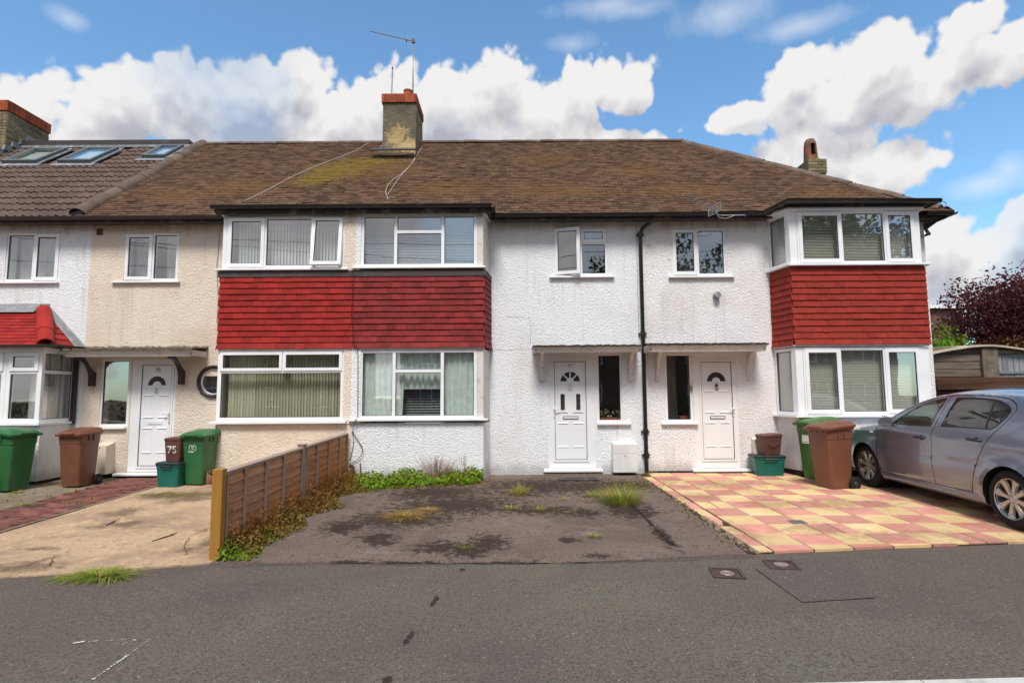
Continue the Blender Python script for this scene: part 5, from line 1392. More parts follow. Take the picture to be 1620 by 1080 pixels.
# right chimney on the hip end
RYC = 13.4; xa, xb = P(1279, 262, RYC)[0], P(1308, 262, RYC)[0]; zt3 = P(1290, 251, RYC)[1]
b = MB(); b.box(xa+.02, xb-.02, RYC+.02, RYC+.75, 5.2, zt3-.36)
b.box(xa, xb, RYC, RYC+.77, zt3-.36, zt3-.03)
ch3 = b.build('chimney', 'stock_mortar', h79, bevel=.01, label='low stack with a slotted pot on the hipped end')
first = None; cz = zt3-1.2; c_ = 0
while cz < zt3-.06:
    o_ = 0 if cz > zt3-.37 else .02
    if not (zt3-.42 < cz < zt3-.36):
        for face in ('f', 'l'):
            lo, hi = (xa+o_, xb-o_) if face == 'f' else (RYC+o_, RYC+.77-o_); q0 = lo-(.11 if c_ % 2 else 0)
            while q0 < hi:
                a, e = max(q0, lo+.002), min(q0+.215, hi-.002)
                if e-a > .03:
                    if face == 'f': M = Matrix.Translation(((a+e)/2, RYC+o_-.001, cz)) @ Matrix.Rotation(R(-90), 4, 'Z')
                    else: M = Matrix.Translation((xa+o_-.001, (a+e)/2, cz)) @ Matrix.Rotation(R(180), 4, 'Z')
                    M = M @ Matrix.Diagonal((1, (e-a)/.206, 1, 1))
                    if first is None: b = MB(); b.box(-.02, .008, -.103, .103, 0, .065); first = b.build('brick', 'stock_brick', ch3, local=True); first.matrix_local = Matrix.Translation(-OFF[ch3.name]) @ M
                    else: inst(first.data, 'brick', ch3, M)
                q0 += .225
    cz += .075; c_ += 1
pcx, pcy = P(1282, 240, RYC+.25)[0], RYC+.25
b = MB(); b.lathe([(.26, -.04), (.22, .03), (.17, .09), (.10, .11)], (pcx+.06, pcy+.05, zt3), n=14); b.build('flaunching', 'lichen_gold', ch3, smooth_=True)
zp1 = P(1282, 221, pcy)[1]; hh = zp1-zt3
b = MB(); r0, r1 = .165, .125
b.lathe([(r0, .0), (r0-.008, hh*.22), (r0-.035, hh*.22), (r0-.03, 0)], (pcx, pcy, zt3+.02), n=24)
for s_ in (0, 1):
    a0 = R(22+180*s_); a1 = R(158+180*s_)
    a0 -= R(90); a1 -= R(90)
    b.lathe([(r0-.008, hh*.22), (r1+.015, hh*.72), (r1-.01, hh*.72), (r0-.035, hh*.22)], (pcx, pcy, zt3+.02), n=14, a0=a0, a1=a1)
b.lathe([(r1+.015, hh*.72), (r1, hh*.86), (r1*.75, hh*.95), (0, hh*.98)], (pcx, pcy, zt3+.02), n=24)
b.build('chimney_pot', 'terracotta_old', ch3, smooth_=True, auto=40)

# small grid aerial over the eaves
gx, gz_ = P(1131, 331, EY-.25); gy = EY-.25
t = thing('tv_aerial', 'small grid television aerial tilted over the gutter right of the downpipe', 'aerial', (gx, gy, gz_))
def A3(px, py, y=None): y = gy if y is None else y; q = P(px, py, y); return Vector((q[0], y, q[1]))
b = MB(); b.tube([A3(1082, 306, gy-.35), A3(1131, 333, gy+.05)], .007, 6); b.build('boom', 'metal_grey', t)
c4_ = [A3(1121, 342.5, gy-.05), A3(1140.5, 332.5, gy+.1), A3(1140.5, 319, gy+.1), A3(1121, 331.5, gy-.05)]
b = MB()
for i in range(4): b.tube([c4_[i], c4_[(i+1) % 4]], .007, 5)
for f in (.33, .66): b.tube([c4_[0].lerp(c4_[3], f), c4_[1].lerp(c4_[2], f)], .0045, 4); b.tube([c4_[0].lerp(c4_[1], f), c4_[3].lerp(c4_[2], f)], .0045, 4)
b.build('reflector_grid', 'metal_grey', t)
for i in range(6):
    p = A3(1086+i*7, 308+i*4.0, gy-.32+i*.05); b = MB(); b.tube([p+Vector((-.06, 0, -.035)), p+Vector((.06, 0, .035))], .003, 4); b.build('element', 'metal_grey', t)
b = MB(); b.tube([A3(1131, 333), A3(1135, 340), A3(1141, 341, gy+.1), A3(1178, 340.5, EY-.1), A3(1181, 342, EY-.02)], .012, 6); b.build('arm', 'metal_grey', t)
b = MB(); b.tube([A3(1133, 335), A3(1137, 344), A3(1148, 346), A3(1162, 341)], .006, 5); b.build('lead_wire', 'cable_pale', t, smooth_=True)

# ---- canopies over the three doors
canopy(h77, 845, 1016, 546, 556.5, 'paint_pinkish', 'felt', 0)
canopy(h79, 1027, 1214, 543.5, 555.5, 'paint_pinkish', 'felt', .02)
canopy(h75, 97, 303, 552.5, 563.5, 'paint_white_old', 'felt_mossy', .05)
YC = W-.5
def bx_(px, py): return P(px, py, W)[0]
zc = P(930, 556.5, YC)[1]+.02
bracket(h77, bx_(857.5, 604), zc, P(857, 602, W)[1], .46, 'paint_pinkish')
bracket(h77, bx_(997, 604), zc, P(997, 602, W)[1], .46, 'paint_pinkish')
zc = P(1120, 555, YC)[1]+.02
bracket(h79, bx_(1040, 604), zc, P(1040, 602, W)[1], .46, 'paint_pinkish')
bracket(h79, bx_(1184, 600), zc, P(1184, 600, W)[1], .46, 'paint_pinkish')
zc = P(200, 563, YC)[1]+.02
bracket(h75, bx_(148, 608), zc, P(148, 611, W)[1], .50, 'bracket_brown', 'arch', .085)
bracket(h75, bx_(289, 608), zc, P(289, 608, W)[1], .50, 'bracket_brown', 'arch', .085)

# ---- downpipe between 77 and 79
dx = P(1022, 740, W)[0]; r_ = .036
b = MB(); ya = W-.055
b.tube([(P(1034, 352, EY-.03)[0], EY-.03, EZ-.06), (P(1034, 352, EY-.03)[0], EY-.02, EZ-.13), (P(1029, 357, EY)[0], EY+.02, EZ-.17), (dx+.03, ya-.03, 4.50), (dx, ya, 4.42), (dx, ya, .02)], r_, 12)
dp = b.build('downpipe', 'pipe_black', h77, smooth_=True, auto=60)
for z in (4.40, P(1020, 528, W)[1], P(1022, 682, W)[1], .35):
    b = MB(); b.lathe([(r_+.002, -.05), (r_+.012, -.045), (r_+.014, 0), (r_+.012, .045), (r_+.002, .05)], (dx, ya, z), n=14); b.box(dx-.075, dx+.075, ya+.012, ya+.05, z-.012, z+.012); b.build('pipe_collar', 'pipe_black', dp, smooth_=True, auto=40)
b = MB(); b.box(dx+.2, P(1092, 745, W)[0], W-.05, W-.002, .0, .035); b.build('ground_conduit', 'gutter_black', h79)
b = MB(); b.lathe([(.0, -.11), (.055, -.11), (.062, -.10), (.062, -.02), (.045, -.015), (.045, 0)], (P(1132.5, 467.5, W)[0], W, P(1132.5, 467.5, W)[1]), 'y', 20); b.build('boiler_flue', 'lead', h79, smooth_=True, auto=40)

# ---- the square bay of the end house
BL, BR = 4.935, 7.255
zq = lambda py, px=1350: P(px, py, YB)[1]
wz0, wz1 = zq(417.5), zq(333.5); lz0, lz1 = zq(656), zq(547.5); tz0, tz1 = zq(545), zq(424.5)
def ring_prism(root, z0, z1, m, name, out=0, top_only=False, splay=.125):
    y = YB-out; b = MB(); b.prism([(BL-out, y), (BR+out, y), (BR+splay+out, W-.0), (BL-splay-out, W-.0)], z0, z1, 'xy'); return b.build(name, m, root)
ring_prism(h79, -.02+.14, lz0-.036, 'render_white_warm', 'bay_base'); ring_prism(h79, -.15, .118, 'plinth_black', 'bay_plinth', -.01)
ring_prism(h79, lz1+.001, wz0-.045, 'soffit_brown', 'bay_core', -.02)
ring_prism(h79, lz1+.0, tz0+.01, 'upvc', 'head_board', .012)
def side_blind(label, z0, z1, m):
    t = thing('venetian_blind', label, 'blind', (BL, YB+.3, z1)); b = MB(); z = z1-.06
    A, B = Vector((BL+.06, YB+.12, 0)), Vector((BL-.03, W-.03, 0)); n_ = Vector((1, .2, 0)).normalized()*.008
    while z > z0+.04:
        o = Vector((0, 0, z)); u = Vector((0, 0, .011)); b.add([A+o-u-n_, B+o-u-n_, B+o+u+n_, A+o+u+n_], [(0, 1, 2, 3)]); z -= .024
    b.build('slats', m, t, kind='stuff'); return t
def bay79(px, sillp, label):
    w = window(h79, 'bay_window', px, YB+.004, cols=[1331 if px[1] < 400 else 1331, 1400.5 if px[1] < 400 else 1402], sash={(0, 0), (2, 0)}, sill=None, border=.05, mull=.024, label=label)
    l, tp, r, bt = px; ym = (tp+bt)/2
    Z1, Z0 = P((l+r)/2, tp, YB)[1], P((l+r)/2, bt, YB)[1]
    fx0, fx1 = P(l, ym, YB)[0], P(r, ym, YB)[0]
    b = MB(); b.prism([(BL, YB+.006), (fx0-.002, YB+.006), (fx0-.002, YB+.07), (BL+.03, YB+.09), (BL-.02, YB+.09)], Z0, Z1, 'xy'); b.build('corner_post', 'upvc', w, bevel=.003)
    b = MB(); b.prism([(fx1+.002, YB+.006), (BR, YB+.006), (BR+.02, YB+.09), (fx1+.002, YB+.09)], Z0, Z1, 'xy'); b.build('corner_post', 'upvc', w, bevel=.003)
    # glazed left and right returns
    for s in (-1, 1):
        A = Vector((BL-.022, YB+.09, 0)) if s < 0 else Vector((BR+.022, YB+.09, 0)); B = Vector((BL-.122, W-.01, 0)) if s < 0 else Vector((BR+.122, W-.01, 0))
        L_ = (B-A).length; ang = math.atan2((B-A).y, (B-A).x)
        if s < 0: T = Matrix.Translation(B) @ Matrix.Rotation(ang+math.pi, 4, 'Z')
        else: T = Matrix.Translation(A) @ Matrix.Rotation(ang, 4, 'Z')
        b = MB(); b.holed(0, L_, Z0, Z1, [(.045, L_-.03, Z0+.055, Z1-.055)], 0, .07); b.xf(T); f = b.build('return_frame', 'upvc', w, bevel=.003)
        b = MB(); b.quad(.045, L_-.03, .03, Z0+.055, Z1-.055); b.xf(T); b.build('return_pane', 'glass', w)
        g = gasket_mb(.045, L_-.03, Z0+.055, Z1-.055, .012); g.xf(T); g.build('gasket', 'gasket', w)
    b = MB(); b.prism([(BL-.09, YB-.09), (BR+.09, YB-.09), (BR+.20, W), (BL-.20, W)], Z0-.042, Z0-.004, 'xy')
    b.build('sill', 'upvc', w, bevel=.004)
    return w, fx0, fx1, Z0, Z1
w, fx0, fx1, Z0, Z1 = bay79((1261, 333.5, 1449, 417), None, 'upstairs window of the square bay')
venetian('venetian_blind', 'pale venetian blind behind the upstairs window of the square bay', fx0+.03, fx1-.03, Z0+.02, Z1-.03, YB+.16, 'blind_slat', tilt=58)
side_blind('pale blind across the left return of the upstairs square bay', Z0, Z1, 'blind_pale')
w, fx0, fx1, Z0, Z1 = bay79((1272.5, 549, 1459, 655.5), None, 'ground floor window of the square bay')
venetian('venetian_blind', 'closed beige venetian blind behind the ground floor window of the square bay', fx0+.03, fx1-.03, Z0+.02, Z1-.03, YB+.15, 'blind_slat', tilt=62)
side_blind('closed blind across the left return of the ground floor square bay', Z0, Z1, 'blind_slat')
hd = hang(h79, (BL-.01, YB), (BR+.01, YB), tz0, tz1, 12, 'tile_red_warm', 1, 1, 6)
hang(h79, (BL-.125, W), (BL-.01, YB), tz0, tz1, 12, 'tile_red_warm', 0, 0, 7); hang(h79, (BR+.01, YB), (BR+.125, W), tz0, tz1, 12, 'tile_red_warm', 0, 0, 8)
ring_prism(h79, tz1, wz0-.045, 'tile_red_warm', 'top_course', .012)
# flat bay roof with black gutter
gt = P(1360, 315, YB-.2)[1]; ov = .14
def ringp(o): return [(BL-.28-o, EY-.02), (BL-o, YB-.02-o), (BR+o+.06, YB-.02-o), (BR+o+.06, EY-.02)]
b = MB(); b.prism([(BL-.30, W), (BL-.25, EY), (BL-.03, YB-.05), (BR+.06, YB-.05), (BR+.17, W)], wz1+.0005, wz1+.05, 'xy'); b.build('head_board', 'upvc', h79, bevel=.004)
b = MB(); b.prism([(BL-.36, EY+.3), (BL-.30, EY), (BL-.05, YB-.09), (BR+.10, YB-.09), (BR+.2, W)], wz1+.0505, gt-.015, 'xy'); b.build('bay_roof', 'felt', h79)
gutter(h79, [(4.62, EY-.05, EZ-.0), (BL-.12, YB-.17, gt), (BR+.26, YB-.17, gt)], .062, 'gutter_black')
gutter(h79, [(BR+.26, YB-.17, gt-.004), (BR+.26, EY-.08, gt-.004)], .055, 'gutter_black')
# eaves return and verge at the gable corner
b = MB(); b.box(BR+.24, HXE-.05, EY+.02, EY+.05, EZ-.13, EZ+.0); b.box(HXE-.08, HXE-.05, EY+.05, BACK-.2, EZ-.13, EZ); b.box(BR+.1, HXE-.08, EY+.051, W-.001, EZ-.11, EZ-.09); b.box(PW[4]+.001, HXE-.08, W, BACK-.5, EZ-.11, EZ-.09); b.build('fascia', 'felt', h79)
gutter(h79, [(BR+.30, EY-.04, EZ-.03), (HXE+.02, EY-.04, EZ-.03)], .055, 'gutter_black'); gutter(h79, [(HXE+.02, EY-.10, EZ-.04), (HXE+.02, BACK-.3, EZ-.04)], .055, 'gutter_black')
b = MB(); X = P(1478, 350, EY)[0]
b.tube([(X, EY-.03, EZ-.07), (X, EY-.02, EZ-.20), (X-.10, EY+.10, EZ-.30), (PW[4]+.045, W-.06, EZ-.36), (PW[4]+.045, W+.2, EZ-.38), (PW[4]+.05, W+.22, .05)], .034, 10); b.build('downpipe', 'pipe_black', h79, smooth_=True, auto=60)
b = MB(); q = A3(1488, 326, EY-.02); pts = [q+Vector((-.02, 0, -.10))]
for k in range(15): t_ = k/14*math.pi*1.55; rr_ = .062-.022*k/14; pts.append(q+Vector((.055-rr_*math.cos(t_), 0, .03+rr_*math.sin(t_))))
b.tube(pts, .006, 5); b.build('hip_iron', 'metal_dark', h79, smooth_=True)

# ---- canted corner of the far left ground floor bay with its red tiled roof
YL = 9.86; LC = P(64, 610, YL)[0]; LW = P(116.5, 620, W)[0]
zL = lambda py, px=30: P(px, py, YL)[1]
l0, l1 = zL(669), zL(553)
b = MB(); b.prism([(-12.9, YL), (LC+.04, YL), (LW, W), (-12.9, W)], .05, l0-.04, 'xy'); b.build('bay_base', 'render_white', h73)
b = MB(); b.prism([(-12.9, YL+.0), (LC+.02, YL+.0), (LW-.02, W), (-12.9, W)], -.2, .0495, 'xy'); b.build('bay_plinth', 'plinth_black', h73)
fw = LC-(-12.6)
for (xa_, xb_) in ((P(8, 610, YL)[0], P(64, 610, YL)[0]), (P(8, 610, YL)[0]-.95, P(8, 610, YL)[0]-.003), (P(8, 610, YL)[0]-1.9, P(8, 610, YL)[0]-.953)):
    w = window_w(h73, 'bay_window', xa_, xb_, l0, l1, YL+.004, [], {0: [P(30, 588, YL)[1]]}, {(0, 1)}, {}, None, border=.075, mull=.035)
A = Vector((LC+.004, YL+.006, 0)); B = Vector((LW, W-.01, 0)); L_ = (B-A).length; T = Matrix.Translation(A) @ Matrix.Rotation(math.atan2((B-A).y, (B-A).x), 4, 'Z')
zt4 = P(30, 588, YL)[1]
H = [(.06, L_-.05, l0+.06, zt4-.03), (.06, L_-.05, zt4+.03, l1-.06)]
b = MB(); b.holed(.0, L_, l0, l1, H, 0, .07); b.xf(T); w = b.build('bay_side_window', 'upvc', h73, bevel=.004)
for h in H:
    b = MB(); b.quad(h[0], h[1], .03, h[2], h[3]); b.xf(T); b.build('pane', 'glass', w); g = gasket_mb(*h, .012); g.xf(T); g.build('gasket', 'gasket', w)
b = MB(); b.prism([(-12.9, YL-.07), (LC+.07, YL-.07), (LW+.06, W), (-12.9, W)], l0-.0395, l0-.003, 'xy'); b.build('sill', 'upvc', h73, bevel=.004)
curtain('curtain', 'white curtain at the side of the far left bay window', LC-.35, LC-.05, l0+.05, l1, YL+.22, 'curtain_white'); curtain('curtain', 'grey curtain hanging inside the return of the far left bay', LW-.35, LW-.15, l0+.05, l1, W-.15, 'curtain_white', amp=.02)
b = MB(); b.box(LW+.005, LW+.075, W-.075, W-.005, l0-.05, l1+.02); b.build('downpipe', 'bracket_brown', h73, bevel=.01)
# fascia and little hipped roof
ev = zL(546.5); 
b = MB(); b.prism([(-12.9, YL-.03), (LC+.03, YL-.03), (LW+.03, W), (-12.9, W)], l1+.001, ev-.03, 'xy'); b.build('head_board', 'upvc', h73)
gutter(h73, [(-12.9, YL-.17, ev), (P(92, 546, YL-.17)[0], YL-.17, ev), (P(133, 546, W-.1)[0], W-.08, ev)], .05, 'gutter_brown')
E0 = Vector((P(74, 543, YL-.12)[0], YL-.12, ev+.005)); Tp = Vector((P(70, 487, W)[0], W, P(70, 490, W)[1])); E1 = Vector((P(133, 543, W)[0]+.0, W, ev+.01))
b = MB(); b.add([(-12.9, YL-.12, ev), tuple(E0), tuple(Tp), (-12.9, W, Tp.z), tuple(E1), (-12.9, W, ev)], [(0, 1, 2, 3), (1, 4, 2), (0, 5, 4, 1)]); bro = b.build('bay_roof', 'tile_red_warm', h73)
# tile courses: front slope
u = Vector((1, 0, 0)); upv = (Vector((0, W, Tp.z))-Vector((0, YL-.12, ev))); sl = upv.length; upv.normalize(); nv = u.cross(upv); rr = random.Random(3); first = None
B3b = Matrix((u, upv, nv)).transposed().to_4x4(); k = 0; s = -.03
while s < sl-.12:
    xr = E0.x+(Tp.x-E0.x)*max(0, s)/sl-.06; x = xr-(.08 if k % 2 else 0)
    while x > -12.0:
        M = Matrix.Translation(Vector((x-.08, YL-.12, ev))+upv*s+nv*(.012+rr.uniform(0, .003))) @ B3b @ Matrix.Rotation(R(-5.5+rr.uniform(-.5, .5)), 4, 'X')
        if first is None: b = MB(); b.box(-.081, .081, 0, .15, 0, .014); first = b.build('tile', 'tile_red_bright', bro, local=True); first.matrix_local = Matrix.Translation(-OFF[bro.name]) @ M
        else: inst(first.data, 'tile', bro, M)
        x -= .165
    s += .102; k += 1
# side slope courses
u2 = (E1-E0).normalized(); 
for k in range(5):
    f = k/6.5; a = E0.lerp(Tp, f); c = E1.lerp(Tp, f); n_ = (E1-E0).cross(Tp-E0).normalized()
    if n_.z < 0: n_ = -n_
    a = a+(c-a)*.05; c = a+(c-a)*.68
    a2 = E0.lerp(Tp, f+.2); c2 = E1.lerp(Tp, f+.2)
    b = MB(); o1 = n_*.030; o2 = n_*.012
    c2b = a2+(c2-a2)*.7
    b.add([a+o1, c+o1, c2b+o2, a2+o2, a+n_*.012, c+n_*.012], [(0, 1, 2, 3), (4, 5, 1, 0)]); b.build('tile_course', 'tile_red_bright', bro)
b = MB(); b.add([E1.lerp(Tp, 0)+n_*.03+(E0-E1).normalized()*.26, E1+n_*.03+Vector((.03, -.02, 0)), Tp+n_*.02+Vector((.10, 0, .04)), Tp+n_*.035+Vector((-.02, -.05, 0))], [(0, 1, 2, 3)])
b.build('lead_valley', 'lead', bro)
b = MB(); b.box(-12.9, Tp.x+.10, W-.02, W-.002, Tp.z-.0, Tp.z+.11); b.add([(-12.9, W-.02, Tp.z+.10), (Tp.x-.05, W-.02, Tp.z+.10), (Tp.x-.05, W-.17, Tp.z-.065), (-12.9, W-.17, Tp.z-.065)], [(0, 1, 2, 3)]); b.build('lead_flashing', 'lead', bro)
ridge_run(bro, E0+Vector((.0, -.02, .0)), Tp+Vector((.02, -.02, -.02)), .125, .40, 'tile_red_bright', 'hip_tile', .9, 3)

# ---- meter boxes
def meter(px, label, m, lid_gap=.35, dep=.20, tilt=0):
    l, tp, r, bt = px; YY = W-dep; xm = (l+r)/2; ym = (tp+bt)/2
    X0, X1 = P(l, ym, YY)[0], P(r, ym, YY)[0]; Z1, Z0 = P(xm, tp, YY)[1], P(xm, bt, YY)[1]
    t = thing('meter_box', label, 'meter box', ((X0+X1)/2, W, Z0), 'gas meter boxes on the front walls')
    b = MB(); b.prism([(W-.002, Z0-.01), (YY+.02, Z0-.01), (YY+.02, Z1-.02), (W-.002, Z1+.04)], X0+.008, X1-.008, 'yz'); b.build('housing', m, t, bevel=.008)
    zs = Z1-(Z1-Z0)*lid_gap
    b = MB(); b.box(X0, X1, YY, YY+.022, Z0, zs-.002); b.build('door', m, t, bevel=.005)
    b = MB(); b.box(X0, X1, YY+.002, YY+.022, zs+.002, Z1); b.build('top_panel', m, t, bevel=.006)
    b = MB(); b.lathe([(.0, -.004), (.010, -.003), (.012, .0)], ((X0+X1)/2, YY, zs-.04), 'y', 10); b.build('lock', 'metal_dark', t)
meter((970, 702, 1009.5, 747), 'white meter box on the wall right of door 77', 'meter_white')
meter((1193, 695, 1216, 742), 'cream meter box behind the small brown caddy', 'meter_cream', .3, .12)
meter((146, 704, 167, 750), 'cream meter box on the wall behind the brown wheelie bin', 'meter_cream', .02, .24)
# dark plinth strips at the foot of the cream and end houses
b = MB(); b.box(PW[1]+.01, -5.2, W-.012, W-.001, -.1, .075); b.build('plinth', 'plinth_black', h75)
b = MB(); b.box(PW[3]+.05, 4.80, W-.012, W-.001, -.1, .06); b.build('plinth', 'plinth_black', h79)
b = MB(); b.box(P(860, 750, W)[0], P(952, 750, W)[0], W-.10, W-.001, -.1, .045); b.build('door_step', 'rubble', h77)
x, y = G(914, 759); b = MB(); b.box(x-.34, x+.34, y-.16, y+.16, -.005, .016)
tag(b.build('doormat', 'felt', bevel=.004), 'thin dark doormat before door 77', 'doormat')
# cables down the face between the two bays
def wire(pts, r, label, m='cable', Y=None, cat='cable'):
    q = [Vector((P(px, py, y)[0], y, P(px, py, y)[1])) for px, py, y in pts]; out = []
    for i in range(len(q)-1):
        for k in range(5):
            t_ = k/5; p0 = q[max(i-1, 0)]; p1 = q[i]; p2 = q[i+1]; p3 = q[min(i+2, len(q)-1)]
            out.append(.5*((2*p1)+(-p0+p2)*t_+(2*p0-5*p1+4*p2-p3)*t_*t_+(-p0+3*p1-3*p2+p3)*t_**3))
    out.append(q[-1]); b = MB(); b.tube(out, r, 5); return tag(b.build('cable', m, smooth_=True), label, cat)
yy = YB-.055
wire([(558, 426, YB-.09), (557, 440, yy-.03), (557, 470, yy-.01), (556, 500, yy), (559, 530, yy-.015), (561, 549, yy-.03), (566, 556, YB-.03), (566, 660, YB-.03)], .006, 'thin dark cable hanging over the red tiles at the colour change')
wire([(564, 661, YB-.10), (558, 680, YB-.03), (562, 690, YB-.03), (572, 705, YB-.04), (573, 716, YB-.05), (566, 726, YB-.03), (553, 734, YB-.02)], .0065, 'black cable looping down the white wall just right of the fence')
wire([(557, 682, YB-.02), (559, 700, YB-.02), (556, 718, YB-.02), (553, 728, YB-.02)], .005, 'second thin cable beside the looping one on the white wall')
wire([(350, 352, W-.10), (347, 372, W-.02), (345, 400, W-.015), (343, 424, W-.02), (345, 470, W-.02), (343, 510, W-.02)], .004, 'hair thin cable down the cream wall left of the bay')
t = thing('waste_trap', 'small dark pipe junction at the foot of the wall behind the fence end', 'pipe', (P(557, 745, YB)[0], YB-.06, .05))
b = MB(); X, Z = P(557, 742, YB-.06); b.tube([(X-.04, YB-.06, Z+.06), (X+.03, YB-.07, Z+.03), (X+.02, YB-.08, Z-.05), (X-.03, YB-.08, Z-.08)], .03, 8); b.build('elbow', 'black_plastic', t, smooth_=True)
b = MB(); b.tube([(X+.14, YB-.03, Z-.15), (X+.13, YB-.03, Z+.10)], .008, 6); b.build('rod', 'metal_dark', t)
# cracks in the roughcast: fine recessed lines
def wallcrack(root, pts, w=.006):
    b = MB()
    q = [P(px, py, W) for px, py in pts]
    for (x0, z0), (x1, z1) in zip(q, q[1:]):
        n_ = max(2, int(math.hypot(x1-x0, z1-z0)/.05)); pr = (x0, z0)
        for k in range(1, n_+1):
            c = (x0+(x1-x0)*k/n_+random.uniform(-.006, .006), z0+(z1-z0)*k/n_+random.uniform(-.008, .008))
            d = Vector((c[0]-pr[0], c[1]-pr[1])).normalized()*w/2; 
            b.add([(pr[0]-d.y, W-.002, pr[1]+d.x), (pr[0]+d.y, W-.002, pr[1]-d.x), (c[0]+d.y, W-.002, c[1]-d.x), (c[0]-d.y, W-.002, c[1]+d.x)], [(0, 1, 2, 3)]); pr = c
    b.build('crack', 'soffit_brown', root)
wallcrack(h77, [(801, 501), (838, 502), (840, 520), (839, 545)], .004); wallcrack(h77, [(770, 552), (800, 554), (846, 552)], .004); wallcrack(h77, [(1006, 345), (1008, 420), (1011, 545)], .006)

# ================================================================== bins and boxes
def rrect(w, d, r, n=4):
    pts = []
    for cx, cy, a0 in ((w/2-r, -d/2+r, -90), (w/2-r, d/2-r, 0), (-w/2+r, d/2-r, 90), (-w/2+r, -d/2+r, 180)):
        for k in range(n+1): a = R(a0+90*k/n); pts.append((cx+r*math.cos(a), cy+r*math.sin(a)))
    return pts
def loft(secs, cap0=True, cap1=True):
    """secs: list of (points, z or callable z(x,y))"""
    b = MB(); n = len(secs[0][0])
    for pts, z in secs:
        for (x, y) in pts: b.v.append((x, y, z(x, y) if callable(z) else z))
    for i in range(len(secs)-1):
        for k in range(n): b.f.append((i*n+k, i*n+(k+1) % n, (i+1)*n+(k+1) % n, (i+1)*n+k)); b.m.append(0)
    if cap0: b.f.append(tuple(range(n-1, -1, -1))); b.m.append(0)
    if cap1: b.f.append(tuple((len(secs)-1)*n+k for k in range(n))); b.m.append(0)
    return b
def sh(pts, dx=0, dy=0): return [(x+dx, y+dy) for x, y in pts]
def wheelie(label, x, y, rz, m, s=1.0, lean=0, sticker=None, cat='wheelie bin', grp='wheelie bins', h=.95, zs=1.0):
    t = thing('wheelie_bin', label, cat, (x, y, gz(y)+.012), grp); t.rotation_euler = (0, R(lean), R(rz)); t.scale = (s, s, s*zs)
    # front of the bin faces -Y in its own frame
    b = loft([(sh(rrect(.36, .40, .05), 0, .02), .02), (sh(rrect(.385, .43, .05), 0, .015), .14), (sh(rrect(.435, .50, .05), 0, .0), h*.76), (sh(rrect(.447, .512, .05), 0, .0), h*.765), (sh(rrect(.46, .53, .05), 0, 0), h*.90), (sh(rrect(.50, .57, .06), 0, 0), h*.905), (sh(rrect(.505, .575, .06), 0, 0), h*.945)])
    b.build('body', m, t, local=True, smooth_=True, auto=35, bevel=0)
    for sx in (-1, 1):
        for yy_ in (-.06, .06):
            q = MB(); q.box(sx*.226, sx*.248, yy_-.008, yy_+.008, h*.80, h*.905); q.build('rib', m, t, local=True)
    for k in (-.12, 0, .12):
        q = MB(); q.box(k-.01, k+.01, -.285, -.262, h*.87, h*.91); q.build('rib', m, t, local=True)
    top = lambda x_, y_: h*.955+.045+.03*(y_/.3)
    lid = loft([(sh(rrect(.53, .62, .06), 0, -.005), lambda x_, y_: h*.915+.025*(y_/.3+.2)), (sh(rrect(.545, .635, .06), 0, -.008), lambda x_, y_: h*.95+.025*(y_/.3+.2)), (sh(rrect(.50, .58, .06), 0, -.005), lambda x_, y_: h*.96+.03*(y_/.3+.2)), (sh(rrect(.47, .54, .06), 0, 0), lambda x_, y_: h*.985+.035*(y_/.3+.2)), (sh(rrect(.36, .40, .06), 0, 0.0), lambda x_, y_: h*1.005+.035*(y_/.3+.2))])
    lo = lid.build('lid', m, t, local=True, smooth_=True, auto=35)
    q = MB(); q.box(-.13, .13, -.345, -.30, h*.925, h*.955); q.build('lid_grip', m, lo, local=True, bevel=.008)
    q = MB(); q.tube([(-.20, .325, h*.955), (.20, .325, h*.955)], .016, 8); q.box(-.20, -.17, .27, .325, h*.93, h*.97); q.box(.17, .20, .27, .325, h*.93, h*.97); q.build('handle_bar', m, t, local=True, smooth_=True, auto=40)
    for sx in (-1, 1):
        q = MB(); q.lathe([(.0, -.022), (.045, -.022), (.05, -.026), (.085, -.026), (.098, -.018), (.098, .018), (.085, .026), (.05, .026), (.045, .018), (.0, .018)], (sx*.225, .235, .086), 'x', 24); wq = q.build('wheel', 'rubber', t, local=True, smooth_=True, auto=40)
        q = MB(); q.lathe([(.0, -.030), (.030, -.030), (.036, -.024), (.036, .024), (.030, .030), (.0, .030)], (sx*.225, .235, .086), 'x', 16); q.build('hub', 'metal_dark', wq, local=True)
    q = MB(); q.tube([(-.2, .235, .086), (.2, .235, .086)], .011, 6); q.box(-.17, .17, .19, .24, .05, .13); q.build('axle', 'black_plastic', t, local=True)
    if sticker == 'logo':
        fy = lambda z: -.25-.0*(z)+.0
        def fr_pt(u, z): # front face plane
            f = (z-.14)/(h*.76-.14); yy_ = -.2-.0+.015*(1-f)-.05*f-.0; return Vector((u, -(.215-.015+(.25-.2)*f)-.004, z))
        q = MB(); R0, R1 = .066, .073
        for k in range(26):
            a0, a1 = R(-50+k*10), R(-50+(k+1)*10)
            q.add([fr_pt(r_*math.cos(a), .665+r_*math.sin(a)) for r_, a in ((R0, a0), (R1, a0), (R1, a1), (R0, a1))], [(0, 1, 2, 3)])
        for k in range(3): q.add([fr_pt(-.035+.01*k, .70-.03*k), fr_pt(.03, .70-.03*k), fr_pt(.03, .709-.03*k), fr_pt(-.035+.01*k, .709-.03*k)], [(0, 1, 2, 3)])
        q.build('recycling_emblem', 'blind_pale', t, local=True)
        p = fr_pt(-.03, .600); M = Matrix.Translation(p) @ Matrix.Rotation(R(90), 4, 'X')
        numerals(t, 'merton', 0, 0, 0, .036, 'white_print', 'council_lettering', bold=.0012, M=M)
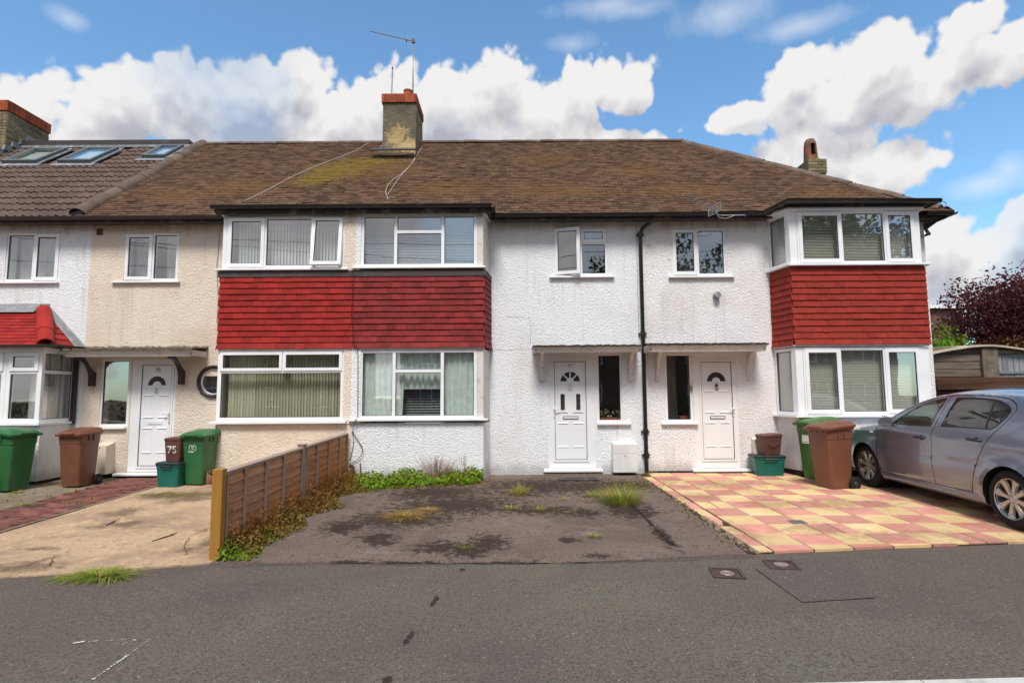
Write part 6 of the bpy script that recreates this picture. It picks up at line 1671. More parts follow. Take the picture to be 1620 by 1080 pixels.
    if sticker == 'label':
        q = MB(); q.box(-.075, .08, -.262, -.256, h*.60, h*.735); q.build('address_sticker', 'white_print', t, local=True)
        q = MB(); q.box(-.06, .065, -.2635, -.2622, h*.615, h*.630); q.build('sticker_strip', 'blind_dim', t, local=True)
    if sticker == 'faint':
        q = MB(); q.lathe([(.018, .0), (.023, .0)], (-.06, -.2575, h*.72), 'y', 16); q.box(-.09, -.03, -.259, -.257, h*.665, h*.672); q.build('faded_emblem', 'bin_brown', t, local=True)
    return t
def atg(px, py): return G(px, py)
x, y = G(304, 771); wheelie('green wheelie bin beside the little dark green box and door 75', x-.04, y+.27, -4, 'bin_green', .85, sticker='logo', zs=1.08)
x, y = G(112, 774); wheelie('brown wheelie bin against the far left bay', x-.08, y+.24, -3, 'bin_brown', .86, sticker='faint', zs=1.13)
x, y = G(20, 781); wheelie('green wheelie bin at the left edge, turned sideways', x-.26, y+.24, 78, 'bin_green', .95, zs=1.06)
wheelie('brown wheelie bin of which only the lid corner shows at the left edge', -8.40, 8.72, 40, 'bin_brown', .97)
x, y = G(1283, 763); wheelie('green wheelie bin with a white sticker half hidden by the brown one', x+.24, y+.20, -74, 'bin_green_yellowish', .92, sticker='label', zs=1.16)
x, y = G(1325, 777); wheelie('brown wheelie bin standing in front of the silver car nose', x+.03, y+.18, -74, 'bin_brown', .93, zs=1.13)

def recycling_box(label, x, y, rz, w, d, h):
    t = thing('recycling_box', label, 'box', (x, y, gz(y)+.012), 'green recycling boxes'); t.rotation_euler = (0, 0, R(rz))
    b = loft([(rrect(w*.84, d*.84, .035), .0), (rrect(w*.96, d*.96, .04), h*.80), (rrect(w*1.0, d*1.0, .045), h*.805), (rrect(w, d, .045), h*.9)]); b.build('tub', 'box_teal', t, local=True, smooth_=True, auto=35)
    b = loft([(rrect(w*1.04, d*1.04, .05), h*.88), (rrect(w*1.05, d*1.05, .05), h*.95), (rrect(w*.97, d*.97, .045), h*.99), (rrect(w*.90, d*.90, .04), h*.97)]); lo = b.build('lid', 'box_lid', t, local=True, smooth_=True, auto=35)
    b = MB(); b.tube([(-w*.2, -d*.5, h*.86), (-w*.2, -d*.58, h*.84), (w*.2, -d*.58, h*.84), (w*.2, -d*.5, h*.86)], .012, 6); b.build('handle', 'box_lid', lo, local=True)
    return t
def caddy(label, x, y, z, rz, w, d, h, mat_='cad_brown', txt=None):
    t = thing('food_caddy', label, 'food caddy', (x, y, z), 'brown food waste caddies'); t.rotation_euler = (0, 0, R(rz))
    b = loft([(rrect(w*.80, d*.80, .03), 0), (rrect(w*.97, d*.97, .035), h*.84), (rrect(w*1.0, d*1.0, .04), h*.845), (rrect(w, d, .04), h*.9)]); b.build('tub', mat_, t, local=True, smooth_=True, auto=35)
    b = loft([(rrect(w*1.04, d*1.04, .045), h*.87), (rrect(w*1.05, d*1.05, .045), lambda x_, y_: h*(.95+.05*x_/w)), (rrect(w*.96, d*.96, .04), lambda x_, y_: h*(.99+.06*x_/w)), (rrect(w*.6, d*.6, .03), lambda x_, y_: h*(1.01+.06*x_/w))]); b.build('lid', mat_, t, local=True, smooth_=True, auto=35)
    b = MB(); n = 14
    b.tube([(w*.51*math.cos(math.pi*k/n), -d*.04-d*.53*math.sin(math.pi*k/n)*1.0, h*(.90-.42*math.sin(math.pi*k/n))) for k in range(n+1)], .007, 6)
    b.build('handle', mat_, t, local=True, smooth_=True)
    if txt:
        numerals(t, txt, 0, 0, 0, .165, 'white_print', 'house_number', bold=.002, M=Matrix.Translation((-.0, -d*.455, h*.48)) @ Matrix.Rotation(R(90+6), 4, 'X'))
    return t
x, y = G(264, 772); recycling_box('small dark green box below the caddy marked 75', x, y+.17, -3, .40, .38, .40)
caddy('brown caddy with a large white 75 on its front', x+.02, y+.19, gz(y)+.012+.40, -4, .29, .27, .40, txt='75')
x, y = G(1226, 756); recycling_box('dark green box under a brown caddy beside the end house bay', x-.04, y+.20, -6, .52, .42, .37)
caddy('plain brown caddy with a raised handle, on the dark green box near the end bay', x+.02, y+.22, gz(y)+.012+.37, 8, .36, .30, .36)
x, y = G(331, 766); t = thing('broken_pot', 'broken terracotta piece leaning between the green bin and the fence post', 'broken pot', (x, y, gz(y)))
b = MB(); b.lathe([(.07, .0), (.10, .22), (.088, .22), (.06, .01)], (0, 0, 0), n=14, a0=R(150), a1=R(380)); b.xf(Matrix.Rotation(R(25), 4, 'Y') @ Matrix.Rotation(R(15), 4, 'X')); b.build('shard', 'terracotta_old', t, local=True, smooth_=True)

# ================================================================== the car
def pip(p, poly):
    x, y = p; c = False; n = len(poly)
    for i in range(n):
        x1, y1 = poly[i]; x2, y2 = poly[i-1]
        if (y1 > y) != (y2 > y) and x < (x2-x1)*(y-y1)/(y2-y1)+x1: c = not c
    return c
def dseg(p, a, b):
    ax, ay = a; bx, by = b; dx, dy = bx-ax, by-ay; L = dx*dx+dy*dy
    t = 0 if L == 0 else max(0, min(1, ((p[0]-ax)*dx+(p[1]-ay)*dy)/L)); return math.hypot(p[0]-ax-t*dx, p[1]-ay-t*dy)
def dpoly(p, poly, closed=False):
    n = len(poly); return min(dseg(p, poly[i], poly[(i+1) % n]) for i in range(n if closed else n-1))
def catmull(pts, k=4):
    q = [Vector((*p, 0)) for p in pts]; out = []
    for i in range(len(q)-1):
        p0 = q[max(i-1, 0)]; p1 = q[i]; p2 = q[i+1]; p3 = q[min(i+2, len(q)-1)]
        for j in range(k):
            t = j/k; v = .5*((2*p1)+(-p0+p2)*t+(2*p0-5*p1+4*p2-p3)*t*t+(-p0+3*p1-3*p2+p3)*t**3); out.append((v.x, v.y))
    out.append(pts[-1]); return out
CAR = thing('hatchback', 'silver grey five door hatchback parked nose to the house on the patio', 'car', (6.33, 7.80, gz(7.80)+.046))
CAR.rotation_euler = (math.atan(SLOPE), 0, 0)
NOSE = 2.15                        # the nose lies this far ahead of the origin; s runs from nose to tail
HW = .872
WF, WR_, WRAD = .86, 3.455, .318
top = catmull([(.03, .26), (-.0, .36), (.0, .50), (.03, .62), (.12, .72), (.30, .80), (.60, .875), (.90, .93), (1.10, .965), (1.30, 1.055), (1.50, 1.17), (1.70, 1.275), (1.92, 1.365), (2.15, 1.425), (2.45, 1.458), (2.80, 1.468), (3.15, 1.455), (3.50, 1.415), (3.78, 1.355), (3.93, 1.29), (4.03, 1.17), (4.11, 1.02), (4.17, .90), (4.23, .74), (4.25, .55), (4.22, .38), (4.14, .27)], 3)
def arch(cx, r, z0):
    a0 = math.asin(max(-1, min(1, (z0-.318)/r))); n = 18
    return [(cx+r*math.cos(a0+(math.pi-2*a0)*k/n), .318+r*math.sin(a0+(math.pi-2*a0)*k/n)) for k in range(n+1)]
bottom = [(4.06, .235)]+arch(WR_, .355, .235)+arch(WF, .350, .225)+[(.14, .22)]
outline = top+bottom
FW = catmull([(1.47, 1.0), (1.62, 1.105), (1.78, 1.205), (1.95, 1.295), (2.12, 1.355), (2.31, 1.392)], 3)+[(2.285, 1.20), (2.265, 1.015), (1.85, .995)]
RW_ = catmull([(2.46, 1.398), (2.75, 1.408), (3.06, 1.395), (3.22, 1.365), (3.34, 1.315), (3.375, 1.27)], 3)+[(3.36, 1.20), (3.27, 1.085), (3.20, 1.05), (2.80, 1.04), (2.42, 1.025)]
seams = [catmull([(1.13, .90), (1.15, .70), (1.19, .45), (1.25, .285)], 3), [(1.25, .285), (2.29, .275), (2.90, .29)], catmull([(2.90, .29), (2.96, .50), (3.06, .74), (3.20, .95), (3.33, 1.10), (3.42, 1.24), (3.42, 1.31), (3.34, 1.375), (3.18, 1.415), (2.90, 1.43), (2.60, 1.428), (2.36, 1.42)], 3), catmull([(2.36, 1.42), (2.36, 1.30), (2.335, 1.10), (2.30, .95), (2.285, .70), (2.29, .275)], 3), catmull([(2.36, 1.42), (2.12, 1.39), (1.85, 1.295), (1.60, 1.165), (1.42, 1.06), (1.30, .99), (1.13, .90)], 3)]
D1 = seams[0]+[(2.29, .275)]+seams[3][::-1]+seams[4]
D2 = [(2.29, .275), (2.90, .29)]+seams[2]+seams[3]
def side_x(s, z, edge=True):
    hw = HW
    if s < .85: hw *= 1-.20*((.85-s)/.85)**2.3
    if s > 3.5: hw *= 1-.12*((s-3.5)/.75)**2.2
    x = hw
    if z < .55: x -= .035*((.55-z)/.33)**1.6+(.012 if z < .30 else 0)
    if z > .60: x -= .018*((min(z, 1.0)-.60)/.40)**2
    x -= .010*math.exp(-((z-.62)/.03)**2)*(1 if 1.2 < s < 3.4 else 0)*.6          # crease low on the doors
    x += .010*math.exp(-((z-.885)/.05)**2)
    belt = .93+.035*max(0, (s-1.2))/2.2
    if z > belt: x -= .10*(z-belt)+.62*(z-belt)**1.55
    for cx, r in ((WF, .350), (WR_, .355)):
        d = math.hypot(s-cx, z-.318)-r
        if -.02 < d < .16: x += .030*(1-max(0, d)/.16)**2
    if edge:
        d = dpoly((s, z), top); Rr = .10 if s < 1.2 or s > 3.95 else .075
        if d < Rr: x -= Rr*(1-math.sqrt(max(0, 1-(1-d/Rr)**2)))*(.9)
    return x
def c3(s, x, z): return (x, NOSE-s, z)
cons = [outline, FW, RW_]
pts2 = []; edges = []
def addloop(poly, closed=True):
    n0 = len(pts2); pts2.extend(poly)
    for i in range(len(poly)-(0 if closed else 1)): edges.append((n0+i, n0+(i+1) % len(poly)))
def offs(poly, d, closed=True):
    n = len(poly); out = []
    for i in range(n):
        a = Vector(poly[i-1] if (closed or i > 0) else poly[i]); c = Vector(poly[(i+1) % n] if (closed or i < n-1) else poly[i]); t = (c-a)
        if t.length < 1e-9: out.append(poly[i]); continue
        t.normalize(); out.append((poly[i][0]-t.y*d, poly[i][1]+t.x*d))
    return out
addloop(outline); addloop(FW); addloop(RW_)
def inward(poly, d):
    o = offs(poly, d); a = lambda P_: abs(sum(P_[i-1][0]*P_[i][1]-P_[i][0]*P_[i-1][1] for i in range(len(P_))))
    return o if a(o) < a(poly) else offs(poly, -d)
FWi, RWi = inward(FW, .014), inward(RW_, .014); addloop(FWi); addloop(RWi)
GAP = .0042
for s_ in seams: addloop(offs(s_, GAP, False), False); addloop(offs(s_, -GAP, False), False)
for a in (.03, .06, .10): 
    pass
s_ = .02
gi_ = 0
while s_ < 4.25:
    z = .24
    while z < 1.47:
        p = (s_+(.018 if gi_ % 2 else 0), z)
        if pip(p, outline) and dpoly(p, outline, True) > .012: pts2.append(p)
        z += .036; gi_ += 1
    s_ += .045
for d_ in (.012, .03, .055):
    for p in offs(top, 0, False): pass
# rings just inside the edge so that the rounding is smooth
for d_ in (.008, .022, .042, .07):
    o1 = offs(top, -d_, False); o1 = o1 if pip(o1[len(o1)//2], outline) else offs(top, d_, False)
    pts2 += [p for p in o1 if pip(p, outline) and dpoly(p, top) > d_*.9]
rv, re_, rf, *_ = delaunay_2d_cdt([Vector(p) for p in pts2], edges, [], 0, 1e-5)
body, d1, d2, gapm, trim, glz = MB(), MB(), MB(), MB(), MB(), {}
xs_ = [side_x(v.x, v.y) for v in rv]
groups = {k: [] for k in ('body', 'd1', 'd2', 'gap', 'trim1', 'trim2', 'g1', 'g2')}
for f in rf:
    c = (sum(rv[i].x for i in f)/3, sum(rv[i].y for i in f)/3)
    if not pip(c, outline): continue
    if pip(c, FW): k = 'g1' if pip(c, FWi) else 'trim1'
    elif pip(c, RW_): k = 'g2' if pip(c, RWi) else 'trim2'
    elif min(dpoly(c, s2) for s2 in seams) < GAP*.98: k = 'gap'
    elif pip(c, D1): k = 'd1'
    elif pip(c, D2): k = 'd2'
    else: k = 'body'
    groups[k].append(tuple(f))
def emit(mb, key, sx, inset=0, flip=False):
    idx = {}; vs = []; fs = []
    for f in groups[key]:
        g = []
        for i in f:
            if i not in idx: idx[i] = len(vs); vs.append(c3(rv[i].x, sx*(xs_[i]-inset), rv[i].y))
            g.append(idx[i])
        fs.append(tuple(g) if sx < 0 else tuple(reversed(g)))
    mb.add(vs, fs)
# the strip that joins the two sides over bonnet, screens, roof, tail
nT = len(top); K = 20
def top_pt(i, u):
    s, z = top[i]; a = Vector(top[max(0, i-1)]); c = Vector(top[min(nT-1, i+1)]); t = (c-a).normalized(); nrm = Vector((-t.y, t.x))
    xe = side_x(s, z)
    bulge = .060 if s < .5 and z < .75 else (.040 if s < 1.15 else .055)
    if s > 3.95: bulge = .05
    q = bulge*(1-abs(u)**2.2)
    return c3(s+nrm.x*q, xe*u, z+nrm.y*q)
us = [-1+2*k/K for k in range(K+1)]; us = [math.copysign(1-(1-abs(u))**1.35, u) for u in us]
for sx in (-1, 1): emit(body, 'body', sx)
glass_top = {'windscreen': MB(), 'rear_screen': MB()}
for i in range(nT-1):
    s, z = (top[i][0]+top[i+1][0])/2, (top[i][1]+top[i+1][1])/2
    for k in range(K):
        u = abs((us[k]+us[k+1])/2); q = [top_pt(i, us[k]), top_pt(i, us[k+1]), top_pt(i+1, us[k+1]), top_pt(i+1, us[k])]
        if 1.16 < s < 1.93 and z > .9 and u < .90: glass_top['windscreen'].add(q, [(0, 1, 2, 3)])
        elif 3.95 < s < 4.12 and z > .98 and u < .86: glass_top['rear_screen'].add(q, [(0, 1, 2, 3)])
        else: body.add(q, [(0, 1, 2, 3)])
ob = body.build('body', 'car_paint', CAR, local=True, smooth_=True, weld=True, auto=38)
for nm, mb in glass_top.items(): mb.build(nm, 'glass_car', CAR, local=True, smooth_=True, weld=True)
def solid_panel(name, key, m, sx, inset, label=None, th=.012):
    mb = MB(); emit(mb, key, sx, inset); return mb.build(name, m, CAR, local=True, smooth_=True, weld=True, auto=45, label=label)
for sx in (-1, 1):
    fdoor = solid_panel('front_door', 'd1', 'car_paint', sx, 0); rdoor = solid_panel('rear_door', 'd2', 'car_paint', sx, 0)
    mb = MB(); emit(mb, 'gap', sx, .012); mb.build('door_seam', 'black_plastic', CAR, local=True)
    for key, dd in (('trim1', fdoor), ('trim2', rdoor)):
        mb = MB(); emit(mb, key, sx, -.001); mb.build('window_trim', 'black_plastic', dd, local=True)
    for key, dd in (('g1', fdoor), ('g2', rdoor)):
        mb = MB(); emit(mb, key, sx, .006); mb.build('window_glass', 'glass_car', dd, local=True, smooth_=True)
    # divider bar of the rear window
    mb = MB(); p = []
    for (s, z) in ((3.075, 1.392), (3.10, 1.25), (3.125, 1.05)): p.append(c3(s, sx*(side_x(s, z)-.002), z))
    for a, c in zip(p, p[1:]): mb.obox((Vector(a)+Vector(c))/2, (.004, 0, 0), (0, .014, 0), (Vector(c)-Vector(a))/2)
    mb.build('window_divider', 'black_plastic', rdoor, local=True)
    # handles
    for (s, z), dd in (((2.09, .86), fdoor), ((3.0, .915), rdoor)):
        x = sx*side_x(s, z); mb = MB()
        mb.tube([c3(s-.105, x-sx*.002, z-.004), c3(s-.075, x+sx*.026, z+.002), c3(s+.06, x+sx*.028, z+.004), c3(s+.10, x, z)], [.013, .016, .017, .014], 8)
        mb.v = [(v[0], v[1], z+(v[2]-z)*1.0) for v in mb.v]; mb.build('door_handle', 'black_plastic', dd, local=True, smooth_=True)
        mb = MB(); mb.lathe([(.0, .003), (.038, .0025), (.044, -.003)], (0, 0, 0), 'x', 18); mb.v = [(x+sx*v[0], NOSE-s-.03+v[1], z+v[2]*.8) for v in mb.v]; mb.build('handle_cup', 'gasket', dd, local=True, smooth_=True)
    # mirror
    mb = MB(); cxm, cym, czm = sx*(side_x(1.5, .99)+.12), NOSE-1.50, 1.035; rings = []
    for j in range(9):
        t = j/8*math.pi; rings.append((math.sin(t), -math.cos(t)))
    for r_, h in rings:
        for k in range(14):
            a = 2*math.pi*k/14; sq_ = .8+.2*abs(math.cos(2*a)); mb.v.append((cxm+.105*r_*math.cos(a)*sq_**-1*.9, cym+.075*h*(.9 if h > 0 else .35), czm+.078*r_*math.sin(a)))
    for j in range(8):
        for k in range(14): mb.f.append((j*14+k, j*14+(k+1) % 14, (j+1)*14+(k+1) % 14, (j+1)*14+k)); mb.m.append(0)
    mr = mb.build('mirror', 'car_paint', CAR, local=True, smooth_=True)
    mb = MB(); mb.box(cxm-.085, cxm+.085, cym-.036, cym-.028, czm-.058, czm+.060); mb.build('mirror_glass', 'chrome', mr, local=True, bevel=.02)
    mb = MB(); mb.tube([(sx*side_x(1.50, .98)*.985, cym+.01, .985), (cxm-sx*.05, cym, 1.0)], .025, 8); mb.build('mirror_arm', 'black_plastic', mr, local=True)
    # side repeater and rubber strip
    mb = MB(); x = sx*(side_x(.98, .80)+.001); mb.obox(c3(1.03, sx*(side_x(1.03, .845)+.002), .845), (.004, 0, 0), (0, .035, 0), (0, 0, .014)); mb.build('side_repeater', 'blind_pale', CAR, local=True, bevel=.003)
    # sill
    mb = MB(); n_ = 20
    for k in range(n_+1):
        s = 1.22+(3.10-1.22)*k/n_; mb.v += [c3(s, sx*(side_x(s, .25)-.004), .262), c3(s, sx*(side_x(s, .25)+.006), .235), c3(s, sx*(side_x(s, .25)-.03), .17), c3(s, sx*(side_x(s, .25)-.25), .165)]
    for k in range(n_):
        for j in range(3): mb.f.append((k*4+j, k*4+j+1, k*4+j+5, k*4+j+4)); mb.m.append(0)
    mb.build('sill_trim', 'car_paint', CAR, local=True, smooth_=True)
    # wheel arch liners
    for cx in (WF, WR_):
        mb = MB(); n_ = 18; r_ = .352
        for k in range(n_+1):
            a = -.35+(math.pi+.7)*k/n_; s, z = cx+r_*math.cos(a), .318+r_*math.sin(a)
            xo = side_x(min(max(s, .02), 4.2), max(z, .25), False)-.004
            mb.v += [c3(s, sx*xo, z), c3(s, sx*.50, z)]
        for k in range(n_): mb.f.append((2*k, 2*k+1, 2*k+3, 2*k+2)); mb.m.append(0)
        mb.add([c3(cx+.36*math.cos(2*math.pi*k/20), sx*.50, .318+.36*math.sin(2*math.pi*k/20)) for k in range(20)], [tuple(range(20))])
        mb.build('wheel_arch', 'black_plastic', CAR, local=True, smooth_=True)
    # front and rear lamps
    mb = MB(); 
    q = [(.20, .60), (.62, .80), (.66, .70), (.30, .53)]
    mb.add([c3(s, sx*(side_x(s, z)+.004), z) for s, z in q], [(0, 1, 2, 3)]); mb.build('headlight', 'glass_skylight', CAR, local=True)
    mb = MB(); q = [(4.02, 1.06), (4.18, .84), (4.10, .80), (3.88, .90), (3.90, 1.0)]
    mb.add([c3(s, sx*(side_x(s, z, False)*.985+.004), z) for s, z in q], [(0, 1, 2, 3, 4)]); mb.build('tail_light', 'tile_red_bright', CAR, local=True)
for sx in (-1, 1):
    mb = MB(); z0_, z1_ = .80, 1.10
    q = []
    for z in (.80, .90, 1.0, 1.10):
        i = min(range(len(top)), key=lambda j: abs(top[j][1]-z)+(0 if top[j][0] > 3.9 else 9)); 
        for u in (.72, .86, .97): p = top_pt(i, sx*u); q.append((p[0], p[1]-.010, z))
    mb.add(q, [(3*a+b_, 3*a+b_+1, 3*a+b_+4, 3*a+b_+3) for a in range(3) for b_ in range(2)]); mb.build('rear_lamp', 'tile_red_bright', CAR, local=True, smooth_=True)
mb = MB(); P_ = []
for u in [-.84+1.68*k/16 for k in range(17)]:
    i = min(range(len(top)), key=lambda j: abs(top[j][1]-.62)+(0 if top[j][0] > 3.9 else 9)); p = top_pt(i, u); P_.append((p[0], p[1]-.004, .62))
mb.tube(P_, .006, 5); mb.build('tailgate_seam', 'black_plastic', CAR, local=True)
# underside, floor, cabin
mb = MB(); mb.box(-.74, .74, NOSE-4.1, NOSE-.15, .20, .24); mb.box(-.50, .50, NOSE-1.25, NOSE-.2, .24, .70); mb.box(-.5, .5, NOSE-4.05, NOSE-3.05, .24, .6); mb.build('underside', 'black_plastic', CAR, local=True)
mb = MB(); mb.prism([(NOSE-1.25, .60), (NOSE-1.2, .97), (NOSE-1.62, .99), (NOSE-1.74, .88), (NOSE-1.70, .60)], -.70, .70, 'yz'); mb.build('dashboard', 'gasket', CAR, local=True, bevel=.02)
mb = MB(); mb.box(-.80, -.74, NOSE-3.1, NOSE-1.3, .30, .93); mb.box(.74, .80, NOSE-3.1, NOSE-1.3, .30, .93); mb.box(-.7, .7, NOSE-3.95, NOSE-3.2, .88, .90); mb.build('door_cards', 'gasket', CAR, local=True)
def seat_(x, s, w, rear=False):
    mb = MB(); mb.box(x-w/2, x+w/2, NOSE-s-.50, NOSE-s, .34, .56); so_ = mb.build('seat', 'gasket', CAR, local=True, bevel=.05)
    mb = MB(); mb.prism([(NOSE-s-.42, .52), (NOSE-s-.54, .52), (NOSE-s-.72, 1.06), (NOSE-s-.60, 1.08)], x-w/2+.02, x+w/2-.02, 'yz'); mb.build('backrest', 'gasket', so_, local=True, bevel=.04)
    for hx in ([x] if not rear else [x-.36, x+.36]):
        mb = MB(); mb.box(hx-.12, hx+.12, NOSE-s-.76, NOSE-s-.66, 1.12, 1.27); mb.box(hx-.06, hx-.05, NOSE-s-.72, NOSE-s-.70, 1.04, 1.14); mb.box(hx+.05, hx+.06, NOSE-s-.72, NOSE-s-.70, 1.04, 1.14); mb.build('headrest', 'gasket', so_, local=True, bevel=.04)
seat_(-.37, 1.85, .50); seat_(.37, 1.85, .50); seat_(0, 2.68, 1.20, True)
mb = MB(); mb.lathe([(.165, -.012), (.182, 0), (.165, .012), (.150, 0), (.165, -.012)], (0, 0, 0), 'z', 28); mb.tube([(-.16, 0, 0), (0, 0, -.02), (.16, 0, 0)], .014, 6); mb.tube([(0, 0, -.02), (0, 0, -.22)], .02, 6)
mb.xf(Matrix.Translation((.37, NOSE-1.84, .93)) @ Matrix.Rotation(R(62), 4, 'X')); mb.build('steering_wheel', 'black_plastic', CAR, local=True, smooth_=True)
# number plates stay blank: none is legible
# wheels
def wheel(x, s, sx, steer=0):
    tw = .105
    mb = MB(); mb.lathe([(.205, -.095), (.225, -.102), (.262, -.108), (.296, -.100), (.313, -.080), (.318, -.05), (.318, .05), (.313, .080), (.296, .100), (.262, .108), (.225, .102), (.205, .095)], (0, 0, 0), 'x', 48)
    for g_ in (-.045, 0, .045): mb.lathe([(.3185, g_-.004), (.3195, g_), (.3185, g_+.004)], (0, 0, 0), 'x', 48)
    M = Matrix.Translation((x, NOSE-s, .318)) @ Matrix.Rotation(R(steer), 4, 'Z')
    mb.xf(M); w_ = mb.build('wheel', 'rubber', CAR, local=True, smooth_=True, auto=40)
    mb = MB(); mb.lathe([(.212, sx*.100), (.220, sx*.106), (.222, sx*.098), (.206, sx*.085), (.196, sx*.02), (.190, -sx*.09)], (0, 0, 0), 'x', 48); mb.lathe([(.0, sx*.020), (.10, sx*.012), (.185, -sx*.02)], (0, 0, 0), 'x', 30)
    mb.xf(M); mb.build('rim', 'rim_silver', w_, local=True, smooth_=True, auto=40)
    mb = MB(); mb.lathe([(.0, sx*.012), (.15, sx*.010), (.192, sx*.0)], (0, 0, 0), 'x', 30); mb.xf(M); mb.build('brake_shade', 'black_plastic', w_, local=True)
    first = None
    for k in range(8):
        a = 2*math.pi*k/8+.2; mb = MB(); prof = [(.045, .026, .082), (.09, .025, .088), (.15, .033, .082), (.195, .045, .090), (.214, .056, .100)]
        for (r_, hw_, xx) in prof: mb.v += [(sx*(xx-.020), -hw_, r_), (sx*xx, -hw_*.72, r_), (sx*xx, hw_*.72, r_), (sx*(xx-.020), hw_, r_)]
        for i in range(len(prof)-1):
            for j in range(3): mb.f.append((i*4+j, i*4+j+1, i*4+j+5, i*4+j+4)); mb.m.append(0)
        mb.xf(M @ Matrix.Rotation(a, 4, 'X')); mb.build('spoke', 'rim_silver', w_, local=True, smooth_=True, auto=50)
    mb = MB(); mb.lathe([(.0, sx*.096), (.026, sx*.095), (.034, sx*.090), (.055, sx*.082), (.062, sx*.07)], (0, 0, 0), 'x', 24); mb.xf(M); mb.build('hub_cap', 'rim_silver', w_, local=True, smooth_=True, auto=40)
    for k in range(5):
        a = 2*math.pi*k/5; mb = MB(); mb.lathe([(.0, sx*.078), (.010, sx*.078), (.010, sx*.060)], (0, .072*math.cos(a), .072*math.sin(a)), 'x', 8); mb.xf(M); mb.build('bolt', 'metal_dark', w_, local=True)
mat('rim_silver', (.52, .50, .47), .32, metal=.85)
MATS['rim_silver'] = bpy.data.materials['rim_silver']
for sx in (-1, 1): wheel(sx*(HW-.115), WF, sx, 0); wheel(sx*(HW-.110), WR_, sx)

# ================================================================== fences and shed
FX = -2.845
def zf(y, h): return gz(y)+h
lf = thing('lap_fence', 'low weathered lap fence with a mid post, between the beige forecourt and the asphalt drive', 'fence', (FX, 7.8, gz(7.8)))
def lap_panel(y0, y1, nb, battens):
    h = .80; L_ = y1-y0
    first = None; rr = random.Random(int(y0*10))
    bm_ = None
    for side in (1,):
        for k in range(nb):
            z = .03+k*(h-.05)/nb; b = MB(); n_ = 6; hh = (h-.05)/nb+.022; wv = [rr.uniform(-.009, .009) for _ in range(n_+1)]
            vs = []
            for i in range(n_+1):
                y = y0+L_*i/n_; zb0 = gz(y)+z+wv[i]; vs += [(FX+.030, y, zb0), (FX+.006, y, zb0+hh), (FX-.006, y, zb0+hh), (FX+.012, y, zb0)]
            b.add(vs, [(4*i+j, 4*i+(j+1) % 4, 4*i+4+(j+1) % 4, 4*i+4+j) for i in range(n_) for j in range(4)]+[(0, 3, 2, 1), (4*n_, 4*n_+1, 4*n_+2, 4*n_+3)])
            b.build('slat', 'lap_wood', lf)
    for yb in battens:
        b = MB(); b.add([(FX+.014+dx, yb+dy, gz(yb)+z) for z in (.02, h) for dx, dy in ((0, -.018), (.034, -.018), (.034, .018), (0, .018))], [(0, 3, 2, 1), (4, 5, 6, 7), (0, 1, 5, 4), (1, 2, 6, 5), (2, 3, 7, 6), (3, 0, 4, 7)]); b.build('batten', 'wood_grey', lf)
    b = MB(); b.add([(FX+dx, y, gz(y)+z) for y in (y0, y1) for dx, z in ((-.028, h), (.044, h-.004), (.044, h+.022), (-.028, h+.028))], [(0, 1, 2, 3), (7, 6, 5, 4), (0, 4, 5, 1), (1, 5, 6, 2), (2, 6, 7, 3), (3, 7, 4, 0)]); b.build('capping', 'wood_grey', lf)
def byx(px, h):   # distance along the fence of a picture column
    d = ray(px, 760); return d.y*(FX/d.x)
lap_panel(5.76, 7.86, 8, [byx(q, 0) for q in (383, 416, 444)]+[5.79, 7.83]); lap_panel(7.96, 9.98, 8, [byx(q, 0) for q in (497, 516, 533)]+[7.99, 9.95])
b = MB(); b.box(FX-.05, FX+.05, 5.66, 5.752, gz(5.7)-.3, gz(5.7)+.86); b.build('post', 'post_new', lf, bevel=.006, label='newer yellow brown end post')
b = MB(); b.box(FX-.045, FX+.045, 7.865, 7.955, gz(7.9)-.3, gz(7.9)+.845); b.box(FX-.055, FX+.055, 7.855, 7.965, gz(7.9)+.846, gz(7.9)+.865); b.build('post', 'wood_grey', lf, bevel=.006)

# right: dark boarded fence, sleeper wall shed, posts
fb = thing('boarded_fence', 'dark brown boarded fence with a grooved top rail behind the silver car', 'fence', (10, 11.2, 0))
FYY = 11.2; zt_f = P(1540, 596.5, FYY)[1]; fx0 = P(1473, 640, FYY)[0]
rr = random.Random(3)
b = MB(); b.box(fx0, fx0+.11, FYY-.03, FYY+.08, -.1, zt_f+.02); b.build('post', 'fence_dark', fb, bevel=.006)
for k, (za, zb2_) in enumerate(((zt_f-.17, zt_f), (zt_f-.235, zt_f-.175))):
    b = MB(); b.box(fx0+.115, 15.5, FYY-.03-.02*k, FYY+.03, za, zb2_); b.build('rail', 'fence_dark', fb, bevel=.005)
x = fx0+.12; first = None
while x < 15.4:
    w_ = .125; M = Matrix.Translation((x+w_/2, FYY+.02+rr.uniform(0, .008), 0))
    if first is None: b = MB(); b.box(-.059, .059, 0, .02, -.05, zt_f-.236); first = b.build('board', 'fence_dark', fb, local=True); first.matrix_local = Matrix.Translation(-OFF[fb.name]) @ M
    else: inst(first.data, 'board', fb, M)
    x += .128
sh_ = thing('shed', 'low shed of grey boards with a pale curved felt roof, behind the dark fence', 'shed', (10, 12, 0), )
SY = 12.0
sx0 = P(1476, 575, SY)[0]; zr0 = P(1480, 557, SY)[1]; zr1 = P(1545, 546.5, SY)[1]; zr2 = P(1619, 553, SY)[1]; zlow = 1.6
xpost0, xpost1 = P(1551, 575, SY)[0], P(1576, 575, SY)[0]; xr = 13.6
hb_ = (zr0-zlow-.02)/4; z = zlow; k = 0
for k in range(5):
    b = MB(); b.box(sx0+rr.uniform(0, .02), xpost0-.004, SY+rr.uniform(-.012, .012), SY+.07, zlow+k*hb_*.98, zlow+(k+1)*hb_*.98-.012); b.build('board', 'sleeper_grey', sh_, bevel=.006)
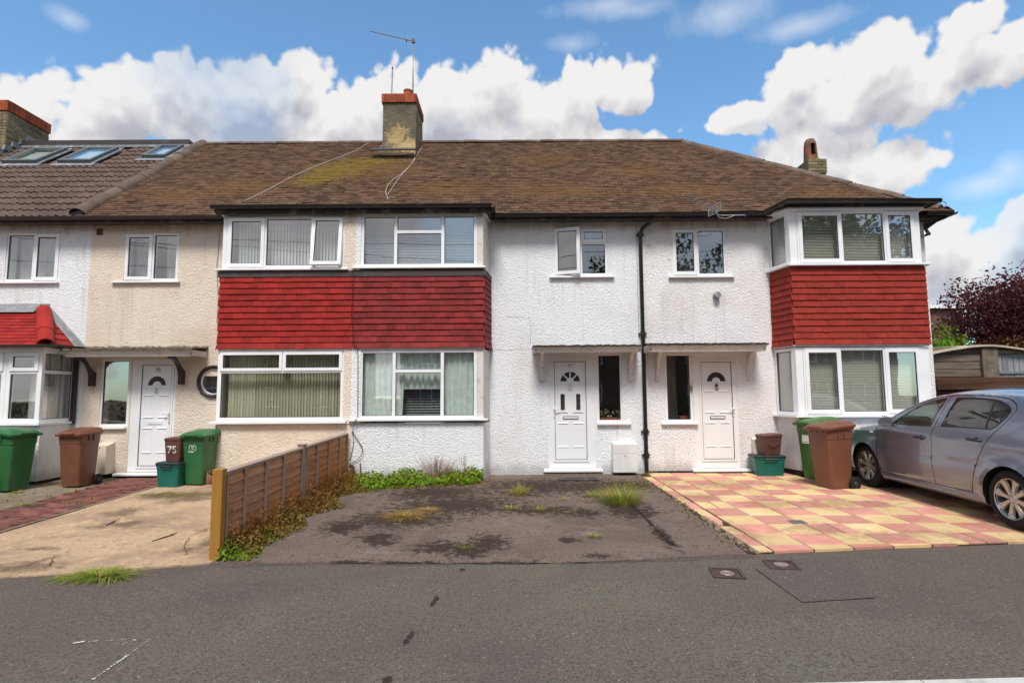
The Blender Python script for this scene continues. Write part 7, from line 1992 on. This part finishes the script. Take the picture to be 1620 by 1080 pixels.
b = MB(); b.box(xpost0, xpost1, SY-.07, SY+.10, .0, zr1-.05); b.build('post', 'concrete_post', sh_, bevel=.01, label='rough concrete post')
x = xpost1+.02
while x < xr:
    b = MB(); b.box(x, x+.115, SY+.02+rr.uniform(-.004, .004), SY+.045, zlow-.2, zr1-.17); b.build('board', 'board_bluegrey', sh_, bevel=.003); x += .122
b = MB(); b.box(xpost1+.005, xr, SY-.01, SY+.05, zr1-.165, zr1-.10); b.build('rail', 'wood_grey', sh_)
b = MB(); hz = P(1600, 589, SY)[1]; b.box(xpost1+.06, P(1619, 589, SY)[0]+.1, SY-.005, SY+.018, hz-.03, hz+.03); b.build('strap_hinge', 'metal_grey', sh_, bevel=.003)
b = MB(); n_ = 24; vs = []
for i in range(n_+1):
    t = i/n_; x = sx0-.10+(xr+.2-sx0)*t; xm_ = P(1560, 546, SY)[0]
    zz = zr0-.02+(zr1-zr0+.03)*math.sin(min(1, (x-sx0+.1)/(xm_-sx0+.1))*math.pi/2) if x < xm_ else zr1+.01+(zr2-zr1-.01)*((x-xm_)/(P(1619, 550, SY)[0]-xm_))**1.4
    w_ = mnoise.noise((x*2, 0, 0))*.012
    vs += [(x, SY-.12, zz-.035+w_), (x, SY-.12, zz+w_), (x, SY+2.0, zz+.10), (x, SY+2.0, zz+.05)]
b.add(vs, [(4*i+j, 4*i+(j+1) % 4, 4*i+4+(j+1) % 4, 4*i+4+j) for i in range(n_) for j in range(4)]); b.build('felt_roof', 'felt_pale', sh_)
b = MB(); b.box(sx0, xr, SY+1.8, SY+1.9, 0, zr0); b.box(sx0, sx0+.05, SY+.071, SY+1.79, 0, zr0); b.build('rear_wall', 'sleeper_grey', sh_)

# distant brick house with a flat roof dormer
HY = 26.0
bh = thing('brick_house', 'distant brown brick house with a flat white edged roof, beyond the purple tree', 'house', (20, HY, 0))
def H_(px, py): q = P(px, py, HY); return q[0], q[1]
hx0, hz1 = H_(1462, 482); hx1, _ = H_(1534, 482); xm_, _ = H_(1496, 482)
b = MB(); b.box(hx0-4, xm_, HY, HY+6, 0, hz1-.2); b.build('wall', 'brick_far', bh)
b = MB(); b.box(xm_+.01, hx1, HY+.5, HY+6, 0, hz1-.25); b.build('dormer_wall', 'brick_far', bh)
b = MB(); b.box(hx0-4.2, hx1+.2, HY-.15, HY+6.2, hz1-.16, hz1-.02); rfh = b.build('roof', 'felt', bh)
b = MB(); b.box(hx0-4.22, hx1+.22, HY-.19, HY-.152, hz1-.19, hz1-.03); b.build('roof_edge', 'upvc', rfh)
wx0, wz1 = H_(1503, 490); wx1, wz0 = H_(1514, 505); b = MB(); b.holed(wx0-.05, wx1+.05, wz0-.05, wz1+.05, [(wx0+.04, wx1-.04, wz0+.04, wz1-.04)], HY+.44, HY+.49); fwn = b.build('window', 'paint_white_old', bh)
b = MB(); b.quad(wx0, wx1, HY+.47, wz0, wz1); b.build('pane', 'curtain_white', fwn)

# ================================================================== plants
def blade(b, p, a, h, lean, w, rr):
    d = Vector((math.cos(a), math.sin(a), 0)); sd = Vector((-d.y, d.x, 0))*w; n = 4; L = []
    for i in range(n):
        t = i/(n-1); q = Vector(p)+d*(lean*t*t)+Vector((0, 0, h*(t-.35*t*t*lean/max(h, .01)))); ww = (1-t*.92)
        L += [q-sd*ww, q+sd*ww]
    b.add(L, [(2*i, 2*i+1, 2*i+3, 2*i+2) for i in range(n-1)])
def leaf(b, p, s, rr, up=.5, asp=.6):
    a = rr.uniform(0, 6.283); n = Vector((rr.gauss(0, 1), rr.gauss(0, 1), rr.gauss(0, 1)+up*2)).normalized()
    u = n.orthogonal().normalized(); u = (Matrix.Rotation(a, 3, n) @ u); v = n.cross(u); f = n*s*.16
    b.add([p-u*s, p+v*s*asp*.8-f*0+u*s*.05, p+u*s, p-v*s*asp*.8+u*s*.05, p+f], [(0, 3, 4), (3, 2, 4), (2, 1, 4), (1, 0, 4)] if False else [(0, 3, 2, 1)])
def grass_tuft(px, py, r, n, h, label, m='grass_green', m2=None, dry=.3, seed=1, flat=.6, w=.003, squash=1.0):
    x, y = G(px, py); rr = random.Random(seed); t = thing('grass_tuft', label, 'grass tuft', (x, y, gz(y)))
    for mm, k in ((m, n*(1-dry)), (m2 or 'grass_dry', n*dry)):
        b = MB()
        for i in range(int(k)):
            a = rr.uniform(0, 6.283); q = r*math.sqrt(rr.random())*.55; hh = h*rr.uniform(.4, 1.05)*(1-.4*q/r)
            yy_ = y+q*math.sin(a)*squash
            blade(b, (x+q*math.cos(a), yy_, gz(yy_)+.005), a+rr.uniform(-.7, .7), hh, hh*rr.uniform(.2, 1.4)*flat+q*.5, w*rr.uniform(.7, 1.3), rr)
        b.build('blades', mm, t, kind='stuff')
    return t
grass_tuft(983, 797, .46, 900, .36, 'big green grass tuft with dry tips in front of the white meter box', seed=1, dry=.25)
grass_tuft(940, 786, .22, 200, .14, 'low grass spreading left of the big tuft by the meter box', seed=2, dry=.35)
grass_tuft(822, 783, .26, 260, .24, 'upright straggly grass tuft below the white wall left of door 77', seed=3, dry=.5)
grass_tuft(806, 806, .20, 120, .10, 'thin flat grass patch nearest the centre of the drive', seed=4, dry=.5)
grass_tuft(852, 808, .14, 80, .10, 'small grass patch in a dark damp stain on the drive', seed=5, dry=.5)
grass_tuft(942, 851, .13, 110, .08, 'lone small grass tuft in the asphalt near the patio side crack', seed=6, dry=.3)
grass_tuft(893, 791, .12, 70, .07, 'tiny grass patch near the doormat', seed=7, dry=.5)
grass_tuft(733, 868, .10, 40, .06, 'little pale star shaped weed in the middle of a dark stain', m='leaf_yellowgreen', seed=8, dry=.1, flat=1.4)
grass_tuft(640, 818, .40, 520, .13, 'dry straw coloured grass mat beside the green weeds', m='grass_dry', seed=9, dry=.25, flat=1.5, m2='leaf_olive', squash=.8)
grass_tuft(676, 808, .26, 240, .09, 'smaller dry straw patch just right of the straw mat', m='grass_dry', seed=10, dry=.3, flat=1.5, squash=.7)
grass_tuft(160, 913, .40, 620, .13, 'long green grass clump at the edge of pavement and beige forecourt', seed=11, dry=.10, flat=1.3, squash=.45, w=.004)
grass_tuft(110, 916, .26, 160, .07, 'sparse flattened grass left of the long green clump', seed=12, dry=.2, flat=1.8, squash=.4)
grass_tuft(22, 909, .12, 70, .05, 'small pale green weed at the left end of the forecourt edge', seed=13, dry=.2, flat=1.4)
grass_tuft(318, 842, .10, 90, .06, 'small brownish weed on the beige forecourt near the fence post', m='leaf_olive', seed=14, dry=.5)
grass_tuft(35, 800, .22, 120, .06, 'low grass along the path edge at the left', seed=15, dry=.4)
grass_tuft(28, 780, .16, 90, .08, 'grass under the green bin at the left edge', seed=16, dry=.4)
grass_tuft(130, 778, .16, 90, .07, 'grass at the foot of the brown bin by the red path', seed=17, dry=.4)
grass_tuft(1025, 752, .12, 110, .12, 'dry grass at the foot of the black downpipe', m='grass_dry', seed=18, dry=.4, m2='leaf_olive')
def weeds(name, label, region, n, m, size, hmax, seed, density=None, stems=None, cat='weeds'):
    """region(rr) gives a point on the ground and a height factor"""
    rr = random.Random(seed); b = MB()
    for i in range(n):
        x, y, hf = region(rr); z = gz(y)+rr.random()**1.3*hmax*hf+.01
        leaf(b, Vector((x, y, z)), size*rr.uniform(.6, 1.3), rr, .6)
    o = b.build(name, m); tag(o, label, cat, kind='stuff'); return o
def strip(y0, y1, w0, w1, x=FX+.03):
    def f(rr):
        y = rr.uniform(y0, y1); t = (y-y0)/(y1-y0); w = (w0+(w1-w0)*t)*(.75+.45*mnoise.noise((y*1.7, 2, 1))); u = rr.random()**1.25
        return x+u*w, y, (1-u*.8)*(.7+.6*mnoise.noise((y*2.3, u*2, 5)))
    return f
weeds('weeds', 'brown and olive creeping weeds along the foot of the lap fence', strip(5.75, 9.7, .42, .62), 4200, 'leaf_olive', .022, .24, 1)
weeds('dead_weeds', 'dead russet leaves and stems among the weeds against the fence', strip(5.8, 9.9, .36, .56), 5200, 'leaf_brown', .019, .44, 2)
weeds('weeds', 'bright green clump of leaves at the foot of the new fence post', strip(5.62, 6.6, .38, .30), 1300, 'leaf_green', .022, .17, 3)
rr = random.Random(4); b = MB()
for i in range(1700):
    x, y, hf = strip(6.0, 9.9, .18, .40)(rr); h = rr.uniform(.14, .50)*(1 if y > 8.3 else .62); a = rr.uniform(-1.2, 1.2)
    blade(b, (x, y, gz(y)), a, h, h*rr.uniform(.1, .6), .0022, rr)
tag(b.build('dry_stems', 'leaf_brown'), 'tangle of thin dry orange stems standing against the far fence panel', 'dry stems', kind='stuff')
def under_bay(x0, x1, d0, d1, hp_=1.0):
    def f(rr):
        x = rr.uniform(x0, x1); t = (x-x0)/(x1-x0); d = (d0+(d1-d0)*t)*(.7+.6*abs(mnoise.noise((x*2.1, 7, 1)))); u = rr.random()**.9
        return x, YB-.02-u*d, (1-u*.7)*(.75+.6*mnoise.noise((x*2.5, u, 2)))*hp_
    return f
weeds('weeds', 'lush green leafy weeds along the foot of the white bay wall', under_bay(-2.80, -.55, 1.25, .34), 6800, 'leaf_green', .030, .25, 5)
weeds('weeds', 'yellow green fringe of weeds spreading onto the drive below the bay', under_bay(-2.8, -.8, 1.5, .50), 2600, 'leaf_yellowgreen', .022, .12, 6)
weeds('weeds', 'denser green weeds at the right corner of the bay wall', under_bay(-1.15, -.50, .30, .22, 1.3), 1100, 'leaf_green', .026, .26, 7)
weeds('leaf_litter', 'brown leaf litter in front of the green weeds', under_bay(-2.6, -.3, 1.35, .5), 1100, 'leaf_brown', .016, .03, 8, cat='leaf litter')
def around(px, py, r):
    x0, y0 = G(px, py)
    def f(rr): a = rr.uniform(0, 6.283); q = r*rr.random()**.6; return x0+q*math.cos(a), y0+q*math.sin(a)*.8, 1
    return f
weeds('leaf_litter', 'dark debris and small leaves at the foot of the downpipe and patio corner', around(1010, 768, .5), 500, 'leaf_olive', .015, .03, 9, cat='leaf litter')
for i_, (px_, py_, r_, n_) in enumerate(((838, 808, .45, 260), (655, 812, .5, 240), (955, 792, .4, 260), (815, 786, .35, 180), (890, 810, .25, 110), (735, 868, .25, 70))):
    weeds('weeds', ['flat moss and seedlings in the middle stain of the drive', 'seedlings round the straw coloured mat', 'seedlings round the big grass tuft', 'seedlings round the upright straggly tuft', 'few seedlings in front of the doormat', 'seedlings in the stain with the pale star weed'][i_], around(px_, py_, r_), n_, 'leaf_olive', .010, .022, 40+i_)
rr = random.Random(31); b = MB()
for i in range(260):
    t_ = rr.random(); x = 2.24+.10*t_-rr.random()**2*.22; y = rr.uniform(6.0, 10.2); leaf(b, Vector((x, y, gz(y)+.015+rr.random()*.02)), rr.uniform(.010, .022), rr)
tag(b.build('moss_fringe', 'leaf_olive'), 'thin line of moss and weeds along the broken patio kerb', 'moss', kind='stuff')
rr = random.Random(32); b = MB()
for i in range(150):
    x, y = G(rr.uniform(0, 170), rr.uniform(764, 800)); leaf(b, Vector((x, y, gz(y)+.02+rr.random()*.03)), rr.uniform(.012, .026), rr)
tag(b.build('weeds', 'leaf_yellowgreen'), 'scattered weeds between the bins and the red path', 'weeds', kind='stuff')
# pinkish dead seed heads before the bay
def dead_plant(px, r, h, n, label, seed):
    x = P(px, 740, YB-.15)[0]; y = YB-.16; t = thing('dead_plant', label, 'dead plant', (x, y, gz(y))); rr = random.Random(seed); b = MB(); hb = MB()
    for i in range(n):
        a = rr.uniform(0, 6.283); q = rr.random()*r; bx, by = x+.25*q*math.cos(a), y+.2*q*math.sin(a); tx, ty, tz = x+q*math.cos(a), y+q*.4*math.sin(a), gz(y)+h*rr.uniform(.55, 1)
        p0, p1 = Vector((bx, by, gz(y))), Vector((tx, ty, tz)); b.tube([p0, p0.lerp(p1, .5)+Vector((0, 0, .02)), p1], .0018, 3, False)
        for k in range(7):
            f = rr.uniform(.55, 1.0); p = p0.lerp(p1, f)+Vector((rr.gauss(0, .018), rr.gauss(0, .014), rr.gauss(0, .015))); leaf(hb, p, rr.uniform(.006, .012), rr, .2)
    b.build('stems', 'stalk_pink', t, kind='stuff'); hb.build('seed_heads', 'stalk_pink', t, kind='stuff')
dead_plant(690, .42, .46, 130, 'pale pinkish dead plant with feathery seed heads before the bay wall', 1)
dead_plant(735, .10, .50, 14, 'thin single dead stalk right of the feathery dead plant', 2)
dead_plant(651, .12, .16, 30, 'short dark dead plant at the wall foot left of the feathery one', 3)
# twigs and scraps on the beige forecourt
def twig(p, q, label):
    a, c = G(*p), G(*q); b = MB(); A, C = Vector((a[0], a[1], gz(a[1])+.022)), Vector((c[0], c[1], gz(c[1])+.022)); m_ = A.lerp(C, .5)+Vector((.01, .02, .006))
    b.tube([A, m_, C], [.006, .008, .004], 5); b.tube([m_, m_+(C-A)*.3+Vector((.02, .06, .01))], .004, 4); tag(b.build('twig', 'bark'), label, 'twig')
twig((168, 833), (182, 826), 'dark forked twig in the middle of the beige forecourt'); twig((240, 859), (277, 848), 'long thin twig on the beige forecourt nearer the pavement')

# ---- trees
def tree(name, label, x, y, h, cr, cz, leafmat_, nleaf, ls, seed, trunk_r=.14, mat2=None, zsq=.85, cat='tree', nclump=90, base=0.0):
    rr = random.Random(seed); t = thing(name, label, cat, (x, y, base)); b = MB()
    top_ = Vector((x, y, cz)); tp = [Vector((x, y, base-.1)), Vector((x+.1, y, base+(cz-base)*.35)), Vector((x-.05, y+.1, base+(cz-base)*.7)), Vector((x, y, cz+cr*.3))]
    b.tube(tp, [trunk_r, trunk_r*.8, trunk_r*.6, trunk_r*.25], 9); tips = []
    for i in range(nclump):
        a = rr.uniform(0, 6.283); u = rr.uniform(-.75, 1); q = math.sqrt(max(0, 1-u*u)); k = rr.uniform(.45, 1.0)*(1+.25*mnoise.noise((math.cos(a)*1.5, math.sin(a)*1.5, u*2+seed)))
        tips.append(Vector((x+cr*q*k*math.cos(a), y+cr*q*k*math.sin(a), cz+cr*zsq*u*k)))
    for i in range(0, nclump, 3):
        s0 = tp[1].lerp(tp[3], rr.uniform(.1, .9)); e = tips[i]; m_ = s0.lerp(e, .5)+Vector((rr.gauss(0, .1), rr.gauss(0, .1), .12)); b.tube([s0, m_, e], [trunk_r*.28, trunk_r*.16, .012], 5, False)
    b.build('trunk', 'bark', t)
    mats_ = [leafmat_]+([mat2] if mat2 else [])
    for mi, mm in enumerate(mats_):
        b = MB()
        for i, c in enumerate(tips):
            if mat2 and (i % 4 == 0) != (mi == 1): continue
            sp = cr*rr.uniform(.12, .24)
            for k in range(nleaf//nclump):
                g_ = Vector((rr.gauss(0, 1), rr.gauss(0, 1), rr.gauss(0, .6))); g_ *= min(1, 1.7/max(.01, g_.length)); p = c+g_*sp; leaf(b, p, ls*rr.uniform(.6, 1.3), rr, .35)
        b.build('crown', mm, t)
    return t
tree('plum_tree', 'large purple leaved tree rising behind the shed at the right edge', 18.7, 19.5, 6, 3.05, 3.75, 'leaf_purple', 46000, .068, 3, .16, nclump=190, zsq=.72)
tree('plum_tree', 'smaller purple bush reaching left of the large purple tree, before the distant house', 16.4, 18.6, 4, 1.2, 2.4, 'leaf_purple', 6000, .065, 5, .08, nclump=60, mat2='leaf_brown')
tree('shrub', 'yellow green shrub just right of the end house corner', 12.75, 17.0, 3, .95, 2.45, 'leaf_yellowgreen', 3800, .06, 6, .05, nclump=40, cat='shrub')
tree('shrub', 'low bright green shrub above the left end of the shed', 10.65, 14.2, 3, .70, 2.1, 'leaf_bright', 2600, .05, 7, .04, nclump=30, cat='shrub')
# across the street: only seen mirrored in the windows
tree('street_tree', 'tall tree across the street, mirrored in the upstairs windows of the end house', 15.5, -9, 10, 4.2, 7.4, 'leaf_dark', 15000, .17, 8, .22, nclump=120)
tree('street_tree', 'second tall tree across the street, mirrored in the small upstairs window by the downpipe', 7.6, -10, 10, 3.2, 7.2, 'leaf_dark', 10000, .16, 9, .2, nclump=90)
tree('street_tree', 'round garden tree across the street, mirrored in the ground floor windows at the left', -10.5, -8, 6, 2.4, 3.4, 'leaf_dark', 8000, .13, 10, .16, nclump=80)
rr = random.Random(5); b = MB()
for i in range(16000): leaf(b, Vector((rr.uniform(-30, 32), -6.6+rr.gauss(0, .28), -.2+rr.random()**.8*1.5)), rr.uniform(.05, .11), rr)
hg = b.build('hedge', 'leaf_dark'); tag(hg, 'clipped garden hedge across the street, mirrored in the glass', 'hedge')
for i, (xa_, lab) in enumerate(((-17, 'brick semi across the street mirrored at the left'), (0, 'brick semi across the street mirrored in the middle'), (17, 'brick semi across the street mirrored at the right'))):
    t = thing('brick_house', lab, 'house', (xa_, -19, -.3), 'houses across the street'); Y1 = -16.0
    H = [(xa_+dx-.8, xa_+dx+.8, z0, z0+1.3) for dx in (-5, -2, 2, 5) for z0 in (.8, 3.4)]
    b = MB(); b.holed(xa_-7, xa_+7, -.3, 5.4, H, Y1, Y1-.25); b.box(xa_-7, xa_+7, -22.1, -22, -.3, 5.4); b.box(xa_-7, xa_-6.8, -22, Y1-.251, -.3, 5.4); b.box(xa_+6.8, xa_+7, -22, Y1-.251, -.3, 5.4); b.build('wall', 'brick_far', t)
    b = MB(); b.prism([(Y1+.4, 5.35), (-19, 8.4), (-22.4, 5.35)], xa_-7.3, xa_+7.3, 'yz'); b.build('roof', 'roof_concrete', t)
    for h in H:
        b = MB(); b.holed(*h, [(h[0]+.07, (h[0]+h[1])/2-.03, h[2]+.07, h[3]-.07), ((h[0]+h[1])/2+.03, h[1]-.07, h[2]+.07, h[3]-.07)], Y1-.08, Y1-.14); w = b.build('window', 'upvc', t)
        b = MB(); b.quad(h[0]+.07, h[1]-.07, Y1-.12, h[2]+.07, h[3]-.07); b.build('pane', 'interior_dark', w)
for i, (z, yy_) in enumerate(((6.6, -3.5), (6.9, -3.6), (7.6, -3.4))):
    b = MB(); b.tube([(x_, yy_, z+.0011*(x_-6)**2-.04*x_*(i == 1)) for x_ in range(-34, 38, 2)], .012, 4)
    tag(b.build('telephone_wire', 'cable'), ['lowest overhead wire mirrored as a dark line in the upstairs windows', 'sloping overhead wire mirrored in the upstairs windows', 'highest overhead wire mirrored in the upstairs windows'][i], 'wire')
